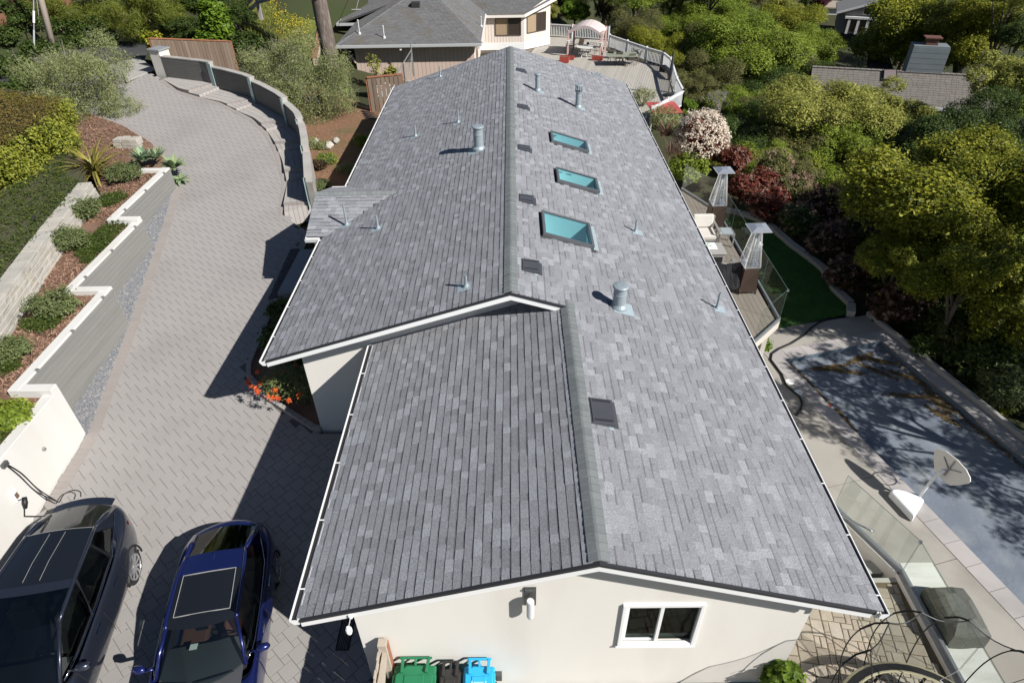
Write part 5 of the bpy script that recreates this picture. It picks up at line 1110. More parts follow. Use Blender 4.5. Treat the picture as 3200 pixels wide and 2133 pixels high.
def planter(px, py, L, W_, H, label, a=0):
    p = at(px, py, ZD); t = thing('planter_box', label, 'planter', p, 'red planters on the deck'); M = Matrix.Translation((p.x,p.y,ZD)) @ Matrix.Rotation(a, 4, 'Z'); b = MB()
    for s in (-1, 1): b.box(-L/2, L/2, s*W_/2-.015, s*W_/2+.015, .04, H, M); b.box(s*L/2-.015, s*L/2+.015, -W_/2, W_/2, .04, H, M)
    obj('box', b, m_rp, t); obj('soil', MB().box(-L/2+.02, L/2-.02, -W_/2+.02, W_/2-.02, .05, H-.05, M), m_dirt, t)
planter(1650+445/3.92, 50+570/3.92, .62, .5, .42, 'square red planter box nearest the roof on the deck', -.2); planter(1650+520/3.92, 50+535/3.92, .5, .28, .25, 'small red trough planter behind the square red planter', -.2); planter(1650+850/3.92, 50+545/3.92, .72, .28, .28, 'long red trough planter at the right gazebo post', -.25)
m_pf = mat('patio_metal', (.20,.18,.16), .5, metal=.5); m_sl = mat('sling_fabric', (.42,.33,.22), .9)
def pround(px, py, r, h, label, gm, sq=False):
    p = at(px, py, ZD+h); p.z = ZD; t = thing('patio_table', label, 'table', p); b = MB()
    if sq: b.prism([(p.x-r*1.25,p.y-r*.7),(p.x+r*1.25,p.y-r*.85),(p.x+r*1.25,p.y+r*.7),(p.x-r*1.25,p.y+r*.7)], ZD+h-.03, ZD+h)
    else: b.lathe((p.x,p.y,ZD+h-.03), [(r,0),(r,.03)], 24)
    obj('tabletop', b, gm, t); 
    for k in range(4): a = k*1.571+.6; b = MB(); b.tube([(p.x+math.cos(a)*r*.55,p.y+math.sin(a)*r*.55,ZD),(p.x+math.cos(a)*.12,p.y+math.sin(a)*.12,ZD+h*.5),(p.x+math.cos(a)*r*.5,p.y+math.sin(a)*r*.5,ZD+h-.03)], .02, 6); obj('leg', b, m_pf if sq else m_rail, t)
pround(1650+697/3.92, 50+375/3.92, .62, .72, 'round white patio table under the gazebo', mat('pale_top', (.55,.56,.52), .5)); pround(1650+1150/3.92, 50+468/3.92, .85, .72, 'large rectangular glass patio table ringed by metal chairs', mat('green_glass_top', (.30,.32,.24), .2), True)
def chair(px, py, a, label, m2, h=.85, grp=None):
    p = at(px, py, ZD); t = thing('patio_chair', label, 'chair', p, grp); M = Matrix.Translation((p.x,p.y,ZD)) @ Matrix.Rotation(a, 4, 'Z'); b = MB(); b.box(-.24,.24,-.24,.24,.40,.43,M); obj('seat', b, m2, t)
    b = MB(); b.add([M @ Vector(v) for v in ((-.24,.22,.42),(.24,.22,.42),(.24,.42,h+.1),(-.24,.42,h+.1),(-.24,.25,.42),(.24,.25,.42),(.24,.45,h+.1),(-.24,.45,h+.1))], [(0,1,2,3),(7,6,5,4),(0,4,5,1),(1,5,6,2),(2,6,7,3),(3,7,4,0)]); obj('backrest', b, m2, t)
    for sx in (-1, 1):
        for sy in (-1, 1): b = MB(); b.bar(M @ Vector((sx*.24,sy*.23,0)), M @ Vector((sx*.23,sy*.22,.42)), .03, .03); obj('leg', b, m_pf, t)
        b = MB(); b.bar(M @ Vector((sx*.26,-.22,.62)), M @ Vector((sx*.26,.3,.64)), .03, .03).bar(M @ Vector((sx*.26,-.22,.4)), M @ Vector((sx*.26,-.22,.63)), .03, .03); obj('armrest', b, m_pf, t)
chair(1650+605/3.92, 50+470/3.92, -.9, 'tan sling chair facing the round white table', m_sl, .95); chair(1650+505/3.92, 50+440/3.92, -1.8, 'dark sling chair by the left gazebo post', m_pf)
chair(1650+790/3.92, 50+455/3.92, 1.2, 'low black chair between the round table and right gazebo post', mat('black_iron', (.02,.02,.022), .5), .6)
for k, (x, y, a) in enumerate(((1030,575,2.6),(1110,590,3.0),(1240,610,3.4),(1300,590,4.2),(1030,520,1.5),(1310,520,4.8))): chair(1650+x/3.92, 50+y/3.92, a, ('metal chair at the near left corner of the glass table','metal chair at the near side of the glass table, left one','metal chair at the near side of the glass table, right one','metal chair at the near right corner of the glass table','metal chair at the far left corner of the glass table','metal chair at the far right corner of the glass table by the railing')[k], m_pf, .8, 'metal chairs at the glass table')
b = MB(); p = at(1650+1640/3.92, 50+690/3.92, ZD); p2 = at(1650+1690/3.92, 50+760/3.92, ZD); t = thing('deck_bench', 'black bench against the white railing on the deck', 'bench', p)
obj('seat', MB().bar((p.x,p.y,ZD+.45),(p2.x+.2,p2.y-.5,ZD+.45),.4,.05), MATS['black_iron'], t)
for f in (0,1): pp2 = p.lerp(Vector((p2.x+.2,p2.y-.5,ZD)), f); obj('leg', MB().box(pp2.x-.2,pp2.x+.2,pp2.y-.03,pp2.y+.03,ZD,ZD+.43), MATS['black_iron'], t)
# red picnic table
p = at(1650+1665/3.92, 50+1120/3.92, ZD+.75); M = Matrix.Translation((p.x,p.y,ZD)) @ Matrix.Rotation(R(3), 4, 'Z'); t = thing('picnic_table', 'red slatted picnic table by the nearest deck railing', 'picnic table', (p.x,p.y,ZD)); m_rt = mat('red_table', (.36,.06,.055), .6, (.42,.085,.075), 2, stretch=(4,.5,1), attr=(.42,.085,.08))
for k in range(4): b = MB(); b.box(-.8+k*.41,-.8+k*.41+.39,-.95,.95,.72,.76,M,random.random()); obj('slat', b, m_rt, t)
for s in (-.5,.5): b = MB(); b.bar(M @ Vector((-.6,s,0)), M @ Vector((.0,s,.72)), .06,.1); b.bar(M @ Vector((.6,s,0)), M @ Vector((.0,s,.72)), .06,.1); obj('leg', b, m_rt, t)
# closed parasol pole with base
p = at(1650+1715/3.92, 50+975/3.92, ZD); t = thing('parasol', 'closed dark parasol on a weighted base beside the deck railing', 'parasol', p); obj('pole', MB().tube([(p.x,p.y,ZD),(p.x,p.y,ZD+2.6)], .03, 8), m_pf, t); obj('canopy', MB().tube([(p.x,p.y,ZD+1.1),(p.x,p.y,ZD+1.6),(p.x,p.y,ZD+2.55)], [.07,.11,.03], 8), mat('dark_canvas', (.05,.05,.06), .9), t); obj('base', MB().lathe((p.x,p.y,ZD), [(.35,0),(.33,.05),(.05,.09)], 14), MATS['black_iron'], t)
# ================================================================== HOUSE DOWN THE SLOPE (right) AND FAR HOUSE
h2 = thing('brown_house', 'house with a brown shingle roof and chimney among the trees', 'house', (28, 45, -5)); ZR2, ZE2 = -.2, -1.9
a0, a1 = q(3,1150,452,ZR2), q(3,2100,503,ZR2); d_ = (a1-a0).normalized(); a0 -= d_*2; a1 += d_*3
ev = q(3,1900,728,ZE2); prp_ = Vector((d_.y,-d_.x,0)); w_ = (ev-a0).dot(prp_); c0_, c1_ = a0+prp_*w_+Vector((0,0,ZE2-ZR2)), a1+prp_*w_+Vector((0,0,ZE2-ZR2)); f0_, f1_ = a0-prp_*w_*.8+Vector((0,0,ZE2-ZR2)), a1-prp_*w_*.8+Vector((0,0,ZE2-ZR2))
m_brs = mat('brown_shingle', (.145,.13,.115), .95, (.18,.165,.15), 2, attr=(.20,.182,.16), grain=.1, gs=40, spec=.1)
r_ = obj('roof', MB().slab([c0_, c1_, a1, a0], .12).slab([f0_, a0, a1, f1_][::-1], .12), m_deck, h2); slope_courses(r_, c0_, c1_, a0, a1, m_brs, .16); hipcaps(a0+Vector((0,0,-.02)), a1+Vector((0,0,-.02)), m_brs, r_, 40)
obj('gutter', MB().bar(c0_+Vector((0,0,-.08))+prp_*.06, c1_+Vector((0,0,-.08))+prp_*.06, .12, .16), mat('pale_gutter', (.5,.52,.52), .5), h2)
b = MB(); i0, i1 = c0_-prp_*.7, c1_-prp_*.7; b.add([(i0.x,i0.y,-6),(i1.x,i1.y,-6),(i1.x,i1.y,ZE2),(i0.x,i0.y,ZE2)], [(0,1,2,3)]); obj('wall', b, mat('grey_wall', (.20,.21,.215), .8, (.24,.25,.25), 1, stretch=(4,4,.3)), h2, flip=False)
for k in range(14): p = i0.lerp(i1, k/14)+prp_*.02; obj('batten', MB().box(p.x-.03,p.x+.03,p.y-.03,p.y+.03,-5.5,ZE2-.12), MATS['grey_wall'], h2)
def on2(px, py): n_ = (c1_-c0_).cross(a0-c0_); return onhip(px, py, n_, c0_)
s0 = [on2(2100+x/2.139, y/2.139) for x, y in ((1405,540),(1497,540),(1497,472),(1412,472))]; nn = (s0[1]-s0[0]).cross(s0[3]-s0[0]).normalized(); nn = nn if nn.z > 0 else -nn
b = MB(); b.add([p-nn*.02 for p in s0]+[p+nn*.16 for p in s0], [(0,1,5,4),(1,2,6,5),(2,3,7,6),(3,0,4,7)]); sk_ = obj('skylight', b, m_alu, h2); cc = sum(s0, Vector())/4; b = MB(); b.add([cc+(p-cc)*.9+nn*.15 for p in s0], [(0,1,2,3)]); obj('pane', b, mat('smoky_glass', (.20,.16,.16), .2, spec=.6), sk_)
p = on2(2100+1680/2.139, 478/2.139); M = Matrix.Translation(p) @ Matrix.Rotation(math.atan2(d_.y, d_.x), 4, 'Z'); ch = obj('chimney', MB().box(-1.05,1.05,-.1,1.0,-.8,1.55,M), mat('chimney_siding', (.15,.175,.185), .8, (.18,.205,.215), 2), h2)
for k in range(6): obj('siding_board', MB().box(-1.08,1.08,-.13,-.1,-.5+k*.33,-.5+k*.33+.31,M), MATS['chimney_siding'], ch)
obj('chimney_cap', MB().box(-.35,.35,.2,.7,1.55,1.95,M).box(-.5,.5,.1,.85,1.95,2.02,M), mat('rust_metal', (.13,.06,.045), .8), ch)
# dark wooden deck and second roof piece behind it
b = MB(); b.slab([q(3,1300,450,-2.2), q(3,1480,460,-2.2), q(3,1440,330,-2.4), q(3,1330,300,-2.4)], .1); struct('wooden_deck', b, mat('dark_decking', (.035,.03,.03), .8))
# far house with columns
fh = thing('far_house', 'far grey gabled house with white columns high on the right', 'house', (38, 72, -5)); ZF = -5.4
M = Matrix.Translation(at(2100+1260/2.139, 235/2.139, ZF)) @ Matrix.Rotation(R(-22), 4, 'Z') @ Matrix.Scale(.64, 4)
m_fw = mat('grey_siding', (.25,.235,.235), .8); m_ft = mat('white_trim', (.72,.72,.71), .6)
b = MB(); b.add([M @ Vector(v) for v in ((-4.2,.8,0),(4.6,.8,0),(4.6,.8,3.6),(.9,.8,5.0),(-4.2,.8,3.4),(-4.2,10,0),(4.6,10,0),(4.6,10,3.6),(.9,10,5.0),(-4.2,10,3.4))], [(0,1,2,3,4),(9,8,7,6,5),(0,4,9,5),(1,6,7,2)]); obj('wall', b, m_fw, fh)
b = MB(); b.slab([M @ Vector(v) for v in ((-4.8,.2,3.3),(.9,.2,5.2),(.9,10.4,5.2),(-4.8,10.4,3.3))], .2).slab([M @ Vector(v) for v in ((.9,.2,5.2),(5.2,.2,3.6),(5.2,10.4,3.6),(.9,10.4,5.2))], .2); obj('roof', b, mat('grey_roof', (.20,.20,.20), .9), fh)
b = MB(); b.bar(M @ Vector((-4.8,.15,3.2)), M @ Vector((.9,.15,5.1)), .06, .2).bar(M @ Vector((.9,.15,5.1)), M @ Vector((5.2,.15,3.5)), .06, .2).bar(M @ Vector((-3.2,.4,2.6)), M @ Vector((4.4,.4,2.6)), .35, .22); obj('trim', b, m_ft, fh)
for k in range(5): b = MB(); b.box(-2.6+k*1.5,-2.2+k*1.5,.2,.55,0,2.5,M); obj('column', b, m_ft, fh)
for k in range(4): b = MB(); b.box(-2.0+k*1.5,-1.0+k*1.5,.72,.78,.3,2.2,M); obj('window', b, mat('dark_glass', (.045,.035,.03), .15), fh)
w = obj('window', MB().box(-.6,2.0,.7,.76,3.1,4.1,M), m_ft, fh); obj('pane', MB().box(-.5,.7,.66,.72,3.2,4.0,M).box(.85,1.9,.66,.72,3.2,3.9,M), MATS['dark_glass'], w)
M = Matrix.Translation(at(2100+1070/2.139, 130/2.139, -6)) @ Matrix.Rotation(R(-15), 4, 'Z') @ Matrix.Scale(.6, 4); t = thing('garden_shed', 'small white walled shed with a tan roof beside the far house', 'shed', M.translation)
obj('wall', MB().box(-2,2.4,0,4,0,2.4,M), m_ft, t); b = MB(); b.slab([M @ Vector(v) for v in ((-2.4,-.4,2.3),(2.8,-.4,2.3),(1.6,2,3.2),(-1.2,2,3.2))], .15).slab([M @ Vector(v) for v in ((2.8,-.4,2.3),(2.8,4.4,2.3),(1.6,2,3.2))], .15); obj('roof', b, mat('tan_roof', (.30,.25,.20), .9), t)
M = Matrix.Translation(at(2100+1270/2.139, 70/2.139, -6)); tag(obj('garden_wall', MB().bar(M.translation+Vector((-3,0,1)), M.translation+Vector((4.5,2.5,1.5)), .4, 1.6), m_ft, base=M.translation), 'white garden wall on the hillside above the far house', 'garden wall')
# ================================================================== VEGETATION
def leafmat(name, a, b_, tr=.28, rough=.55): return mat(name, a, rough, attr=b_, transl=tr, spec=.35)
SPEC = {
 'oak':  (leafmat('oak_leaf', (.04,.07,.010), (.50,.49,.04), .36), .060, .6, 13),
 'green':(leafmat('green_leaf', (.05,.10,.012), (.38,.46,.055), .36), .060, .6, 13),
 'gold': (leafmat('gold_leaf', (.085,.13,.02), (.54,.51,.12), .34), .060, .55, 13),
 'lime': (leafmat('lime_leaf', (.07,.13,.012), (.22,.33,.03), .35), .085, .8, 10),
 'olive':(leafmat('olive_leaf', (.08,.11,.035), (.40,.42,.18), .2), .075, .22, 14),
 'pine': (leafmat('pine_needle', (.065,.10,.012), (.25,.26,.035), .3), .16, .10, 16),
 'dark': (leafmat('dark_leaf', (.018,.036,.008), (.10,.15,.025)), .060, .6, 12),
 'brown':(leafmat('brown_leaf', (.05,.06,.018), (.24,.23,.075)), .055, .55, 12),
 'plum': (leafmat('plum_leaf', (.05,.012,.02), (.13,.03,.045)), .065, .6, 12),
 'red':  (leafmat('red_leaf', (.035,.035,.012), (.26,.045,.035), .25), .075, .5, 12),
 'redd': (leafmat('dark_red_leaf', (.025,.03,.012), (.12,.055,.035), .2), .075, .5, 12),
 'shrub':(leafmat('shrub_leaf', (.06,.095,.025), (.22,.25,.10), .2), .075, .32, 12),
 'hedge':(leafmat('hedge_leaf', (.055,.09,.012), (.42,.42,.05), .25), .05, .6, 12),
 'hedgetop':(leafmat('hedge_top_leaf', (.10,.085,.02), (.24,.17,.05), .2), .04, .5, 12),
 'mat':  (leafmat('mat_leaf', (.030,.055,.010), (.12,.16,.03), .2), .035, .6, 12),
}
m_bark = mat('bark', (.11,.085,.065), .95, (.17,.135,.105), 8, stretch=(2,2,.4), bump=.8, bs=12); m_pale = mat('pale_bark', (.36,.33,.29), .9, (.44,.41,.36), 5, bump=.4, bs=14)
def leaves(C, outs, nleaf, spread, L, Wr, up=1.0):
    """C (n,3) clump centres, outs (n,3) outward directions -> V, F, rnd"""
    n = len(C); c = np.repeat(C, nleaf, 0)+RNG.normal(0, 1, (n*nleaf, 3))*spread; o = np.repeat(outs, nleaf, 0)
    N = o*.6+RNG.normal(0, .48, c.shape); N[:, 2] += up; N /= np.linalg.norm(N, axis=1, keepdims=True)+1e-9
    T = np.cross(N, RNG.normal(0, 1, c.shape)); T /= np.linalg.norm(T, axis=1, keepdims=True)+1e-9; B = np.cross(N, T)
    l = L*RNG.uniform(.6, 1.3, (len(c), 1)); w = l*Wr
    V = np.stack([c-T*l/2, c+B*w/2+N*l*.06, c+T*l/2, c-B*w/2+N*l*.06], 1).reshape(-1, 3); F = np.arange(len(c)*4).reshape(-1, 4)
    r = np.clip(np.repeat(RNG.beta(1.6, 1.8, n), nleaf)*.65+RNG.random(len(c))*.35, 0, 1); return V, F, r
def clumps(lobes, n, shell=.55, low=-.65):
    """clump centres spread through the outer part of a union of ellipsoids"""
    Cs = []; Os = []; vol = np.array([np.prod(l[1])**.667 for l in lobes]); pr = vol/vol.sum(); idx = RNG.choice(len(lobes), n*2, p=pr)
    ctr = np.array([l[0] for l in lobes])[idx]; rad = np.array([l[1] for l in lobes])[idx]; d = RNG.normal(0, 1, (len(idx), 3)); d /= np.linalg.norm(d, axis=1, keepdims=True)
    d = d[(d[:, 2] > low)] if False else d; f = RNG.uniform(shell, 1, (len(idx), 1)); P = ctr+d*rad*f
    ok = d[:, 2] > low
    for l in lobes:
        ins = (((P-np.array(l[0]))/np.array(l[1]))**2).sum(1) < .35; ok &= ~ins
    P = P[ok][:n]; return P, d[ok][:n]
TPL = {}
def crown_tpl(kind, var, dens=1.0, big=False):
    k = (kind, var, dens, big)
    if k not in TPL:
        lobes = [((0,0,-.05),(.52,.52,.45))]; m = 17
        for i in range(m):
            a = i*2.4+RNG.uniform(0, .9); z = RNG.uniform(-.5, .62); rr_ = math.sqrt(max(.05, 1-z*z))*RNG.uniform(.5, .88); s = RNG.uniform(.15, .37)
            lobes.append(((rr_*math.cos(a), rr_*math.sin(a), z*.8), (s, s, s*.75)))
        m_, L, Wr, nl = SPEC[kind]; C, O = clumps(lobes, int(2000*dens*(1.55 if big else 1)), .76); V, F, r = leaves(C, O, nl, .042, L*(.62 if big else .9), Wr)
        if kind == 'oak': r = r**1.25
        o = npobj('crown', V, F, m_, None, rnd=r); TPL[k] = o.data; bpy.data.objects.remove(o); ORG.pop('crown', None)
    return TPL[k]
def limbs(P, base, r, tr, n=5, seed=0):
    b = MB(); rnd = random.Random(seed); top = P+Vector((0,0,-.25*r)); mid = base.lerp(top, .55)+Vector((rnd.uniform(-.15,.15)*r, rnd.uniform(-.15,.15)*r, 0))
    b.tube([base+Vector((0,0,-.3)), base.lerp(mid, .4), mid, top], [tr*1.25, tr, tr*.8, tr*.45], 8)
    for i in range(n):
        a = i*6.28/n+rnd.random(); e = P+Vector((math.cos(a)*r*.58, math.sin(a)*r*.58, rnd.uniform(-.3,.2)*r)); s = base.lerp(top, rnd.uniform(.5,.85)); m = s.lerp(e, .5)+Vector((0,0,.12*r))
        b.tube([s, m, e], [tr*.5, tr*.33, tr*.12], 6)
    return b
TN = 0
def tree_at(kind, P, r, label, cat='tree', gz=None, asp=.85, name=None, dens=1.0, tr=None, bark=None, group=None, lean=(0,0), shell_core=False):
    global TN; TN += 1; P = Vector(P); gz = tz(P.x, P.y) if gz is None else gz; base = Vector((P.x-lean[0], P.y-lean[1], gz))
    t = thing(name or {'olive':'olive_tree','pine':'pine_tree','oak':'oak_tree'}.get(kind, 'leafy_tree'), label, cat, base, group)
    me = crown_tpl(kind, TN % 2, dens, r > 2.4); c = piece('crown', me, P, t, (0, 0, TN*2.1), (r, r, r*asp))
    obj('trunk', limbs(P, base, r, tr or max(.06, r*.07), seed=TN), bark or m_bark, t, smooth=True); return t
def depth(P): return (np.array(P)-CAM) @ fw
def tree(kind, px, py, cz, rpx, label, **k): P = at(px, py, cz); return tree_at(kind, P, rpx*depth(P)/FPX*(1.28 if px > 2050 and rpx > 60 else 1.08), label, **k)
def bush_at(kind, P, rad, label, n=260, cat='shrub', name='shrub', par=None, group=None, L=None, lob=6, stems=True, nl=None, part='foliage'):
    P = Vector(P); m_, L0, Wr, nl0 = SPEC[kind]; r = max(rad); L_ = L or L0*2.2; lobes = [((P.x,P.y,P.z),(rad[0]*.75,rad[1]*.75,rad[2]*.8))]
    for i in range(lob):
        a = i*6.283/lob+RNG.uniform(0, .7); lobes.append(((P.x+rad[0]*.55*math.cos(a), P.y+rad[1]*.55*math.sin(a), P.z+RNG.uniform(-.3,.45)*rad[2]), tuple(np.array(rad)*RNG.uniform(.32,.5))))
    C, O = clumps(lobes, n, .4, -.8); V, F, rn = leaves(C, O, nl or nl0, .05+r*.03, L_, Wr)
    t = par or thing(name, label, cat, (P.x,P.y,P.z-rad[2]), group); npobj(part, V, F, m_, t, rnd=rn)
    if stems and par is None:
        b = MB()
        for i in range(5): a = i*1.26; b.tube([(P.x,P.y,P.z-rad[2]*1.05),(P.x+math.cos(a)*rad[0]*.3,P.y+math.sin(a)*rad[1]*.3,P.z-rad[2]*.2),(P.x+math.cos(a)*rad[0]*.55,P.y+math.sin(a)*rad[1]*.55,P.z+rad[2]*.4)], [.03*r+.008,.02*r+.006,.006], 5)
        obj('stem', b, m_bark, t)
    return t
# ------------------------------------------------------------------ right-hand trees
tree('green', 2334, 145, -.5, 140, 'green oak with forked pale trunk right of the neighbour deck', name='oak_tree', bark=m_pale, asp=.8)
tree('green', 2535, 150, -1.5, 80, 'round bright green tree left of the far gabled house', asp=.85)
tree('gold', 2548, 362, .2, 158, 'big golden tan oak in the middle of the right hand slope', name='oak_tree', asp=.85)
tree('gold', 2722, 318, .2, 92, 'yellow green oak just left of the brown roof skylight', name='oak_tree')
tree('gold', 2862, 362, -.2, 82, 'golden oak crown in front of the brown roof eave', name='oak_tree')
tree('dark', 2790, 470, -1.2, 110, 'dark green tree under the golden crown by the brown house wall')
tree('green', 2590, 560, -1.5, 95, 'olive green tree below the golden oak above the red hedge')
tree('oak', 2960, 655, 1.6, 265, 'large dark oak with bright yellow green tips beside the pool', asp=.9, dens=1.7, name='oak_tree')
tree('oak', 3130, 560, 2.6, 200, 'oak with bright tips at the right edge above the large pool oak', asp=.9, dens=1.3, name='oak_tree')
tree('oak', 2815, 800, 1.0, 105, 'bright tipped oak limb mass leaning toward the pool corner', name='oak_tree')
tree('oak', 3040, 850, 1.7, 140, 'lower bright crown of oaks at the right edge above the pool curb', name='oak_tree', dens=1.3)
tree('green', 2660, 460, -.6, 95, 'fresh green oak between the golden crowns and the red hedge', name='oak_tree')
tree('dark', 2985, 480, .2, 150, 'dark oak mass directly below the brown house gutter', dens=1.3, name='oak_tree')
tree('oak', 2740, 640, -.6, 120, 'dark green oak between the red hedge and the large pool oak', name='oak_tree')
tree('oak', 2890, 95, -.2, 165, 'tall dark oak behind the brown house chimney', asp=.9, dens=1.3, name='oak_tree')
tree('dark', 2850, 45, -2, 85, 'dark oak in front of the far gabled house', name='oak_tree')
tree('gold', 3175, 235, 2.2, 105, 'golden tipped oak at the right edge beside the brown roof end', name='oak_tree')
tree('dark', 3120, 400, 1.0, 130, 'shadowed oak under the golden crown at the right edge', name='oak_tree')
tree('oak', 3060, 60, 1.5, 140, 'tall green oak at the top right corner', name='oak_tree', dens=1.3)
tree('brown', 2210, 250, -1.8, 95, 'brownish scrub oak behind the jogging white railing', name='oak_tree')
tree('dark', 2190, 215, -3.0, 90, 'dark tree at the foot of the deck railing')
tree('green', 2125, 75, -1.0, 78, 'leafy green tree with pale bare twigs behind the deck corner', bark=m_pale)
tree('brown', 1985, 85, -.3, 85, 'tall olive brown bay tree behind the deck back corner')
tree('lime', 1795, 35, .2, 44, 'bright green bush behind the gazebo railing', cat='shrub', name='shrub')
tree('gold', 1722, 30, 1.0, 26, 'yellow conifer beside the end of the cream wing', asp=1.4)
tree('brown', 1905, 40, -.5, 50, 'brown green shrub by the far railing corner', cat='shrub', name='shrub')
tree('green', 2230, 30, -.5, 80, 'hazy green tree high above the deck railing')
tree('gold', 2460, 18, -1.5, 50, 'yellow green tree at the top edge left of the cypress')
tree('plum', 2555, 10, -3, 45, 'purple leaved plum tree on the far hillside')
tree('gold', 2555, 55, -3, 28, 'small round golden shrub before the purple plum', cat='shrub', name='shrub')
tree('dark', 2517, 15, -2.5, 17, 'thin dark cypress on the far hillside', asp=2.4)
tree('green', 2700, 5, -5, 50, 'row of grey green shrubs above the far house', cat='shrub', name='shrub')
tree('brown', 2370, 420, -1.6, 72, 'grey brown leafy shrub below the forked oak', cat='shrub', name='shrub')
tree('lime', 2145, 330, -.5, 34, 'lime green shrub by the nearest deck railing', cat='shrub', name='shrub')
tree('green', 2310, 330, -2.2, 90, 'low green thicket at the foot of the forked oak', cat='shrub', name='shrub')
tree('dark', 2430, 300, -2.6, 95, 'dark thicket right of the forked trunk', cat='shrub', name='shrub')
tree('lime', 2700, 600, -1.4, 50, 'pale lime willow like shrub above the dark red hedge', cat='shrub', name='shrub')
WH = ('on the slope between blossom bush and brown house', 'round the foot of the large pool oak', 'on the slope below the neighbour deck railing', 'in the gloom behind the pool curb')
# scrub filling the slope between the trees
for k in range(82):
    if k < 26: px, py = random.uniform(2290, 2760), random.uniform(400, 600)
    elif k < 42: px, py = random.uniform(2700, 3190), random.uniform(400, 700)
    elif k < 54: px, py = random.uniform(2080, 2640), random.uniform(130, 330)
    else: px, py = random.uniform(2780, 3195), random.uniform(740, 1300)
    P = atT(px, py); r = random.uniform(1.1, 1.9); P.z += r*.55
    if P.x < 9.5+.05*P.y or (k >= 54 and P.x < 14.0+(16-P.y)*.29): continue
    tree_at(('green','brown','dark','oak','gold','dark','green','brown')[k % 8], P, r, f"low {('bright green','brownish','dark green','yellow green','golden','dark green','bright green','brownish')[k % 8]} scrub {WH[0 if k < 26 else 1 if k < 42 else 2 if k < 54 else 3]}", cat='shrub', name='shrub', group=f'scrub {WH[0 if k < 26 else 1 if k < 42 else 2 if k < 54 else 3]}', tr=.04)
# bare branching shrub
p = at(2260, 345, -.8); b = MB(); rb = random.Random(3)
def twig(b, p, d, L, r, k):
    e = p+d*L; b.tube([p, p.lerp(e, .5)+Vector((rb.uniform(-.06,.06)*L, rb.uniform(-.06,.06)*L, .04*L)), e], [r, r*.8, r*.6], 5)
    if k:
        for _ in range(3): twig(b, e, (d+Vector((rb.uniform(-.7,.7), rb.uniform(-.7,.7), rb.uniform(-.2,.5)))).normalized(), L*.66, r*.55, k-1)
for k in range(5): twig(b, Vector((p.x,p.y,p.z-1.0)), Vector((rb.uniform(-.6,.6), rb.uniform(-.5,.3), 1)).normalized(), .95, .045, 3)
t = thing('bare_shrub', 'bare grey branched shrub above the blossoming bush', 'shrub', (p.x,p.y,p.z-1)); obj('branches', b, mat('grey_twig', (.26,.23,.21), .9), t)
P = at(2150, 520, -.1); bush_at('green', P, (1.0,1.2,.9), 'green shrub seen through the far glass panel of the deck', 300)
# blossoming photinia bush and the red hedge
m_bl = mat('cream_blossom', (.62,.50,.40), .9, attr=(.74,.66,.54), transl=.15); m_pb = mat('faded_blossom', (.28,.15,.12), .9, attr=(.42,.27,.21), transl=.1)
def blossoms(t, P, rad, n, m, s=.11):
    C, O = clumps([(tuple(P), tuple(rad))], n, .88, -.3); V, F, r = leaves(C, O, 16, s*.42, s*.5, .9); return npobj('blossom', V, F, m, t, rnd=r, kind='stuff')
P = at(2190, 440, .7); t = bush_at('red', P, (1.25,1.2,1.35), 'tall photinia bush covered in cream blossom beside the deck end', 500, name='photinia_bush'); blossoms(t, P, (1.30,1.27,1.45), 520, m_bl, .15)
for k, (px, py, cz, r, kind, nb_, lab) in enumerate(((2292,500,.2,.75,'red',40,'red leaved photinia right of the cream blossom bush'),(2322,590,-.2,.7,'red',40,'red photinia behind the farther patio heater'),(2400,640,-.2,.85,'red',60,'red and green photinia by the bend of the lawn curb'),(2490,600,-.3,.9,'brown',70,'dusky photinia right of the farther heater'),(2500,690,-.3,.85,'dark',60,'dark photinia above the lawn curb bend'),(2590,650,-.2,1.0,'redd',110,'dark red photinia crowned with faded pink blossom'),(2600,760,-.3,.95,'redd',60,'deep shaded photinia beside the middle of the lawn curb'),(2690,740,-.2,1.0,'dark',80,'shaded photinia with brown blossom heads left of the pool oak'),(2650,860,-.4,.85,'redd',50,'dark photinia near the end of the lawn'),(2750,850,-.4,.95,'dark',60,'dark photinia below the pool oak'),(2790,960,-.5,.8,'redd',60,'photinia with pinkish heads at the corner of the pool terrace'),(2880,930,-.4,.9,'brown',40,'gloomy photinia behind the pool corner'),(2420,520,-.2,.9,'brown',60,'dusky pink tipped photinia between the heaters and golden oak'),(2380,570,-.3,.7,'red',30,'bright red tipped photinia above the bend of the curb'))):
    P = at(px, py, cz); t = bush_at(kind, P, (r,r,r*.95), lab, 300, name='photinia_bush', group='photinia hedge behind the lawn'); blossoms(t, P, (r*1.02,r*1.02,r), nb_, m_pb, .09)
for k, (px, py, cz, r, kind, lab) in enumerate(((2960,1010,-.6,.9,'dark','dark shrub behind the upper part of the pool curb'),(3080,1120,-.5,1.0,'dark','dark shrub behind the middle of the pool curb'),(3130,1020,.2,1.0,'oak','green shrub at the right edge above the pool curb'),(3150,1210,-.6,.8,'shrub','grey green shrub close to the pool curb at the right edge'),(3030,930,.0,1.1,'dark','dark shrub under the large pool oak'),(3160,860,.8,1.2,'oak','dull green oak shrub at the right edge'),(2890,1090,-.8,.5,'mat','low creeper spilling beside the pool curb'))):
    P = at(px, py, cz); bush_at(kind, P, (r,r,r), lab, 330, L=.13)
P = at(2075, 372, .2); bush_at('olive', P, (.9,1.6,.9), 'thin twiggy shrub at the far right gutter corner', 170)
P = at(2010, 300, .3); bush_at('olive', P, (.8,.7,.7), 'sparse wispy shrub against the neighbour deck', 90)
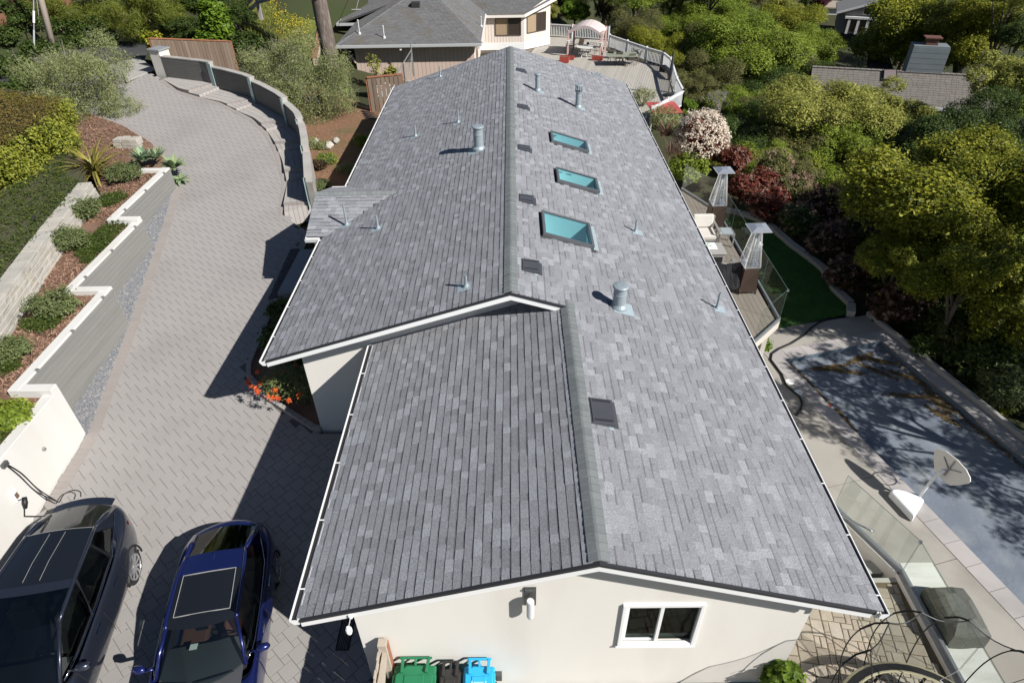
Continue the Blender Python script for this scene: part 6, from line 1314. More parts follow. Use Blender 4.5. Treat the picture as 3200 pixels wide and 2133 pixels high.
# off to the right, the oaks whose shade falls on the pool
for k, (x, y, z, r, lab) in enumerate(((15.3,9.6,4.7,2.2,''),(18.6,6.6,4.7,2.2,''),(18.0,12.2,5.2,2.4,''),(15.9,14.6,5.2,2.0,''),(19.6,16.2,5.2,2.3,''),(20.5,9,5.6,2.4,''))):
    tree_at('oak', (x, y, z), r, 'oak standing past the right edge shading the pool', gz=-2.5, group='oaks past the right edge', name='oak_tree', dens=.34, asp=.6)
# ------------------------------------------------------------------ far belt of trees along the top
far = [(1330,-60,78),(1450,-60,82),(1620,-70,80),(1750,-50,74),(1880,-40,66),(1990,-30,62),(2110,-30,66),(2330,-20,70),(2230,-50,64),(2400,-40,74),(2690,-75,95),(2820,-40,66),(2960,-40,60),(3090,-40,52),(3180,-30,46),(2860,70,62),(2480,90,62),(2420,190,54),(2600,250,52),(2420,120,60),(2300,70,58),(2050,150,55),(2220,130,56),(3190,110,44),(3010,150,52),(3190,330,36)]
FW = lambda x, y: 'behind the cream wing roof' if x < 1700 else 'behind the gazebo canopy' if x < 2000 else 'above the forked oak right of the deck' if x < 2450 else 'round the far gabled house' if x < 2760 else 'along the top right corner' if y < 100 else 'at the right edge beside the brown house'
for k, (px, py, Yf) in enumerate(far):
    P = atY(px, py, Yf); tree_at(('green','oak','brown','dark','gold')[k % 5], P, (80+(k*37) % 40)*depth(P)/FPX, f"distant {('bright green','yellow green','brownish','dark','golden')[k % 5]} tree {FW(px, py)}", group='distant trees '+FW(px, py), name='leafy_tree')
# ------------------------------------------------------------------ left side trees
def olive(px, py, cz, rpx, label, gz, asp=.9, n=1900): 
    P = at(px, py, cz); r = rpx*depth(P)/FPX; lobes = [((0,0,0),(.6,.6,.6*asp))]
    for i in range(16): a = i*2.4; z = RNG.uniform(-.6,.7); q_ = math.sqrt(1-z*z)*RNG.uniform(.5,.8); s = RNG.uniform(.2,.36); lobes.append(((q_*math.cos(a),q_*math.sin(a),z*asp),(s,s,s)))
    lobes = [(tuple(np.array(c)*r+np.array(P)), tuple(np.array(s)*r)) for c, s in lobes]; C, O = clumps(lobes, n, .3); V, F, rn = leaves(C, O, 15, .13, .125, .22, .1)
    t = thing('olive_tree', label, 'olive tree', (P.x,P.y,gz)); npobj('crown', V, F, SPEC['olive'][0], t, rnd=rn); obj('trunk', limbs(P, Vector((P.x,P.y,gz)), r, .09, 7, seed=int(px)), mat('grey_twig', (.26,.23,.21), .9), t, smooth=True)
    C, O = clumps(lobes, 120, .9, 0); b = MB()
    for c, o in zip(C, O): c = Vector(c); o = Vector(o); b.tube([c-o*.3, c+o*.25+Vector((0,0,.12))], [.008,.003], 4)
    obj('twigs', b, MATS['grey_twig'], t, kind='stuff'); return t
olive(245, 262, 3.4, 185, 'large grey green olive tree between the hedge and the street', 2.3, .95, 2600)
olive(825, 235, 2.5, 112, 'olive tree behind the curved wall near the plank fence', 1.5, .9, 1200)
olive(968, 262, 2.6, 160, 'broad olive tree between the curved wall and the house', 1.0, .95, 2300)
# hedge
HX = [(-17.7,15.5),(-17.7,25.2),(-18.5,27.0),(-22.5,28.5),(-22.5,15.5)]; hz0, hz1 = 2.45, 4.0
hd = thing('hedge', 'tall clipped hedge with yellow green sides and a brownish top at the left edge', 'hedge', (-19.5, 21, 2.5))
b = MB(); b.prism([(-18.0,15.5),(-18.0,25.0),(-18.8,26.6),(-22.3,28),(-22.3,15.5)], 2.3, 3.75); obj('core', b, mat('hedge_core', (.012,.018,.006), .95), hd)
def surf_pts(a, c, n, z0, z1): a = np.array(a); c = np.array(c); f = RNG.random((n, 1)); p = a+(c-a)*f; return np.hstack([p, RNG.uniform(z0, z1, (n, 1))])
C = []; O = []
for (a, c) in zip(HX, HX[1:4]):
    d = np.array(c)-np.array(a); L = np.linalg.norm(d); nr = np.array([d[1], -d[0], 0])/L; n = int(L*150); p = surf_pts(a, c, n, hz0-.1, hz1-.05); p += nr*(RNG.normal(-.1, .16, (n, 1))+.13*np.sin(p[:, 1:2]*2.3+p[:, 2:]*2.5)); C.append(p); O.append(np.tile(nr, (n, 1)))
V, F, r = leaves(np.vstack(C), np.vstack(O), 12, .09, .105, .6); npobj('side_foliage', V, F, SPEC['hedge'][0], hd, rnd=r)
P = sample(HX, 3300); C = np.hstack([P, RNG.normal(hz1, .06, (len(P), 1))]); V, F, r = leaves(C, np.tile([0,0,1.], (len(P), 1)), 10, .08, .085, .5, .8); npobj('top_foliage', V, F, SPEC['hedgetop'][0], hd, rnd=r)
# low planting: ground covers and shrubs
BED_IN = [(-11.2,-1),(-11.2,11.1),(-11.98,11.5),(-11.98,15.3),(-13.0,15.7),(-13.0,19.5),(-13.8,19.9),(-13.8,23.6),(-14.5,23.6),(-15.5,22.5)]+SW[::-1]+[(-11.6,4),(-11.4,-1)]
def cover(label, poly, n, zf, kind, h=.12, L=.07, thing_=False):
    P = sample(poly, n); C = np.stack([P[:, 0], P[:, 1], np.array([zf(*p) for p in P])+RNG.uniform(.0, h, n)], -1); V, F, r = leaves(C, np.tile([0,0,1.], (n, 1)), 9, .06, L, .6, .8); ok = np.ones(n, bool) if zf is not zter else inpoly(C, BED_IN); kq = np.repeat(ok, 9); V = V.reshape(-1, 4, 3)[kq].reshape(-1, 3); r = r[kq]; F = np.arange(len(V)).reshape(-1, 4); return npobj('ground_cover', V, F, SPEC[kind][0], None, rnd=r, kind='stuff')
def blob(cx, cy, rx, ry, n=12): return [(cx+rx*math.cos(i*6.283/n)*random.uniform(.75,1.1), cy+ry*math.sin(i*6.283/n)*random.uniform(.75,1.1)) for i in range(n)]
cover('', [(x-.45, y) for x, y in SW]+[(-16.6,22.6),(-17.5,24.5),(-17.9,15),(-17.9,5),(-12.4,5)], 5200, zbk, 'mat', .1, .07)
for px, py, rx, ry, zt_ in ((390,720,.75,1.6,1.97),(330,790,.7,.9,1.97),(130,1010,.55,.45,1.95),(350,625,.5,.6,2.1),(300,760,.5,1.0,1.97)):
    p = at(px, py, zt_); cover('', blob(p.x, p.y, rx, ry), int(700*rx*ry)+80, zter, 'mat', .1, .065)
for px, py, rx, ry in ((20,1160,.4,.35),(15,1330,.45,.5),(15,1400,.4,.4)): p = at(px, py, 1.8); cover('', blob(p.x, p.y, rx, ry), 200, zter, 'mat', .12, .065)
for px, py, cz, r, h, lab in ((385,535,2.5,.62,.36,'rounded green shrub at the far end of the upper terrace'),(262,655,2.35,.6,.4,'wispy grey green shrub by the stone wall, farther of the pair'),(215,745,2.35,.55,.38,'wispy grey green shrub by the stone wall, nearer of the pair'),(160,945,2.3,.62,.42,'spiky green shrub on the middle terrace'),(25,1090,2.2,.5,.38,'half hidden grey green shrub at the left edge'),(20,1300,2.0,.45,.3,'bright green shrub at the left edge above the white wall')):
    P = at(px, py, cz); bush_at('shrub' if h > .32 else 'green', P, (r,r,h), lab, 240, L=.10)
# strap-leaved plants: every leaf is its own piece
def leaf_mesh(L, W_, bend, m, c, n=6, fold=.25):
    P = []; 
    for i in range(n+1):
        t = i/n; x = L*t*math.cos(bend*t*.8); z = L*t*math.sin(max(0, 1.25-bend*t))*.9 if False else L*(t*math.cos(.0)-.5*bend*t*t); y = L*bend*t*t*.75; w = W_*(1-t**2.2)*(.55+.9*min(1, t*4)*.5)
        P += [(-w, y, z+fold*w), (0, y+.0, z), (w, y, z+fold*w)]
    F = [(i*3+j, i*3+j+1, (i+1)*3+j+1, (i+1)*3+j) for i in range(n) for j in range(2)]; me = bpy.data.meshes.new('leaf'); me.from_pydata(P, [], F); setrnd(me, [c]*len(F)); me.materials.append(m); return me
m_ph = mat('flax_leaf', (.10,.085,.03), .45, attr=(.38,.34,.07), transl=.2); m_ag = mat('agave_leaf', (.10,.19,.13), .5, attr=(.34,.40,.18), transl=.1); m_cd = mat('cordyline_leaf', (.06,.035,.03), .5, attr=(.22,.12,.07), transl=.15)
def strap_plant(name, label, P, meshes, n, tilt, s=1.0, base=.05, cat='plant'):
    P = Vector(P); t = thing(name, label, cat, P)
    for k in range(n):
        a = k*2.399+random.uniform(-.3,.3); el = random.uniform(*tilt); M = Matrix.Rotation(a, 4, 'Z') @ Matrix.Rotation(-el, 4, 'X'); o = piece('leaf', random.choice(meshes), P+Vector((math.sin(-a)*base*0, 0, 0))+Vector((math.cos(a+1.57)*base, math.sin(a+1.57)*base, 0)), t, M.to_euler(), [s*random.uniform(.75,1.1)]*3)
    return t
fm = [leaf_mesh(1.75, .05, random.uniform(.35,.95), m_ph, random.random()**1.3) for _ in range(12)]
strap_plant('flax_plant', 'bronze and yellow striped flax with long arching leaves', at(300, 545, 2.2), fm, 95, (.05,1.2), 1.0)
am = [leaf_mesh(.62, .085, random.uniform(.1,.4), m_ag, random.random()*.6, fold=.5) for _ in range(10)]; am2 = [leaf_mesh(.70, .10, random.uniform(.2,.5), m_ag, .35+random.random()*.65, fold=.5) for _ in range(10)]
strap_plant('agave', 'blue green agave at the far end of the terrace wall, left of the pair', at(448, 500, 2.05), am, 34, (.15,1.25)); strap_plant('agave', 'blue green agave in the middle of the agave clump', at(490, 495, 2.0), am, 30, (.15,1.25)); strap_plant('agave', 'pale edged agave leaning over the wall end at the driveway', at(545, 525, 1.95), am2, 34, (.2,1.35)); strap_plant('agave', 'small yellowing agave at the driveway edge below the clump', at(562, 560, 1.6), am2, 22, (.7,1.6), .7)
cm_ = [leaf_mesh(1.0, .028, random.uniform(.1,.4), m_cd, random.random()) for _ in range(10)]
strap_plant('cordyline', 'spiky dark bronze cordyline beside the right gutter', at(2085, 425, .9), cm_, 70, (.1,1.5)); strap_plant('cordyline', 'second tan cordyline clump under the right gutter', at(2095, 480, .5), cm_, 50, (.3,1.6), .9)
# bed between curved wall and house
BK = [(p.x+.3, p.y) for p in WC[3:]]+[(-4.95,21.0),(-4.95,31),(-6.2,34),(-13,37),(-15,35.5)]
BKo = [(WC[k].x, WC[k].y) for k in range(2, len(WC))]
zb3 = lambda x, y: .78+.028*(y-20)+.02*max(0, -x-7)
poly3 = [(WC[-1].x+.25, WC[-1].y-.3)]+[(-4.9,22.5),(-4.9,30.6),(-6.5,33.4),(-12,38.5),(-16,37.5)]+[(w.x+.2, w.y+.15) for w in WC]
struct('planting_bed', strip_mesh(poly3, zb3, 0), mat('red_mulch', (.24,.13,.07), .95, (.15,.085,.05), 6, bump=.8, bs=25, stain=(.11,.10,.04), ss=.7))
chips('bark_chips', poly3, 6000, zb3, m_chip)
for k, (x, y, r, kd) in enumerate(((-7.9,24.6,.35,'shrub'),(-7.2,26.3,.4,'olive'),(-6.4,23.6,.3,'shrub'),(-8.2,27.2,.45,'green'),(-6.2,27.8,.4,'brown'),(-7.0,29.4,.45,'green'),(-5.7,25.3,.3,'brown'),(-9.4,28.9,.45,'olive'),(-6.0,30.2,.4,'dark'))):
    bush_at(kd, (x, y, zb3(x, y)+r*.4), (r*1.1, r, r*.6), 'low tuft on the reddish mulch between the curved wall and the house', 90, L=.09, group='tufts on the reddish mulch behind the curved wall')
def boulder(name, label, P, r, m=m_stone):
    bm_ = bmesh.new(); bmesh.ops.create_icosphere(bm_, subdivisions=2, radius=1.0)
    for v in bm_.verts: k = 1+.25*math.sin(v.co.x*3+r*9)+.18*math.cos(v.co.y*4+P[0]); v.co = Vector((v.co.x*r*k, v.co.y*r*.8*k, v.co.z*r*.6*k))+Vector(P)
    b = MB(); b.add([v.co[:] for v in bm_.verts], [tuple(v.index for v in f.verts) for f in bm_.faces]); bm_.free(); return tag(obj(name, b, m, base=P), label, 'boulder')
for px, py, r, lab in ((985,443,.22,'grey boulder behind the curved wall nearer the wall'),(1030,455,.24,'pale boulder in the mulch beside the house'),(1050,440,.2,'small pale rock nearest the house gutter')): boulder('boulder', lab, at(px, py, 1.2), r)
for px, py, kind, r, lab in ((1015,500,'shrub',.38,'round grassy tuft on the mulch nearer the house'),(1005,455,'olive',.33,'round grey tuft between the boulders'),(995,515,'redd',.3,'dark red groundcover patch behind the wall')): P = at(px, py, 1.2); bush_at(kind, P, (r,r,r*.6), lab, 120, L=.1)
blades('grass', [(-5.9,21),(-5.0,21),(-5.0,28),(-5.6,28)], 3000, 1.0, .05, .2, mat('dull_grass', (.05,.07,.02), .8, attr=(.12,.13,.04)), .012)
p0 = at(1003, 575, 1.0); b = MB()
for k in range(5): b.tube([p0+Vector((math.cos(a)*(.2+.03*k), math.sin(a)*(.2+.02*k), .03+.02*k)) for a in np.linspace(0, 6.0, 14)], .014, 5)
tag(obj('hose_coil', b, MATS['black_rubber'], base=p0), 'coiled black hose behind the near end of the curved wall', 'hose')
# shrubs and small plants by the neighbour wall
P = at(1000+640/2.941, 690/2.941, .8); bush_at('gold', P, (.6,.5,.6), 'yellow green bush at the pink wall beside the chain link', 110, L=.16); P = at(1000+690/2.941, 760/2.941, .8); bush_at('plum', P, (.35,.3,.35), 'dark red plant under the yellow bush by the pink wall', 70); P = at(1000+500/2.941, 600/2.941, 1.5); bush_at('gold', P, (.5,.3,.8), 'thin sapling with few leaves before the pink wall', 26, L=.15)
for px, py, lab in ((1070,85,'clipped hedge along the neighbour garage side'),(1108,45,'small round golden hedge by the neighbour driveway')): P = at(px, py, 1.2); bush_at('hedge', P, (1.3,2.2,1.0) if py > 60 else (.8,1.2,.6), lab, 350, L=.14, cat='hedge')
# pine with bare trunk between the houses
pb = at(1042, 232, 1.1); b = MB(); wv = [pb+Vector((0,0,-.4)), pb+Vector((-.05,.05,2)), pb+Vector((-.12,.1,5)), pb+Vector((-.2,.15,9)), pb+Vector((-.25,.2,16))]; b.tube(wv, [.52,.46,.42,.38,.3], 14)
t = thing('pine_tree', 'tall bare pine trunk rising beside the neighbour garage', 'tree', pb); m_pbk = mat('pine_bark', (.17,.135,.115), .95, (.09,.07,.06), 5, nd=8, stretch=(2.5,2.5,.6), bump=1.0, bs=9, stain=(.26,.22,.195), ss=3.0)
obj('trunk', b, m_pbk, t, smooth=True); st = pb+Vector((-.1,-.3,4.6)); bb = MB(); bb.tube([st+Vector((-.1,.3,-.6)), st+Vector((.15,-.4,.0)), st+Vector((.3,-.7,.25))], [.17,.13,.12], 9); obj('branch_stub', bb, m_bark, t)
bb = MB(); bb.lathe(st+Vector((.3,-.7,.25)), [(.12,0),(.11,.01)], 10); obj('cut_face', bb, mat('cut_wood', (.42,.20,.07), .8), t)
piece('crown', crown_tpl('pine', 0), pb+Vector((-.2,.2,17)), t, None, (4,4,2.5))
# feathery pine over the street, vine covered tree, dark trees by the fence
def pine(px, py, Yc, rx, rz, label, n, gz): 
    P = atY(px, py, Yc); s = depth(P)/FPX; lobes = []
    for i in range(22): lobes.append(((P.x+RNG.uniform(-1,1)*rx*s, P.y+RNG.uniform(-1,1)*rx*s*.5, P.z+RNG.uniform(-1,1)*rz*s), (rx*s*.22, rx*s*.22, rz*s*.4)))
    C, O = clumps(lobes, n, .2, -.9); V, F, r = leaves(C, O, 16, .16, .30, .07, .5); t = thing('pine_tree', label, 'tree', (P.x,P.y,gz)); npobj('crown', V, F, SPEC['pine'][0], t, rnd=r); obj('trunk', limbs(P, Vector((P.x-2.5,P.y+5,gz)), rx*s*.9, .22, 8, seed=5), m_bark, t, smooth=True); return t
pine(290, 35, 47.0, 150, 62, 'feathery yellow green pine overhanging the street at the top left', 1500, 3.0)
pine(440, 35, 43.0, 120, 62, 'feathery pine branch hanging above the white gate pillar', 1300, 2.5)
TY = lambda kd, px, py, Y, r, lab, **k: tree_at(kd, atY(px, py, Y), r*depth(atY(px, py, Y))/FPX, lab, **k)
TY('dark', 560, 95, 43, 70, 'dark pine shaded tree behind the redwood fence'); TY('dark', 500, 10, 50, 80, 'dark conifer behind the feathery pine', name='conifer'); TY('dark', 745, 40, 44, 55, 'dark tree right of the vine covered trunk', asp=1.2); TY('dark', 625, 15, 46, 75, 'shadowed tree left of the vine covered trunk')
P = atY(678, 80, 41.0); s = depth(P)/FPX; t = bush_at('lime', P, (45*s,45*s,88*s), 'bright green vine covered tree behind the redwood fence', 620, 'tree', 'vine_tree', L=.26, lob=10)
P = atY(655, 140, 40.2); bush_at('lime', P, (1.0,.8,1.0), 'leafy green vine spilling over the redwood fence top', 150, L=.22); P = atY(482, 140, 39.0); bush_at('oak', P, (.55,.5,.8), 'yellow green shrub behind the white gate pillar', 170, L=.17); P = at(590, 190, 2.4); bush_at('dark', P, (.8,.5,.5), 'dark shrub along the foot of the redwood fence', 150, L=.13); P = atY(765, 135, 41.0); bush_at('dark', P, (1.2,1.0,.9), 'shaded bush at the end of the redwood fence', 200, L=.16)
# trees up the dark hillside at the top left with red-brown trunks
m_rb = mat('red_bark', (.15,.075,.05), .95, (.20,.105,.07), 6, stretch=(3,3,.4), bump=.7, bs=10)
for k, (px, py, lab) in enumerate(((35,105,'leftmost red barked trunk on the shaded hillside'),(88,85,'second red barked trunk left of the utility pole'),(130,70,'leaning red barked trunk just left of the utility pole'),(175,55,'short red barked trunk right of the utility pole'))):
    p = atY(px, py, 50.0-k); b = MB(); b.tube([p+Vector((.1,0,-2.5)), p+Vector((-.3,.1,3)), p+Vector((-.8,.3,9))], [.34,.30,.22], 9); t = thing('redwood_tree', lab, 'tree', p); obj('trunk', b, m_rb, t, smooth=True); piece('crown', crown_tpl('dark', k % 2), p+Vector((-.6+((k*1.7) % 2),.3,10.5)), t, (0,0,k), (3.4,3.4,2.6))
for k, (x, y, z, r) in enumerate(((-33,52,9,3.5),(-28,58,9,3.5),(-22,46,8,2.6),(-38,46,9,3.5),(-24,60,8,3.5),(-34,62,10,4),(-19,50,8,2.6))): tree_at('dark', (x,y,z), r, 'dark tree standing above the top left street', gz=tz(x,y), group='dark trees above the street')
for k, (px, py, r) in enumerate(((60,230,1.2),(140,180,1.2),(30,320,1.0),(220,110,1.3),(10,140,1.3),(300,100,1.2),(90,100,1.4),(180,70,1.4),(50,60,1.4),(250,160,1.0),(30,250,1.2),(110,290,1.0),(240,60,1.4),(340,150,.9))): p = atT(px, py); bush_at('dark', p+Vector((0,0,.5)), (r,r,.7), 'low dark bush on the shaded bank across the street', 160, L=.16, group='bushes on the shaded bank')
# utility pole and its guy wires
pb = at(172, 168, 2.4); pt = pb+Vector((-1.4,-.3,9)); t = thing('utility_pole', 'pale wooden utility pole rising behind the olive tree', 'utility pole', pb); v = Vector(ray(128, 0)); tt = ((pb-Vector(CAM)).xy.length)/v.xy.length; topv = Vector(CAM)+v*tt; dirp = (topv-pb).normalized()
obj('shaft', MB().tube([pb-dirp*.3, pb+dirp*5, pb+dirp*10], [.19,.17,.15], 12), mat('pole_wood', (.42,.345,.285), .9, (.50,.42,.35), 4, stretch=(3,3,.3), bump=.4, bs=15), t, smooth=True)
for k, (bx, by, tx, ty) in enumerate(((107,185,105,0),(132,140,115,0))):
    a = at(bx, by, 2.4); v = Vector(ray(tx, ty)); tt = (a-Vector(CAM)).xy.length/v.xy.length; c = Vector(CAM)+v*tt; d = (c-a)
    w = thing('guy_wire', ('pale guy wire with a sleeve left of the utility pole', 'thin guy wire nearest the utility pole')[k], 'guy wire', a); obj('cable', MB().tube([a, a+d*2.0], .03 if k == 0 else .016, 6), mat('grey_cable', (.35,.36,.36), .6), w)
    if k == 0: obj('sleeve', MB().tube([a+d*.62, a+d*.82], .06, 8), mat('white_plastic', (.78,.78,.76)), w); obj('lower_sleeve', MB().tube([a, a+d*.5], .045, 8), mat('grey_sleeve', (.45,.48,.5), .5), w)
# yellow marker post seen through the olive
p = at(155, 255, 2.5); tag(obj('marker_post', MB().box(p.x-.05,p.x+.05,p.y-.05,p.y+.05,2.3,3.3), mat('yellow_paint', (.6,.33,.02), .6), base=p), 'yellow marker post behind the large olive tree', 'post')
# corner bed with orange pincushion flowers
P = Vector((-5.55,12.55,1.0)); t = bush_at('shrub', P, (1.05,.75,.55), 'pincushion shrub with orange flowers at the house corner', 330, L=.10, name='pincushion_shrub'); m_or = mat('orange_flower', (.75,.10,.025), .6, attr=(.85,.20,.05), transl=.15)
for px, py in ((803,1162),(778,1185),(775,1195),(782,1205),(800,1212),(812,1197),(804,1225),(860,1217),(806,1222),(838,1238),(852,1243),(869,1244),(903,1250),(858,1170),(885,1162),(925,1190),(923,1140),(936,1230),(834,1180)):
    p = at(px, py, 1.25); C = np.array([p[:]]); V, F, r = leaves(C, np.array([[0,0,1.]]), 46, .030, .06, .3); npobj('flower', V, F, m_or, t, rnd=r)
for x, y, r, lab in ((-6.7,14.3,.5,'dark leafy shrub in the shaded kerbed bed, nearer one'),(-6.8,15.6,.5,'dark leafy shrub in the shaded kerbed bed, farther one'),(-5.9,13.6,.45,'dark shrub between the kerb and the house wall')): bush_at('dark', (x,y,dz(y)+.45), (r,r,.45), lab, 200, L=.13)
P = at(2100+740/2.139, 1400+1530/2.139, .5); bush_at('lime', P, (.28,.28,.45), 'bright green leafy plant at the front right wall corner', 110, L=.12); P = at(2100+615/2.139, 700+812/2.139, -.5); bush_at('lime', P, (.2,.2,.25), 'small yellow green plant under the deck corner', 40, L=.08)
# ================================================================== WOODEN DECK OF THE HOUSE
ZK = .8
DKP = [(4.6,14.2),(6.65,14.2),(7.72,15.27),(7.72,22.3),(6.8,24.4),(4.6,24.4)]
dkh = thing('timber_deck', 'raised timber deck with grey boards along the right side of the house', 'deck', (6.5, 19, ZK))
m_tb = mat('ipe_board', (.21,.17,.145), .75, (.29,.245,.21), 1.2, stretch=(5,.5,1), attr=(.30,.255,.22), bump=.2, bs=30)
b = MB(); b.prism(DKP, ZK-.25, ZK-.035); obj('joists', b, mat('dark_gap', (.03,.028,.025)), dkh)
k = 0; x = 4.62
while x < 7.6:
    pl = clip([(x+.004,14),(x+.146,14),(x+.146,25),(x+.004,25)], DKP)
    if len(pl) > 2: b = MB(); b.slab([(p[0],p[1],ZK) for p in pl], .03, random.random()); obj('deck_board', b, m_tb, dkh)
    x += .15
m_fas = mat('beige_beam', (.50,.46,.40), .7, (.55,.51,.45), 2)
for a, c in ((DKP[1],DKP[2]),(DKP[2],DKP[3]),(DKP[3],DKP[4])): b = MB(); b.bar((*a,ZK-.13),(*c,ZK-.13),.06,.28); obj('fascia', b, m_fas, dkh)
for x, y in ((7.5,15.4),(7.5,19),(7.5,22)): b = MB(); b.box(x-.07,x+.07,y-.07,y+.07,-.95,ZK-.2); obj('post', b, m_fas, dkh)
# frameless glass balustrades
m_gl = glassmat('clear_glass', (.86,.91,.88), .02, gain=.10); m_edge = mat('glass_edge', (.10,.15,.14), .15); m_shoe = mat('alu_shoe', (.50,.52,.53), .35, metal=.7)
def glassrail(label, pts, z, h, npan, shoe=True):
    t = thing('glass_railing', label, 'glass railing', (*pts[0], z))
    for (a, c), n in zip(zip(pts, pts[1:]), npan):
        a = Vector(a); c = Vector(c); d = (c-a)
        if shoe: b = MB(); b.bar((*a,z+.04),(*c,z+.04),.06,.09); obj('base_shoe', b, m_shoe, t)
        for k in range(n):
            p0 = a+d*((k+.004)/n); p1 = a+d*((k+.996)/n); b = MB(); nr = Vector((d.y,-d.x)).normalized()*.006
            b.add([(p0.x,p0.y,z+.05),(p1.x,p1.y,z+.05),(p1.x,p1.y,z+h),(p0.x,p0.y,z+h)], [(0,1,2,3)]); o = obj('glass_pane', b, m_gl, t, flip=False)
            b = MB(); b.bar((*p0,z+h),(*p1,z+h),.009,.008).bar((*p0,z+.05),(*p0,z+h),.005,.005).bar((*p1,z+.05),(*p1,z+h),.005,.005); obj('pane_edge', b, m_edge, o)
    for p in pts[1:-1]: b = MB(); b.box(p[0]-.025,p[0]+.025,p[1]-.025,p[1]+.025,z+h-.06,z+h+.005); obj('corner_clip', b, m_steel, t)
    return t
glassrail('clear glass balustrade round the timber deck with the heaters', [DKP[1],DKP[2],DKP[3],DKP[4]], ZK, 1.07, [1,4,1])
# low wall and glass fence between side patio and pool
b = MB(); WLL = [(7.77,-2),(7.77,7.45),(7.05,9.1),(6.5,10.3)]
for a, c in zip(WLL, WLL[1:]): b.bar((*a,-.40),(*c,-.40),.2,1.04)
tag(obj('patio_wall', b, m_stucco, base=(7.77,5,0)), 'low cream wall under the glass fence between tan pavers and pool terrace', 'wall')
glassrail('clear glass fence on the low wall beside the tan paved patio', [(7.77,-.6),(7.77,7.45),(7.05,9.1)], .12, 1.05, [4,1])
b = MB(); b.tube([(7.2,8.0,.75),(6.75,8.95,.3),(6.65,9.1,.28)], .02, 8).tube([(7.2,8.0,.75),(7.35,8.1,.6)], .015, 6); tag(obj('handrail', b, m_steel, smooth=True, base=(7.2,8,.7)), 'short steel handrail on the wall beside the garden steps', 'handrail')
# outdoor counter and covered barbecue
t = thing('outdoor_counter', 'long white topped outdoor counter behind the glass fence', 'counter', (8.2, 4, ZP))
obj('counter_top', MB().box(7.89,8.55,-1.5,7.72,.0,.05), mat('white_stone', (.66,.66,.61), .55, (.72,.72,.68), 1.5, stretch=(1,3,1), stain=(.58,.57,.51), ss=1.2), t, bevel=.006); obj('counter_base', MB().box(7.95,8.45,-1.5,7.62,ZP,-.003), m_stucco, t)
p = at(2100+1800/2.139, 1400+1110/2.139, .30); t = thing('covered_barbecue', 'barbecue under a dark olive cover sitting on the white counter', 'barbecue', (8.25, p.y, .05)); bm_ = MB(); cy = p.y
rows = []
for z, s in ((.05,1.0),(.25,1.02),(.42,.97),(.52,.80),(.56,.5)): rows.append([(8.24+sx*.36*s, cy+sy*.50*s+.015*math.sin(sy*9+z*20), z+.02*math.sin(sx*5+sy*7)) for sx, sy in ((-1,-1),(-.3,-1.04),(.4,-1.02),(1,-1),(1.04,-.3),(1.03,.4),(1,1),(.3,1.03),(-.4,1.05),(-1,1),(-1.03,.3),(-1.04,-.4),(-1,-1))])
bm_.grid(rows); bm_.add(rows[-1][:-1], [tuple(range(12))]); obj('cover', bm_, mat('olive_cover', (.085,.09,.075), .75, (.11,.115,.10), 4, bump=.4, bs=14), t, smooth=False, bevel=.02)
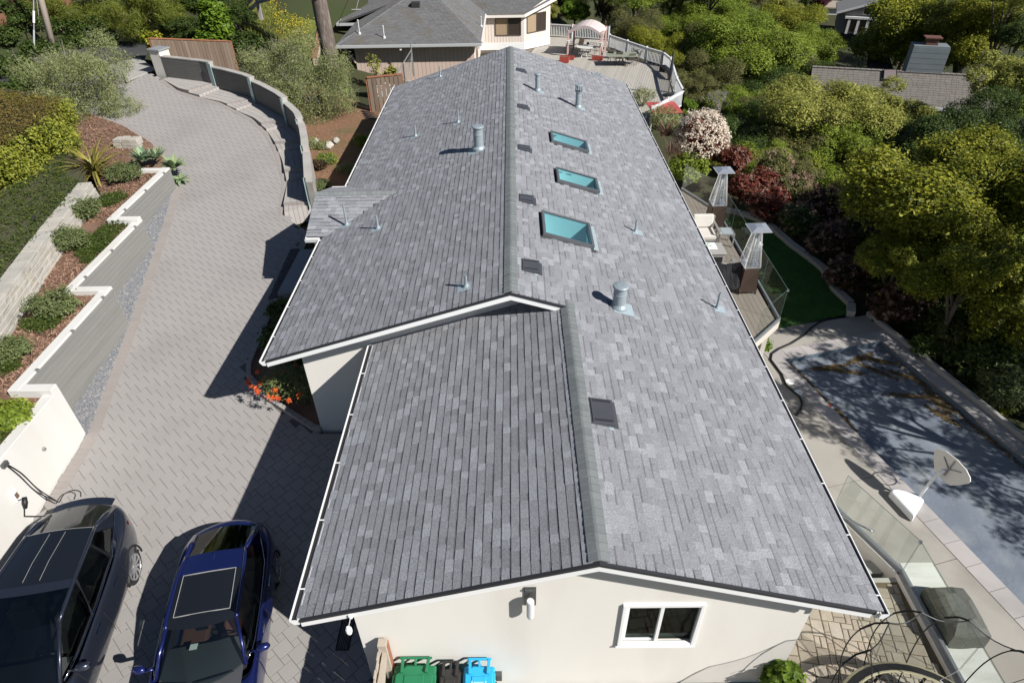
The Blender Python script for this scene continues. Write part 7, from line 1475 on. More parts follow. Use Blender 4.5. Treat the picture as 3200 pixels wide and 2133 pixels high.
# ------------------------------------------------------------------ pyramid patio heaters
m_brn = mat('brown_steel', (.075,.05,.04), .45, (.09,.062,.05), 4, metal=.4); m_mir = mat('mirror_steel', (.80,.82,.84), .35, metal=.8)
def heater(x, y, label):
    t = thing('patio_heater', label, 'patio heater', (x, y, ZK), 'pyramid patio heaters'); H0, H1, H2 = .08, .92, 2.05; wb, wm, wt = .29, .235, .085; a = R(2); M = Matrix.Translation((x,y,ZK)) @ Matrix.Rotation(a, 4, 'Z')
    def ring(w, z): return [M @ Vector((sx*w, sy*w, z)) for sx, sy in ((-1,-1),(1,-1),(1,1),(-1,1))]
    for k in range(4):
        r0, r1 = ring(wb, H0), ring(wm, H1); j = (k+1) % 4; b = MB(); b.add([r0[k].lerp(r0[j],.03), r0[j].lerp(r0[k],.03), r1[j].lerp(r1[k],.03), r1[k].lerp(r1[j],.03)], [(0,1,2,3)]); b.add([Vector(p).lerp(M @ Vector((0,0,.5)), .02) for p in b.v], [(3,2,1,0)])
        pn = obj('side_panel', b, m_brn, t, flip=False)
        rb_ = MB(); nrm = (r0[j]-r0[k]).cross(r1[k]-r0[k]).normalized()
        for f in (.08,.92):
            for g in (.06,.94): q_ = r0[k].lerp(r0[j], f).lerp(r1[k].lerp(r1[j], f), g)+nrm*.004; rb_.lathe(q_-Vector((0,0,.012)), [(.012,0),(.012,.024)], 6)
        obj('rivets', rb_, m_steel, pn)
    for k in range(4): b = MB(); b.bar(ring(wm+.005,H1)[k], ring(wt+.01,H2)[k], .03, .03); obj('corner_rail', b, m_mir, t)
    b = MB(); n = 22
    for i in range(n+1):
        f = i/n; r_ = ring(wm+(wt-wm)*f+.004, H1+(H2-H1)*f)
        for k in range(4): b.bar(r_[k], r_[(k+1) % 4], .006 if i % 11 else .02, .006 if i % 11 else .02)
    for k in range(4):
        r0, r1 = ring(wm+.004,H1), ring(wt+.004,H2)
        for f in (.25,.5,.75): b.bar(r0[k].lerp(r0[(k+1) % 4], f), r1[k].lerp(r1[(k+1) % 4], f), .006, .006)
    obj('wire_guard', b, m_mir, t)
    obj('glass_tube', MB().tube([(x,y,ZK+H1),(x,y,ZK+H2)], .06, 14), mat('heater_glass', (.62,.66,.66), .15, spec=.6), t, smooth=True)
    obj('burner_plate', MB().prism([tuple(p[:2]) for p in ring(wm,0)], ZK+H1-.02, ZK+H1), m_steel, t)
    b = MB(); c_ = ring(.30, H2+.10); d_ = ring(.10, H2+.17); b.add(c_+d_+[p-Vector((0,0,.02)) for p in c_], [(0,1,5,4),(1,2,6,5),(2,3,7,6),(3,0,4,7),(4,5,6,7),(8,9,1,0),(9,10,2,1),(10,11,3,2),(11,8,0,3),(11,10,9,8)]); obj('reflector', b, m_mir, t)
    obj('neck', MB().tube([(x,y,ZK+H2-.02),(x,y,ZK+H2+.11)], .07, 10), m_steel, t)
    for sx in (-1,1):
        for sy in (-1,1): p = M @ Vector((sx*.26, sy*.26, 0)); obj('foot', MB().lathe(p, [(.03,0),(.03,.08)], 8), MATS['black_rubber'], t)
heater(7.17, 16.95, 'nearer pyramid patio heater, its brown base in full view'); heater(7.28, 21.2, 'farther pyramid patio heater behind the cushioned armchair')
# ------------------------------------------------------------------ deck furniture
m_cush = mat('cream_cushion', (.56,.53,.48), .95, (.60,.57,.52), 3); m_alf = mat('taupe_alu', (.42,.41,.39), .4, metal=.5)
def armchair(x, y, rz, label, seat=True, m_c=None):
    m_c = m_c or m_cush
    t = thing('armchair', label, 'armchair', (x, y, ZK)); M = Matrix.Translation((x,y,ZK)) @ Matrix.Rotation(rz, 4, 'Z')
    for s in (-1,1):
        b = MB(); b.bar(M @ Vector((s*.40,-.4,0)), M @ Vector((s*.40,-.4,.60)), .05,.05).bar(M @ Vector((s*.40,.4,0)), M @ Vector((s*.40,.4,.80)), .05,.05).bar(M @ Vector((s*.40,-.42,.60)), M @ Vector((s*.40,.42,.60)), .06,.04); obj('arm_frame', b, m_alf, t)
    b = MB(); b.bar(M @ Vector((-.4,-.38,.25)), M @ Vector((.4,-.38,.25)), .05,.06).bar(M @ Vector((-.4,.4,.80)), M @ Vector((.4,.4,.80)), .04,.05).bar(M @ Vector((-.4,.38,.25)), M @ Vector((.4,.38,.25)), .05,.06).box(-.38,.38,-.38,.38,.24,.27,M); obj('seat_frame', b, m_alf, t)
    obj('seat_cushion', MB().box(-.36,.36,-.40,.26,.27,.43,M), m_c, t, bevel=.04); Mb = M @ Matrix.Translation((0,.30,.42)) @ Matrix.Rotation(R(-12), 4, 'X'); obj('back_cushion', MB().box(-.36,.36,-.08,.10,.0,.46,Mb), m_c, t, bevel=.05); return t
p = at(2203, 725, ZK+.43); armchair(p.x, p.y+.1, R(0), 'cream cushioned armchair on the deck beside the farther heater')
p = at(2268, 722, ZK+.5); t = thing('side_table', 'small square grey metal side table on the deck', 'side table', (p.x,p.y,ZK)); obj('tabletop', MB().box(p.x-.24,p.x+.24,p.y-.24,p.y+.24,ZK+.48,ZK+.50), mat('frosted_top', (.42,.44,.46), .25), t)
b = MB(); b.bar((p.x-.25,p.y-.25,ZK+.49),(p.x+.25,p.y-.25,ZK+.49),.03,.04).bar((p.x-.25,p.y+.25,ZK+.49),(p.x+.25,p.y+.25,ZK+.49),.03,.04).bar((p.x-.25,p.y-.25,ZK+.49),(p.x-.25,p.y+.25,ZK+.49),.03,.04).bar((p.x+.25,p.y-.25,ZK+.49),(p.x+.25,p.y+.25,ZK+.49),.03,.04); obj('frame', b, m_alf, t)
for sx in (-1,1):
    for sy in (-1,1): b = MB(); b.box(p.x+sx*.24-.02,p.x+sx*.24+.02,p.y+sy*.24-.02,p.y+sy*.24+.02,ZK,ZK+.48); obj('leg', b, m_alf, t)
p = at(2225, 775, ZK+.55); t = thing('fire_table', 'grey box fire table on the deck at the gutter', 'fire table', (p.x,p.y,ZK)); obj('body', MB().box(p.x-.42,p.x+.36,p.y-.33,p.y+.33,ZK+.05,ZK+.5), mat('grey_resin', (.30,.29,.275), .6), t, bevel=.02); obj('tabletop', MB().box(p.x-.46,p.x+.40,p.y-.37,p.y+.37,ZK+.5,ZK+.55), mat('grey_resin_top', (.34,.33,.31), .6), t, bevel=.01); obj('control_door', MB().box(p.x+.0,p.x+.3,p.y-.34,p.y-.33,ZK+.2,ZK+.4), MATS['black_iron'], t)
tr_ = thing('serving_tray', 'white tray with green leaves on the grey fire table', 'tray', (p.x-.1,p.y+.1,ZK+.55)); obj('tray', MB().box(p.x-.38,p.x+.16,p.y-.1,p.y+.32,ZK+.555,ZK+.59), MATS['white_plastic'], tr_, bevel=.01); V, F, r = leaves(np.array([[p.x-.2,p.y+.05,ZK+.61],[p.x-.1,p.y+.15,ZK+.61]]), np.tile([0,0,1.],(2,1)), 10, .05, .1, .4, .8); npobj('garnish', V, F, mat('mint_green', (.06,.30,.16), .6), tr_, rnd=r)
p = at(2262, 850, ZK+.4); armchair(p.x-.05, p.y+.1, R(180), 'armchair with a cream seat turned toward the fire table', m_c=m_cush); t = thing('dark_jacket', 'black cloth draped over the back of the turned armchair', 'cloth', (p.x,p.y-.2,ZK+.5))
rows = [[(p.x-.42+.85*i/8, p.y-.30-.10*j+.05*math.sin(i*1.3+j), ZK+.90-.22*max(0,j-1)+.02*math.sin(i*2)) for i in range(9)] for j in range(5)]; obj('cloth', MB().grid(rows), mat('black_cloth', (.012,.012,.015), .9), t, flip=False)
p = at(2373, 763, 1.85); t = thing('globe_lamp', 'small white globe lamp on a stem behind the glass balustrade', 'lamp', (p.x,p.y,ZK)); g = MB(); g.lathe((p.x,p.y,1.74), [(.02,0),(.08,.03),(.11,.10),(.08,.17),(.02,.2)], 14); obj('globe', g, MATS['white_plastic'], t, smooth=True); obj('stem', MB().tube([(p.x,p.y,-.8),(p.x,p.y,1.75)], .018, 8), m_steel, t)
# ------------------------------------------------------------------ pool basketball hoop
t = thing('pool_hoop', 'white poolside basketball hoop with a fan shaped backboard', 'basketball hoop', (9.5, 9.95, ZP)); m_pl = mat('white_resin', (.72,.74,.75), .4); zt_ = ZP+.22
pts = [q(8,1478,263,zt_), q(8,1640,300,zt_), q(8,1688,345,zt_), q(8,1618,455,zt_-.02), q(8,1466,292,zt_-.02)]
lo_ = [(p.x*1.0, p.y) for p in pts]; ctr = sum(pts, Vector())/5; b = MB(); n = len(pts)
vs = [(p.x,p.y,p.z) for p in pts]+[(ctr.x+(p.x-ctr.x)*1.06, ctr.y+(p.y-ctr.y)*1.06, ZP+.012) for p in pts]; b.add(vs, [tuple(range(n))]+[(i, n+i, n+(i+1) % n, (i+1) % n) for i in range(n)]+[tuple(range(2*n-1, n-1, -1))]); obj('base', b, m_pl, t, bevel=.03)
bc = at(2100+1855/2.139, 1400+138/2.139, .32); pb_ = q(8,1660,318,zt_); pole = [pb_, pb_+Vector((.02,.01,.25)), pb_.lerp(bc, .30)+Vector((0,0,.42)), pb_.lerp(bc, .6)+Vector((0,0,.36)), bc-Vector((.1,.03,.03))]
obj('pole', MB().tube(pole, .038, 10), m_pl, t, smooth=True)
M = Matrix((( e2.x, 0.18*e1.x, e1.x), (e2.y, 0.18*e1.y, e1.y), (0, 1, -.18))); M = Matrix.Translation(bc) @ M.to_4x4(); fan = [(-.10,-.36),(.10,-.36),(.24,-.33),(.40,-.12),(.50,.05),(.52,.14),(.47,.22),(.30,.31),(0,.35),(-.30,.31),(-.47,.22),(-.52,.14),(-.50,.05),(-.40,-.12),(-.24,-.33)]
b = MB(); n = len(fan); b.add([M @ Vector((x*.98,y*.9,z)) for z in (-.012,.012) for x, y in fan], [tuple(range(n))[::-1], tuple(range(n,2*n))]+[(i,(i+1)%n,n+(i+1)%n,n+i) for i in range(n)]); obj('backboard', b, mat('grey_white_board', (.66,.64,.60), .5), t)
b = MB()
for s in (-1,1): b.bar(M @ Vector((0,0,-.03)), M @ Vector((s*.25,.15,-.02)), .02, .02)
b.bar(M @ Vector((0,-.2,-.03)), M @ Vector((0,.25,-.02)), .03,.02); obj('bracket', b, mat('grey_resin', (.30,.29,.275)), t)
rg = [M @ Vector((.22*math.cos(a), -.15, .26+.22*math.sin(a))) for a in np.linspace(0, 6.283, 22)]; obj('rim', MB().tube(rg, .012, 6), mat('grey_rim', (.45,.45,.45), .4), t)
# ------------------------------------------------------------------ trampoline with net enclosure
tc = Vector((6.38, 4.02)); tr = 1.32; ZT = .62; t = thing('trampoline', 'round black trampoline with curved poles and a dark safety net', 'trampoline', (tc.x, tc.y, 0)); m_blk = MATS['black_iron']
def circ(r, z, n=48, a0=0, a1=6.2832): return [(tc.x+r*math.cos(a), tc.y+r*math.sin(a), z) for a in np.linspace(a0, a1, n)]
obj('frame_ring', MB().tube(circ(tr, ZT), .028, 8, False), m_blk, t, smooth=True)
b = MB(); rows = [circ(r, ZT+.01-.02*(tr-r)) for r in (tr*.80, tr*.5, tr*.2, .02)]; b.grid(rows); obj('jump_mat', b, mat('black_mat', (.018,.018,.02), .8), t, flip=False)
rows = [circ(tr*1.03, ZT+.03), circ(tr*.93, ZT+.055)]; obj('pad', MB().grid(rows), mat('pad_black', (.02,.02,.02), .6), t, flip=False)
obj('pad_trim', MB().grid([circ(tr*1.065, ZT+.005), circ(tr*1.03, ZT+.034)]).grid([circ(tr*.935, ZT+.057), circ(tr*.905, ZT+.05)]), mat('pad_trim', (.42,.39,.24), .6), t, flip=False)
b = MB()
for k in range(48): a = k*6.283/48; b.tube([(tc.x+tr*.9*math.cos(a), tc.y+tr*.9*math.sin(a), ZT+.0), (tc.x+tr*.81*math.cos(a), tc.y+tr*.81*math.sin(a), ZT+.0)], .008, 4)
obj('springs', b, m_steel, t)
tops = [math.atan2(y-tc.y, x-tc.x) for x, y in ((5.18,4.86),(5.71,5.27),(6.32,5.42),(6.95,5.16),(7.40,4.62))]+[-.6, -1.5, -2.4, 3.0]
tops.sort(); ht = 2.28; rt = 1.36
for a in tops:
    c, s = math.cos(a), math.sin(a); P = lambda r, z, da=0: (tc.x+r*math.cos(a+da), tc.y+r*math.sin(a+da), z)
    kf = ((tr*1.02,.05,.22),(tr*1.12,ZT,.22),(tr*1.24,1.2,.20),(tr*1.25,1.7,.14),(tr*1.17,2.08,.06),(rt,ht,0)); ft = np.linspace(0, 5, 21); sm = [[float(np.interp(x, range(6), [q_[c_] for q_ in kf])) for c_ in range(3)] for x in ft]
    for _ in range(4): sm = [sm[0]]+[[(sm[i-1][c_]+2*sm[i][c_]+sm[i+1][c_])/4 for c_ in range(3)] for i in range(1, 20)]+[sm[20]]
    obj('pole', MB().tube([P(*v_) for v_ in sm], .010, 7), m_blk, t, smooth=True)
    obj('sleeve', MB().tube([P(tr*1.22,1.85,.11), P(tr*1.14,2.1,.05), P(rt,ht)], .015, 7), mat('black_foam', (.012,.012,.012), .9), t)
    obj('leg', MB().tube([P(tr,ZT), P(tr*1.02,.02)], .025, 6), m_blk, t)
m = bpy.data.materials.new('safety_net'); m.use_nodes = True; n_ = m.node_tree.nodes; l_ = m.node_tree.links; n_.clear(); tp = n_.new('ShaderNodeBsdfTransparent'); df = n_.new('ShaderNodeBsdfDiffuse'); df.inputs[0].default_value = (.03,.03,.032,1); ms = n_.new('ShaderNodeMixShader'); ms.inputs[0].default_value = .22; ou = n_.new('ShaderNodeOutputMaterial'); l_.new(tp.outputs[0], ms.inputs[1]); l_.new(df.outputs[0], ms.inputs[2]); l_.new(ms.outputs[0], ou.inputs[0])
tt = tops+[tops[0]+6.2832]
for a0, a1 in zip(tt, tt[1:]):
    rows = []
    for j in range(6):
        f = j/5; row = []
        for i in range(7):
            g = i/6; a = a0+(a1-a0)*g; sag = math.sin(math.pi*g); r0 = tr*.92; r = (r0+(rt-r0)*f)*(1-.10*sag*f*(1-f)*2-.05*sag*f); z = ZT+.05+(ht-ZT-.05)*f-.10*sag*f; row.append((tc.x+r*math.cos(a), tc.y+r*math.sin(a), z))
        rows.append(row)
    obj('net_panel', MB().grid(rows), m, t, flip=False); obj('net_edge', MB().tube(rows[-1], .010, 5), m_blk, t)
# ladder hook and white cord
obj('cord', MB().tube([circ(1.2,ZT+.1,2)[0], (6.9,4.95,.95), (7.0,4.9,1.4)], .008, 5), m_white, t)
# ------------------------------------------------------------------ wheelie bins
def bin_(x0, x1, y1, h, dep, col, dark, label, arrows=False, sticker=False):
    xm = (x0+x1)/2; w = (x1-x0)/2; t = thing('wheelie_bin', label, 'bin', (xm, y1-dep/2, 0), 'wheelie bins against the front wall'); mc = mat(label.split()[0]+'_bin_plastic', col, .45, dark, 5); y0 = y1-dep
    b = MB(); k = .84; b.add([(xm-w*k,y0+dep*.1,.03),(xm+w*k,y0+dep*.1,.03),(xm+w*k,y1-.06,.03),(xm-w*k,y1-.06,.03),(xm-w*.97,y0+.01,h-.12),(xm+w*.97,y0+.01,h-.12),(xm+w*.97,y1-.03,h-.04),(xm-w*.97,y1-.03,h-.04)], [(3,2,1,0),(4,5,6,7),(0,1,5,4),(1,2,6,5),(2,3,7,6),(3,0,4,7)]); obj('body', b, mc, t, bevel=.03)
    ch = .16*w/.3; F = lambda x, y: h-.09+(y-y0)/dep*.07; out = [(xm-w,y0+.0),(xm+w,y0),(xm+w,y1-ch),(xm+w-ch,y1-.03),(xm-w+ch,y1-.03),(xm-w,y1-ch)]; b = MB(); b.prism(out, lambda x, y: F(x,y)-.04, lambda x, y: F(x,y)+.0); i_ = [(xm+(x-xm)*.86, y0+dep*.5+(y-y0-dep*.5)*.9) for x, y in out]; b.prism(i_, lambda x, y: F(x,y), lambda x, y: F(x,y)+.045); ld = obj('lid', b, mc, t, bevel=.018)
    b = MB(); b.box(xm-w*.52,xm+w*.52,y0+.12,y1-.2,h-.03,h+.012) if False else b.prism([(xm-w*.5,y0+.05),(xm+w*.5,y0+.05),(xm+w*.45,y1-.22),(xm-w*.45,y1-.22)], lambda x, y: F(x,y)+.03, lambda x, y: F(x,y)+.06); obj('lid_panel', b, mc, ld, bevel=.012)
    b = MB()
    for s in (-1,1): b.bar((xm+s*w*.55,y1-.2,h+.05),(xm+s*w*.60,y1+.05,h+.03),.05,.05)
    b.bar((xm-w*.75,y1+.05,h+.03),(xm+w*.75,y1+.05,h+.03),.035,.035).bar((xm,y1-.06,h),(xm,y1+.05,h+.03),.04,.03); obj('handle', b, mc, t, bevel=.008)
    for s in (-1,1): b = MB(); b.tube([(xm+s*(w-.06),y1-.02,.12),(xm+s*w*.98,y1-.02,.12)], .12, 14); obj('wheel', b, MATS['black_rubber'], t)
    zz = lambda y: F(0,y)+.062
    if arrows:
        m_pr = mat('white_print', (.8,.82,.82), .5); b = MB()
        for s in (-1,1): xa = xm+s*w*.42; b.add([(xa-.006,y1-.30,zz(y1-.3)),(xa+.006,y1-.30,zz(y1-.3)),(xa+.006,y1-.40,zz(y1-.4)),(xa-.006,y1-.40,zz(y1-.4))],[(0,1,2,3)]); b.add([(xa-.018,y1-.40,zz(y1-.4)),(xa+.018,y1-.40,zz(y1-.4)),(xa,y1-.43,zz(y1-.43))],[(0,1,2)])
        for k in range(3): yy = y1-.315-k*.022; b.add([(xm-w*.3,yy,zz(yy)),(xm+w*.3,yy,zz(yy)),(xm+w*.3,yy-.006,zz(yy-.006)),(xm-w*.3,yy-.006,zz(yy-.006))],[(0,1,2,3)])
        obj('lid_print', b, m_pr, ld, flip=False)
    if sticker: b = MB(); y = y1-.52; b.add([(xm-w*.6,y,zz(y)),(xm+w*.6,y,zz(y)),(xm+w*.6,y-.12,zz(y-.12)),(xm-w*.6,y-.12,zz(y-.12))],[(0,1,2,3)]); obj('sticker', b, mat('white_print', (.8,.82,.82), .5), ld, flip=False)
bin_(-2.13, -1.40, 5.28, 1.06, .78, (.015,.15,.065), (.02,.18,.08), 'green wheelie bin between the plank gate and the black bin'); bin_(-1.37, -.98, 5.24, 1.0, .62, (.022,.02,.02), (.035,.032,.03), 'black wheelie bin between the green and blue bins', sticker=True); bin_(-.96, -.42, 5.26, 1.04, .70, (.02,.34,.62), (.03,.40,.68), 'blue wheelie bin at the right end of the row', arrows=True)
obj_ = MB(); p = at(1100+1352/2.941, 1700+1245/2.941, .35); tag(obj('wall_outlet', obj_.box(p.x-.06,p.x+.05,WY-.08,WY-.002,.3,.5), MATS['dark_steel'], base=(p.x,WY,.4)), 'small dark outlet box low on the front wall beside the blue bin', 'outlet')
# ------------------------------------------------------------------ cars
def car(name, label, loc, head, L, Wd, body, S):
    """S: dict of shape tables in car space (x right, y forward, z up)"""
    t = thing(name, label, 'car', loc); M = Matrix.Translation(loc) @ Matrix.Rotation(math.pi+head, 4, 'Z'); T = lambda p: M @ Vector(p); hw = Wd/2
    ys = np.array(S['y']); n = len(ys); half = []
    for i in range(n):
        w = hw*S['w'][i]; zb, zs, zt = S['zb'][i], S['zs'][i], S['zt'][i]; cab = S['cab'][i]; zm = zb+(zs-zb)*.55
        sec = [(w*.88,zb),(w*.985,zb+.10),(w,zm),(w*.985,zs-.10),(w*.945,zs-.015)]
        sec += [(w*.90,zs+.0),(w*.87,zs-.30),(w*.4,.42),(0,.40)] if cab else [(w*.86,zs+(zt-zs)*.55),(w*.66,zt-.008),(w*.34,zt+.016),(0,zt+.024)]
        half.append([(x, ys[i]-(0 if not S.get('bow') else S['bow'][i]*(x/hw)**2), z) for x, z in sec])
    rows = [[T((-x,y,z)) for x, y, z in h]+[T(p) for p in h[-2::-1]] for h in half]; k = len(rows[0]); b = MB().grid(rows); b.add(rows[0], [tuple(range(k))]); b.add(rows[-1], [tuple(range(k))[::-1]])
    bo = obj('body', b, body, t, smooth=True); sub = bo.modifiers.new('sub', 'SUBSURF'); sub.levels = 1; sub.render_levels = 2
    # greenhouse curves
    Bc = lambda f: Vector((np.interp(f, S['bt'], S['bx']), np.interp(f, S['bt'], S['by']), np.interp(f, S['bt'], S['bz'])))
    Rc = lambda f: Vector((np.interp(f, S['rt'], S['rx']), np.interp(f, S['rt'], S['ry']), np.interp(f, S['rt'], S['rz'])))
    mir = lambda v: Vector((-v.x, v.y, v.z)); crown = S.get('crown', .045)
    def across(v, bow, up): return [Vector((v.x*s, v.y+bow*(1-s*s), v.z+up*(1-s*s))) for s in np.linspace(-1, 1, 9)]
    def loft(A, C, m): return [[T(a.lerp(c, j/m)+Vector((0,0,0))) for a, c in zip(A, C)] for j in range(m+1)]
    fs = np.linspace(0, 1, 13); roofrows = [[T(p) for p in across(Rc(f), 0.0 if 0 < f < 1 else 0, crown)] for f in fs]
    sp = S['split']; i0 = 0
    segs = S['roof']; 
    for (f0, f1, nm, mt) in segs:
        r_ = [[T(p) for p in across(Rc(f), S['fb']*(1-f)*(1 if f < .5 else 0)+(-S['rb'] if f > .98 else 0)*0, crown)] for f in np.linspace(f0, f1, 7)]; obj(nm, MB().grid(r_), mt, t, smooth=True)
    ws = loft(across(Bc(0), S['fb']+.22, .02), across(Rc(0), S['fb'], crown), 6); obj('windshield', MB().grid(ws), S['gl_f'], t, smooth=True)
    rw = loft(across(Rc(1), 0, crown), across(Bc(1), -S['rb'], .03), 6); obj('rear_window', MB().grid(rw), S['gl_r'], t, smooth=True)
    for sgn in (1, -1):
        mm = (lambda v: v) if sgn > 0 else mir
        cuts = S['side']
        for a, c in zip(cuts, cuts[1:]):
            ff = np.linspace(a+.012, c-.012, 7); g = [[T(mm(Bc(f).lerp(Rc(f), e)+Vector((.03*math.sin(math.pi*e),0,0)))) for f in ff] for e in (.06,.35,.7,.93)]; obj('side_window', MB().grid(g), S['gl_s'], t, smooth=True)
        for f in cuts[1:-1]: obj('door_pillar', MB().bar(T(mm(Bc(f))), T(mm(Rc(f))), .05, .05), mat('gloss_black', (.012,.012,.014), .15), t)
        obj('windshield_pillar', MB().tube([T(mm(Bc(0)+Vector((0,.05,-.02)))), T(mm(Bc(0).lerp(Rc(0), .5)+Vector((.01,.02,.02)))), T(mm(Rc(0)))], [.035,.03,.035], 8), body, t, smooth=True)
        obj('roof_rail', MB().tube([T(mm(Rc(f))) for f in np.linspace(0, 1, 13)], .034, 8), body, t, smooth=True)
        obj('rear_pillar', MB().tube([T(mm(Rc(1))), T(mm(Rc(1).lerp(Bc(1), .5)+Vector((.012,-.01,.01)))), T(mm(Bc(1)))], [.035,.06,.05], 8), body, t, smooth=True)
        obj('window_trim', MB().tube([T(mm(Bc(f)+Vector((.02,0,.012)))) for f in np.linspace(.02, .97, 12)], .010, 6), S['trim'], t, smooth=True)
        w0 = hw*1.0
        for yy in S['axle']:
            c = T((sgn*(w0-.135), yy, S['wr'])); ax = (T((sgn, 0, 0))-T((0,0,0))); wl = obj('wheel', MB().tube([c-ax*.10, c-ax*.09, c+ax*.085, c+ax*.10], [S['wr']*.93,S['wr'],S['wr'],S['wr']*.93], 28), mat('tyre', (.02,.02,.021), .85), t)
            rb_ = MB(); fwd = (T((0,1,0))-T((0,0,0))); up = Vector((0,0,1)); ri = S['wr']*.70; cc = c+ax*.104
            for j in range(S['spokes']): a = j*6.2832/S['spokes']; d = fwd*math.cos(a)+up*math.sin(a); d2 = fwd*math.cos(a+.10)+up*math.sin(a+.10); rb_.bar(cc-ax*.01, cc+d2*ri-ax*.0, .05, .02, ax)
            rb_.tube([cc-ax*.03, cc+ax*.008], [.06,.05], 12); rg = [cc+(fwd*math.cos(a)+up*math.sin(a))*ri for a in np.linspace(0, 6.2832, 25)]; rb_.tube(rg, .016, 6, False); obj('rim', rb_, mat('alloy', (.55,.56,.57), .3, metal=.8), wl)
            hb = MB(); hb.tube([cc-ax*.05, cc-ax*.04], [ri, ri], 24); obj('brake_disc', hb, mat('dark_hub', (.05,.05,.052), .5, metal=.5), wl)
            arch = [T((sgn*(w0*S.get('aw', 1.0)-.028), yy+(S['wr']+.06)*math.cos(a), S['wr']+(S['wr']+.06)*math.sin(a))) for a in np.linspace(-.15, 3.29, 18)]; obj('wheel_arch', MB().tube(arch, .02, 6), mat('arch_black', (.015,.015,.016), .7), t, smooth=True)
        # mirrors, handles
        mp_ = Bc(.06); base = Vector((mp_.x+.02, mp_.y-.05, mp_.z+.02)); ctr_ = Vector((hw+.10, base.y+.02, base.z+.06)); b = MB(); rows_ = []
        for f, s in ((0,.35),(.15,.9),(.5,1.0),(.85,.8),(1,.3)): rows_.append([T(mm(Vector((ctr_.x-.11+.22*f, ctr_.y-.03*f+.075*s*math.cos(a), ctr_.z+.075*s*math.sin(a))))) for a in np.linspace(0, 6.2832, 11)])
        b.grid(rows_); b.bar(T(mm(base)), T(mm(ctr_-Vector((.06,0,.05)))), .05, .03); obj('mirror', b, body, t, smooth=True)
        for f in S['handles']: y_ = f; xh = hw*1.0; obj('door_handle', MB().bar(T(mm(Vector((xh*.985,y_-.11,S['hz'])))), T(mm(Vector((xh*.985,y_+.11,S['hz'])))), .02, .03), S['trim'], t)
        for y_ in S['seams']: obj('door_seam', MB().tube([T(mm(Vector((hw*f_+.001, y_, z_)))) for f_, z_ in ((.945,S['zs'][n//2]-.01),(.995,S['zs'][n//2]-.2),(1.004,.55),(.99,.32))], .006, 5), MATS['arch_black'], t)
        ly = ys[0]; obj('tail_light', MB().tube([T(mm(Vector((hw*.87, ly+.66, S['tz'])))), T(mm(Vector((hw*.75, ly+.47, S['tz'])))), T(mm(Vector((hw*.58, ly+.32, S['tz']))))], [.05,.055,.03], 8), mat('red_lens', (.07,.004,.005), .15), t, smooth=True)
        fy = ys[-1]; obj('headlight', MB().tube([T(mm(Vector((hw*.86, fy-.40, S['tz']-.12)))), T(mm(Vector((hw*.74, fy-.14, S['tz']-.16))))], [.06,.07], 8), mat('headlamp_glass', (.5,.52,.54), .1), t, smooth=True)
    # cabin
    lin = MB(); cw = S['bx'][0]*.93; y0_, y1_ = S['by'][-1]+.5, S['by'][0]-.0; lin.add([T(p) for p in ((-cw,y0_,.47),(cw,y0_,.47),(cw,y1_,.47),(-cw,y1_,.47),(-cw,y0_,.92),(cw,y0_,.92),(cw,y1_,.92),(-cw,y1_,.92))], [(0,1,2,3),(0,4,5,1),(1,5,6,2),(2,6,7,3),(3,7,4,0)]); obj('cabin_liner', lin, mat('cabin_dark', (.02,.02,.022), .8), t, flip=False)
    db = MB(); rows_ = [[T((x, S['by'][0]-.55+j*.30, S['bz'][0]-.14+.10*math.sin(min(1, j*.5)*1.57)+(.05*math.exp(-((x+.36)/.18)**2) if j == 0 else 0))) for x in np.linspace(-cw, cw, 13)] for j in range(4)]; db.grid(rows_); obj('dashboard', db, mat('dash_grey', (.06,.063,.068), .7), t, smooth=True)
    sw_ = [T((-.36+.17*math.cos(a), S['by'][0]-.62+.05*math.sin(a), S['bz'][0]-.16+.17*math.sin(a))) for a in np.linspace(0, 6.2832, 20)]; obj('steering_wheel', MB().tube(sw_, .014, 6), MATS['gloss_black'], t)
    for x, yy in ((-.36, S['seat']),(.36, S['seat']),(-.36, S['seat']-.95),(.36, S['seat']-.95)):
        Ms = M @ Matrix.Translation((x, yy, .52)); b = MB(); b.box(-.24,.24,-.25,.27,.0,.16,Ms); Mb = Ms @ Matrix.Translation((0,-.25,.12)) @ Matrix.Rotation(R(18), 4, 'X'); b.box(-.24,.24,-.09,.07,0,.56,Mb); s_ = obj('seat', b, S['seatm'], t, bevel=.05)
        if yy == S['seat']: obj('headrest', MB().box(-.13,.13,-.07,.04,.58,.74,Mb), S['seatm'], s_, bevel=.03)
    return t, T
m_blue = mat('blue_paint', (.010,.017,.10), .25, coat=1.0, metal=.45, spec=.5); m_navy = mat('midnight_paint', (.028,.034,.052), .28, coat=1.0, metal=.5, spec=.5); m_chr = mat('chrome', (.6,.62,.65), .12, metal=1.0); m_bgl = mat('black_roof_glass', (.010,.012,.016), .06, spec=.7)
g_f = glassmat('windscreen_glass', (.55,.63,.60), .09); g_d = glassmat('tinted_glass', (.20,.24,.22), .10); g_rr = glassmat('rear_tint', (.06,.10,.075), .16)
L = 4.70
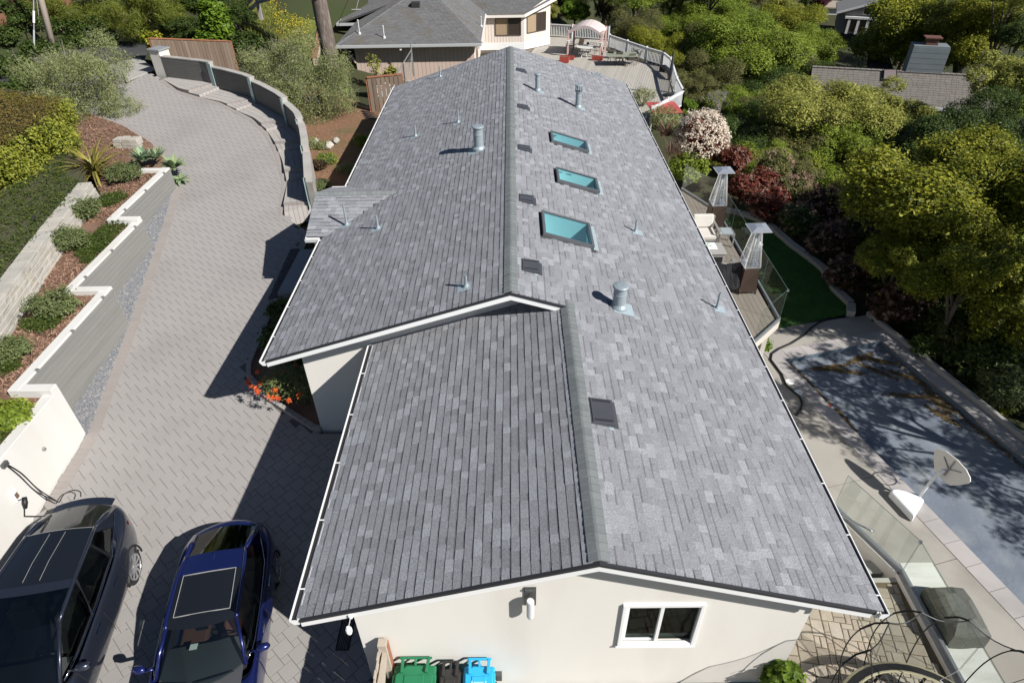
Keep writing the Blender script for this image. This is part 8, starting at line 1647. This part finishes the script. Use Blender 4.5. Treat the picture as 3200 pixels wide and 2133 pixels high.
bmw = dict(y=[-2.35,-2.28,-2.05,-1.75,-1.35,-.9,-.3,.3,.85,1.05,1.4,1.85,2.15,2.30,2.36], w=[.66,.82,.93,.98,.995,1,1,1,1,.995,.985,.95,.87,.76,.62], zb=[.42,.34,.28,.24,.2,.2,.2,.2,.2,.2,.22,.24,.26,.30,.40], zs=[.86,.94,.965,.965,.96,.95,.94,.93,.92,.915,.88,.83,.76,.66,.55],
  zt=[.90,1.00,1.03,1.04,1.02,.98,.96,.95,.95,.96,.95,.90,.82,.70,.56], cab=[0,0,0,0,1,1,1,1,1,0,0,0,0,0,0], bt=[0,.15,.5,.8,1], bx=[.73,.80,.82,.80,.60], by=[.78,.52,-.25,-1.15,-1.98], bz=[.97,.96,.965,.985,1.03], rt=[0,.2,.7,1], rx=[.58,.60,.59,.54], ry=[.18,.03,-.80,-1.27], rz=[1.37,1.395,1.40,1.345], split=0, fb=.10, rb=.13,
  side=[.10,.52,.84], gl_f=g_f, gl_s=g_d, gl_r=g_rr, trim=m_chr, axle=(1.42,-1.38), wr=.33, spokes=10, handles=(.1,-.85), hz=.80, seams=(.72,-.25,-1.2), tz=.84, seat=-.05, seatm=mat('brown_leather', (.10,.045,.035), .6), crown=.05, bow=[-.34,-.32,-.2,-.06,0,0,0,0,0,0,.03,.10,.2,.26,.3],
  roof=[(0,.2,'roof_front',m_bgl),(.2,.7,'glass_roof',m_bgl),(.7,1,'roof',m_blue)])
HB_ = R(10.5); bl = Vector((-5.54, 6.0, 0)); t, T = car('parked_car', 'royal blue parked sedan with a glass roof beside the front corner', bl, HB_, L, 1.82, m_blue, bmw)
b = MB(); fs_ = [(-.47,.02,1.436),(.47,.02,1.436),(.46,-.79,1.448),(-.46,-.79,1.448)]; 
for a, c in zip(fs_, fs_[1:]+fs_[:1]): b.bar(T(a), T(c), .008, .008)
b.tube([T((0,.02,1.452)),T((.25,.02,1.447)),T((.47,.02,1.436))],.005,4).tube([T((0,.02,1.452)),T((-.25,.02,1.447)),T((-.47,.02,1.436))],.005,4).tube([T((0,-.79,1.462)),T((.25,-.79,1.458)),T((.46,-.79,1.448))],.005,4).tube([T((0,-.79,1.462)),T((-.25,-.79,1.458)),T((-.46,-.79,1.448))],.005,4); obj('sunroof_seal', b, mat('pale_seal', (.35,.35,.34), .6), t); obj('shark_fin', MB().add([T(p) for p in ((-.03,-1.13,1.40),(.03,-1.13,1.40),(0,-1.23,1.39),(0,-1.20,1.46),(0,-1.01,1.41))], [(0,1,4),(1,2,3),(2,0,3),(0,4,3),(4,1,3)]), m_blue, t)
b = MB(); b.bar(T((-.55,.92,.985)), T((.05,1.02,1.01)), .015,.015).bar(T((.15,1.02,1.01)), T((.62,.90,.985)), .015,.015); obj('wipers', b, MATS['arch_black'], t); obj('dash_paper', MB().add([T(p) for p in ((.15,.40,.97),(.28,.40,.97),(.28,.28,.95),(.15,.28,.95))], [(0,1,2,3)]), m_white, t)
obj('inner_mirror', MB().box(-.10,.10,-.02,.02,-.03,.03, Matrix.Translation(T((0,.22,1.29))) @ Matrix.Rotation(HB_,4,'Z')), MATS['gloss_black'], t)
tes = dict(y=[-2.72,-2.62,-2.30,-1.85,-1.3,-.8,-.2,.4,.95,1.2,1.6,2.0,2.3,2.46,2.53], w=[.62,.80,.92,.975,.995,1,1,1,1,.995,.975,.93,.85,.74,.6], zb=[.46,.38,.30,.25,.22,.22,.22,.22,.22,.22,.24,.26,.28,.34,.44], zs=[1.00,1.10,1.13,1.12,1.09,1.06,1.04,1.03,1.02,1.01,.97,.90,.82,.72,.58],
  zt=[1.03,1.16,1.20,1.20,1.16,1.1,1.06,1.05,1.05,1.06,1.05,.99,.88,.75,.6], cab=[0,0,0,0,1,1,1,1,1,0,0,0,0,0,0], bt=[0,.15,.5,.8,1], bx=[.80,.88,.91,.88,.62], by=[1.18,.80,-.15,-1.2,-2.38], bz=[1.07,1.06,1.08,1.12,1.22], rt=[0,.30,.45,1], rx=[.68,.71,.71,.62], ry=[.35,-.25,-.42,-1.62], rz=[1.57,1.66,1.67,1.56], split=0, fb=.10, rb=.15,
  side=[.08,.45,.80,.93], gl_f=g_d, gl_s=g_d, gl_r=m_bgl, trim=mat('blue_chrome', (.38,.45,.62), .15, metal=1.0), axle=(1.50,-1.47), wr=.365, spokes=10, handles=(.15,-.8), hz=.90, seams=(1.0,-.15,-1.15), tz=1.0, seat=.12, seatm=mat('dark_leather', (.03,.03,.032), .6), crown=.055, bow=[-.42,-.40,-.26,-.08,0,0,0,0,0,0,.03,.1,.2,.28,.34],
  roof=[(0,.30,'windshield_top',g_d),(.30,.45,'roof_band',m_navy),(.45,1,'glass_roof',m_bgl)])
HT = R(9.5); tl = Vector((-8.58, 6.0, 0)); t, T = car('parked_car', 'dark navy parked crossover charging by the white wall', tl, HT, 5.04, 2.0, m_navy, tes)
b = MB(); rows = [[T((x, -2.40-.10*j-.10*(1-(x/.6)**2), 1.245+.025*(1-(x/.72)**2)-.012*j)) for x in np.linspace(-.58,.58,9)] for j in range(0,3)]; obj('spoiler', MB().grid(rows), m_navy, t, smooth=True)
b = MB()
for x in (-.14,.14): b.tube([T((x,y_,z_)) for y_, z_ in ((-.44,1.73),(-.85,1.72),(-1.55,1.63))], .0035, 4)
b.tube([T((x, -1.62, 1.56+.055*(1-(x/.62)**2)+.006)) for x in np.linspace(-.58,.58,9)], .0035, 4); obj('roof_seams', b, mat('pale_seal', (.35,.35,.34), .6), t)
# charger on the white wall
def cr(P, n=6):
    P = [Vector(p) for p in P]; Q = [P[0]*2-P[1]]+P+[P[-1]*2-P[-2]]; out = []
    for i in range(1, len(Q)-2):
        for k in range(n): t = k/n; a, b_, c, d = Q[i-1:i+3]; out.append(.5*((2*b_)+(c-a)*t+(2*a-5*b_+4*c-d)*t*t+(3*b_-a-3*c+d)*t**3))
    return out+[P[-1]]
def onwall(px, py, X=-10.845): v = ray(px, py); t_ = X/v[0]; return Vector(CAM+v*t_)
p = onwall(96/2.139, 1400+315/2.139); t = thing('wall_charger', 'white car charger box with a black plug on the white retaining wall', 'car charger', p); obj('box', MB().box(-10.85,-10.79,p.y-.09,p.y+.09,p.z-.16,p.z+.16), MATS['white_plastic'], t, bevel=.03); obj('face', MB().box(-10.789,-10.784,p.y-.045,p.y+.045,p.z-.07,p.z+.07), mat('brown_face', (.16,.10,.07), .4), t)
p2 = onwall(148/2.139, 1400+365/2.139); obj('plug', MB().tube([p2+Vector((.05,.08,.10)), p2+Vector((.06,0,0)), p2+Vector((.07,-.07,-.10))], [.045,.06,.035], 8), MATS['black_rubber'], t, smooth=True); ce = onwall(270/2.139, 1400+455/2.139); obj('cord', MB().tube([p+Vector((.05,-.05,-.1)), p2+Vector((.06,.05,.08)), p2+Vector((.08,-.2,-.2)), ce+Vector((.3,0,0))], .014, 6), MATS['black_rubber'], t)
p3 = onwall(22/2.139, 1400+108/2.139); t = thing('charging_cable', 'black charging cable hanging from the white wall to the navy car', 'cable', p3); obj('holder', MB().box(-10.85,-10.78,p3.y-.08,p3.y+.08,p3.z-.05,p3.z+.05), MATS['dark_steel'], t)
for dy in (0, .07): obj('cable', MB().tube(cr([p3+Vector((.05,dy*.3,0)), onwall(120/2.139, 1400+185/2.139)+Vector((.04,dy,0)), onwall(220/2.139, 1400+285/2.139)+Vector((.06,dy,0)), at(390/2.139, 1400+360/2.139, .55)]), .013, 6), MATS['black_rubber'], t, smooth=True)
obj('cable_loop', MB().tube(cr([at(395/2.139, 1400+362/2.139, .55), at(430/2.139, 1400+305/2.139, .6), at(490/2.139, 1400+280/2.139, .6), at(535/2.139, 1400+290/2.139, .7), at(540/2.139, 1400+320/2.139, .85)]), .013, 6), MATS['black_rubber'], t, smooth=True)
# small dark spotlight on the bank, green valve lid
p = q(1, 230, 1450, 2.75); t = thing('garden_spotlight', 'small black spotlight stuck in the ground cover by the stone wall', 'spotlight', (p.x,p.y,2.6)); obj('head', MB().tube([p, p+Vector((.05,-.12,.03))], [.05,.065], 10), MATS['black_iron'], t); obj('spike', MB().tube([(p.x,p.y,2.5),p], .015, 6), MATS['black_iron'], t)
p = q(4, 135, 1195, 1.82); tag(obj('valve_lid', MB().lathe((p.x,p.y,p.z-.02), [(.10,0),(.10,.03)], 14), mat('teal_lid', (.05,.20,.15), .5), base=p), 'round teal valve lid in the mulch above the white wall', 'valve lid')
bpy.context.view_layer.update()
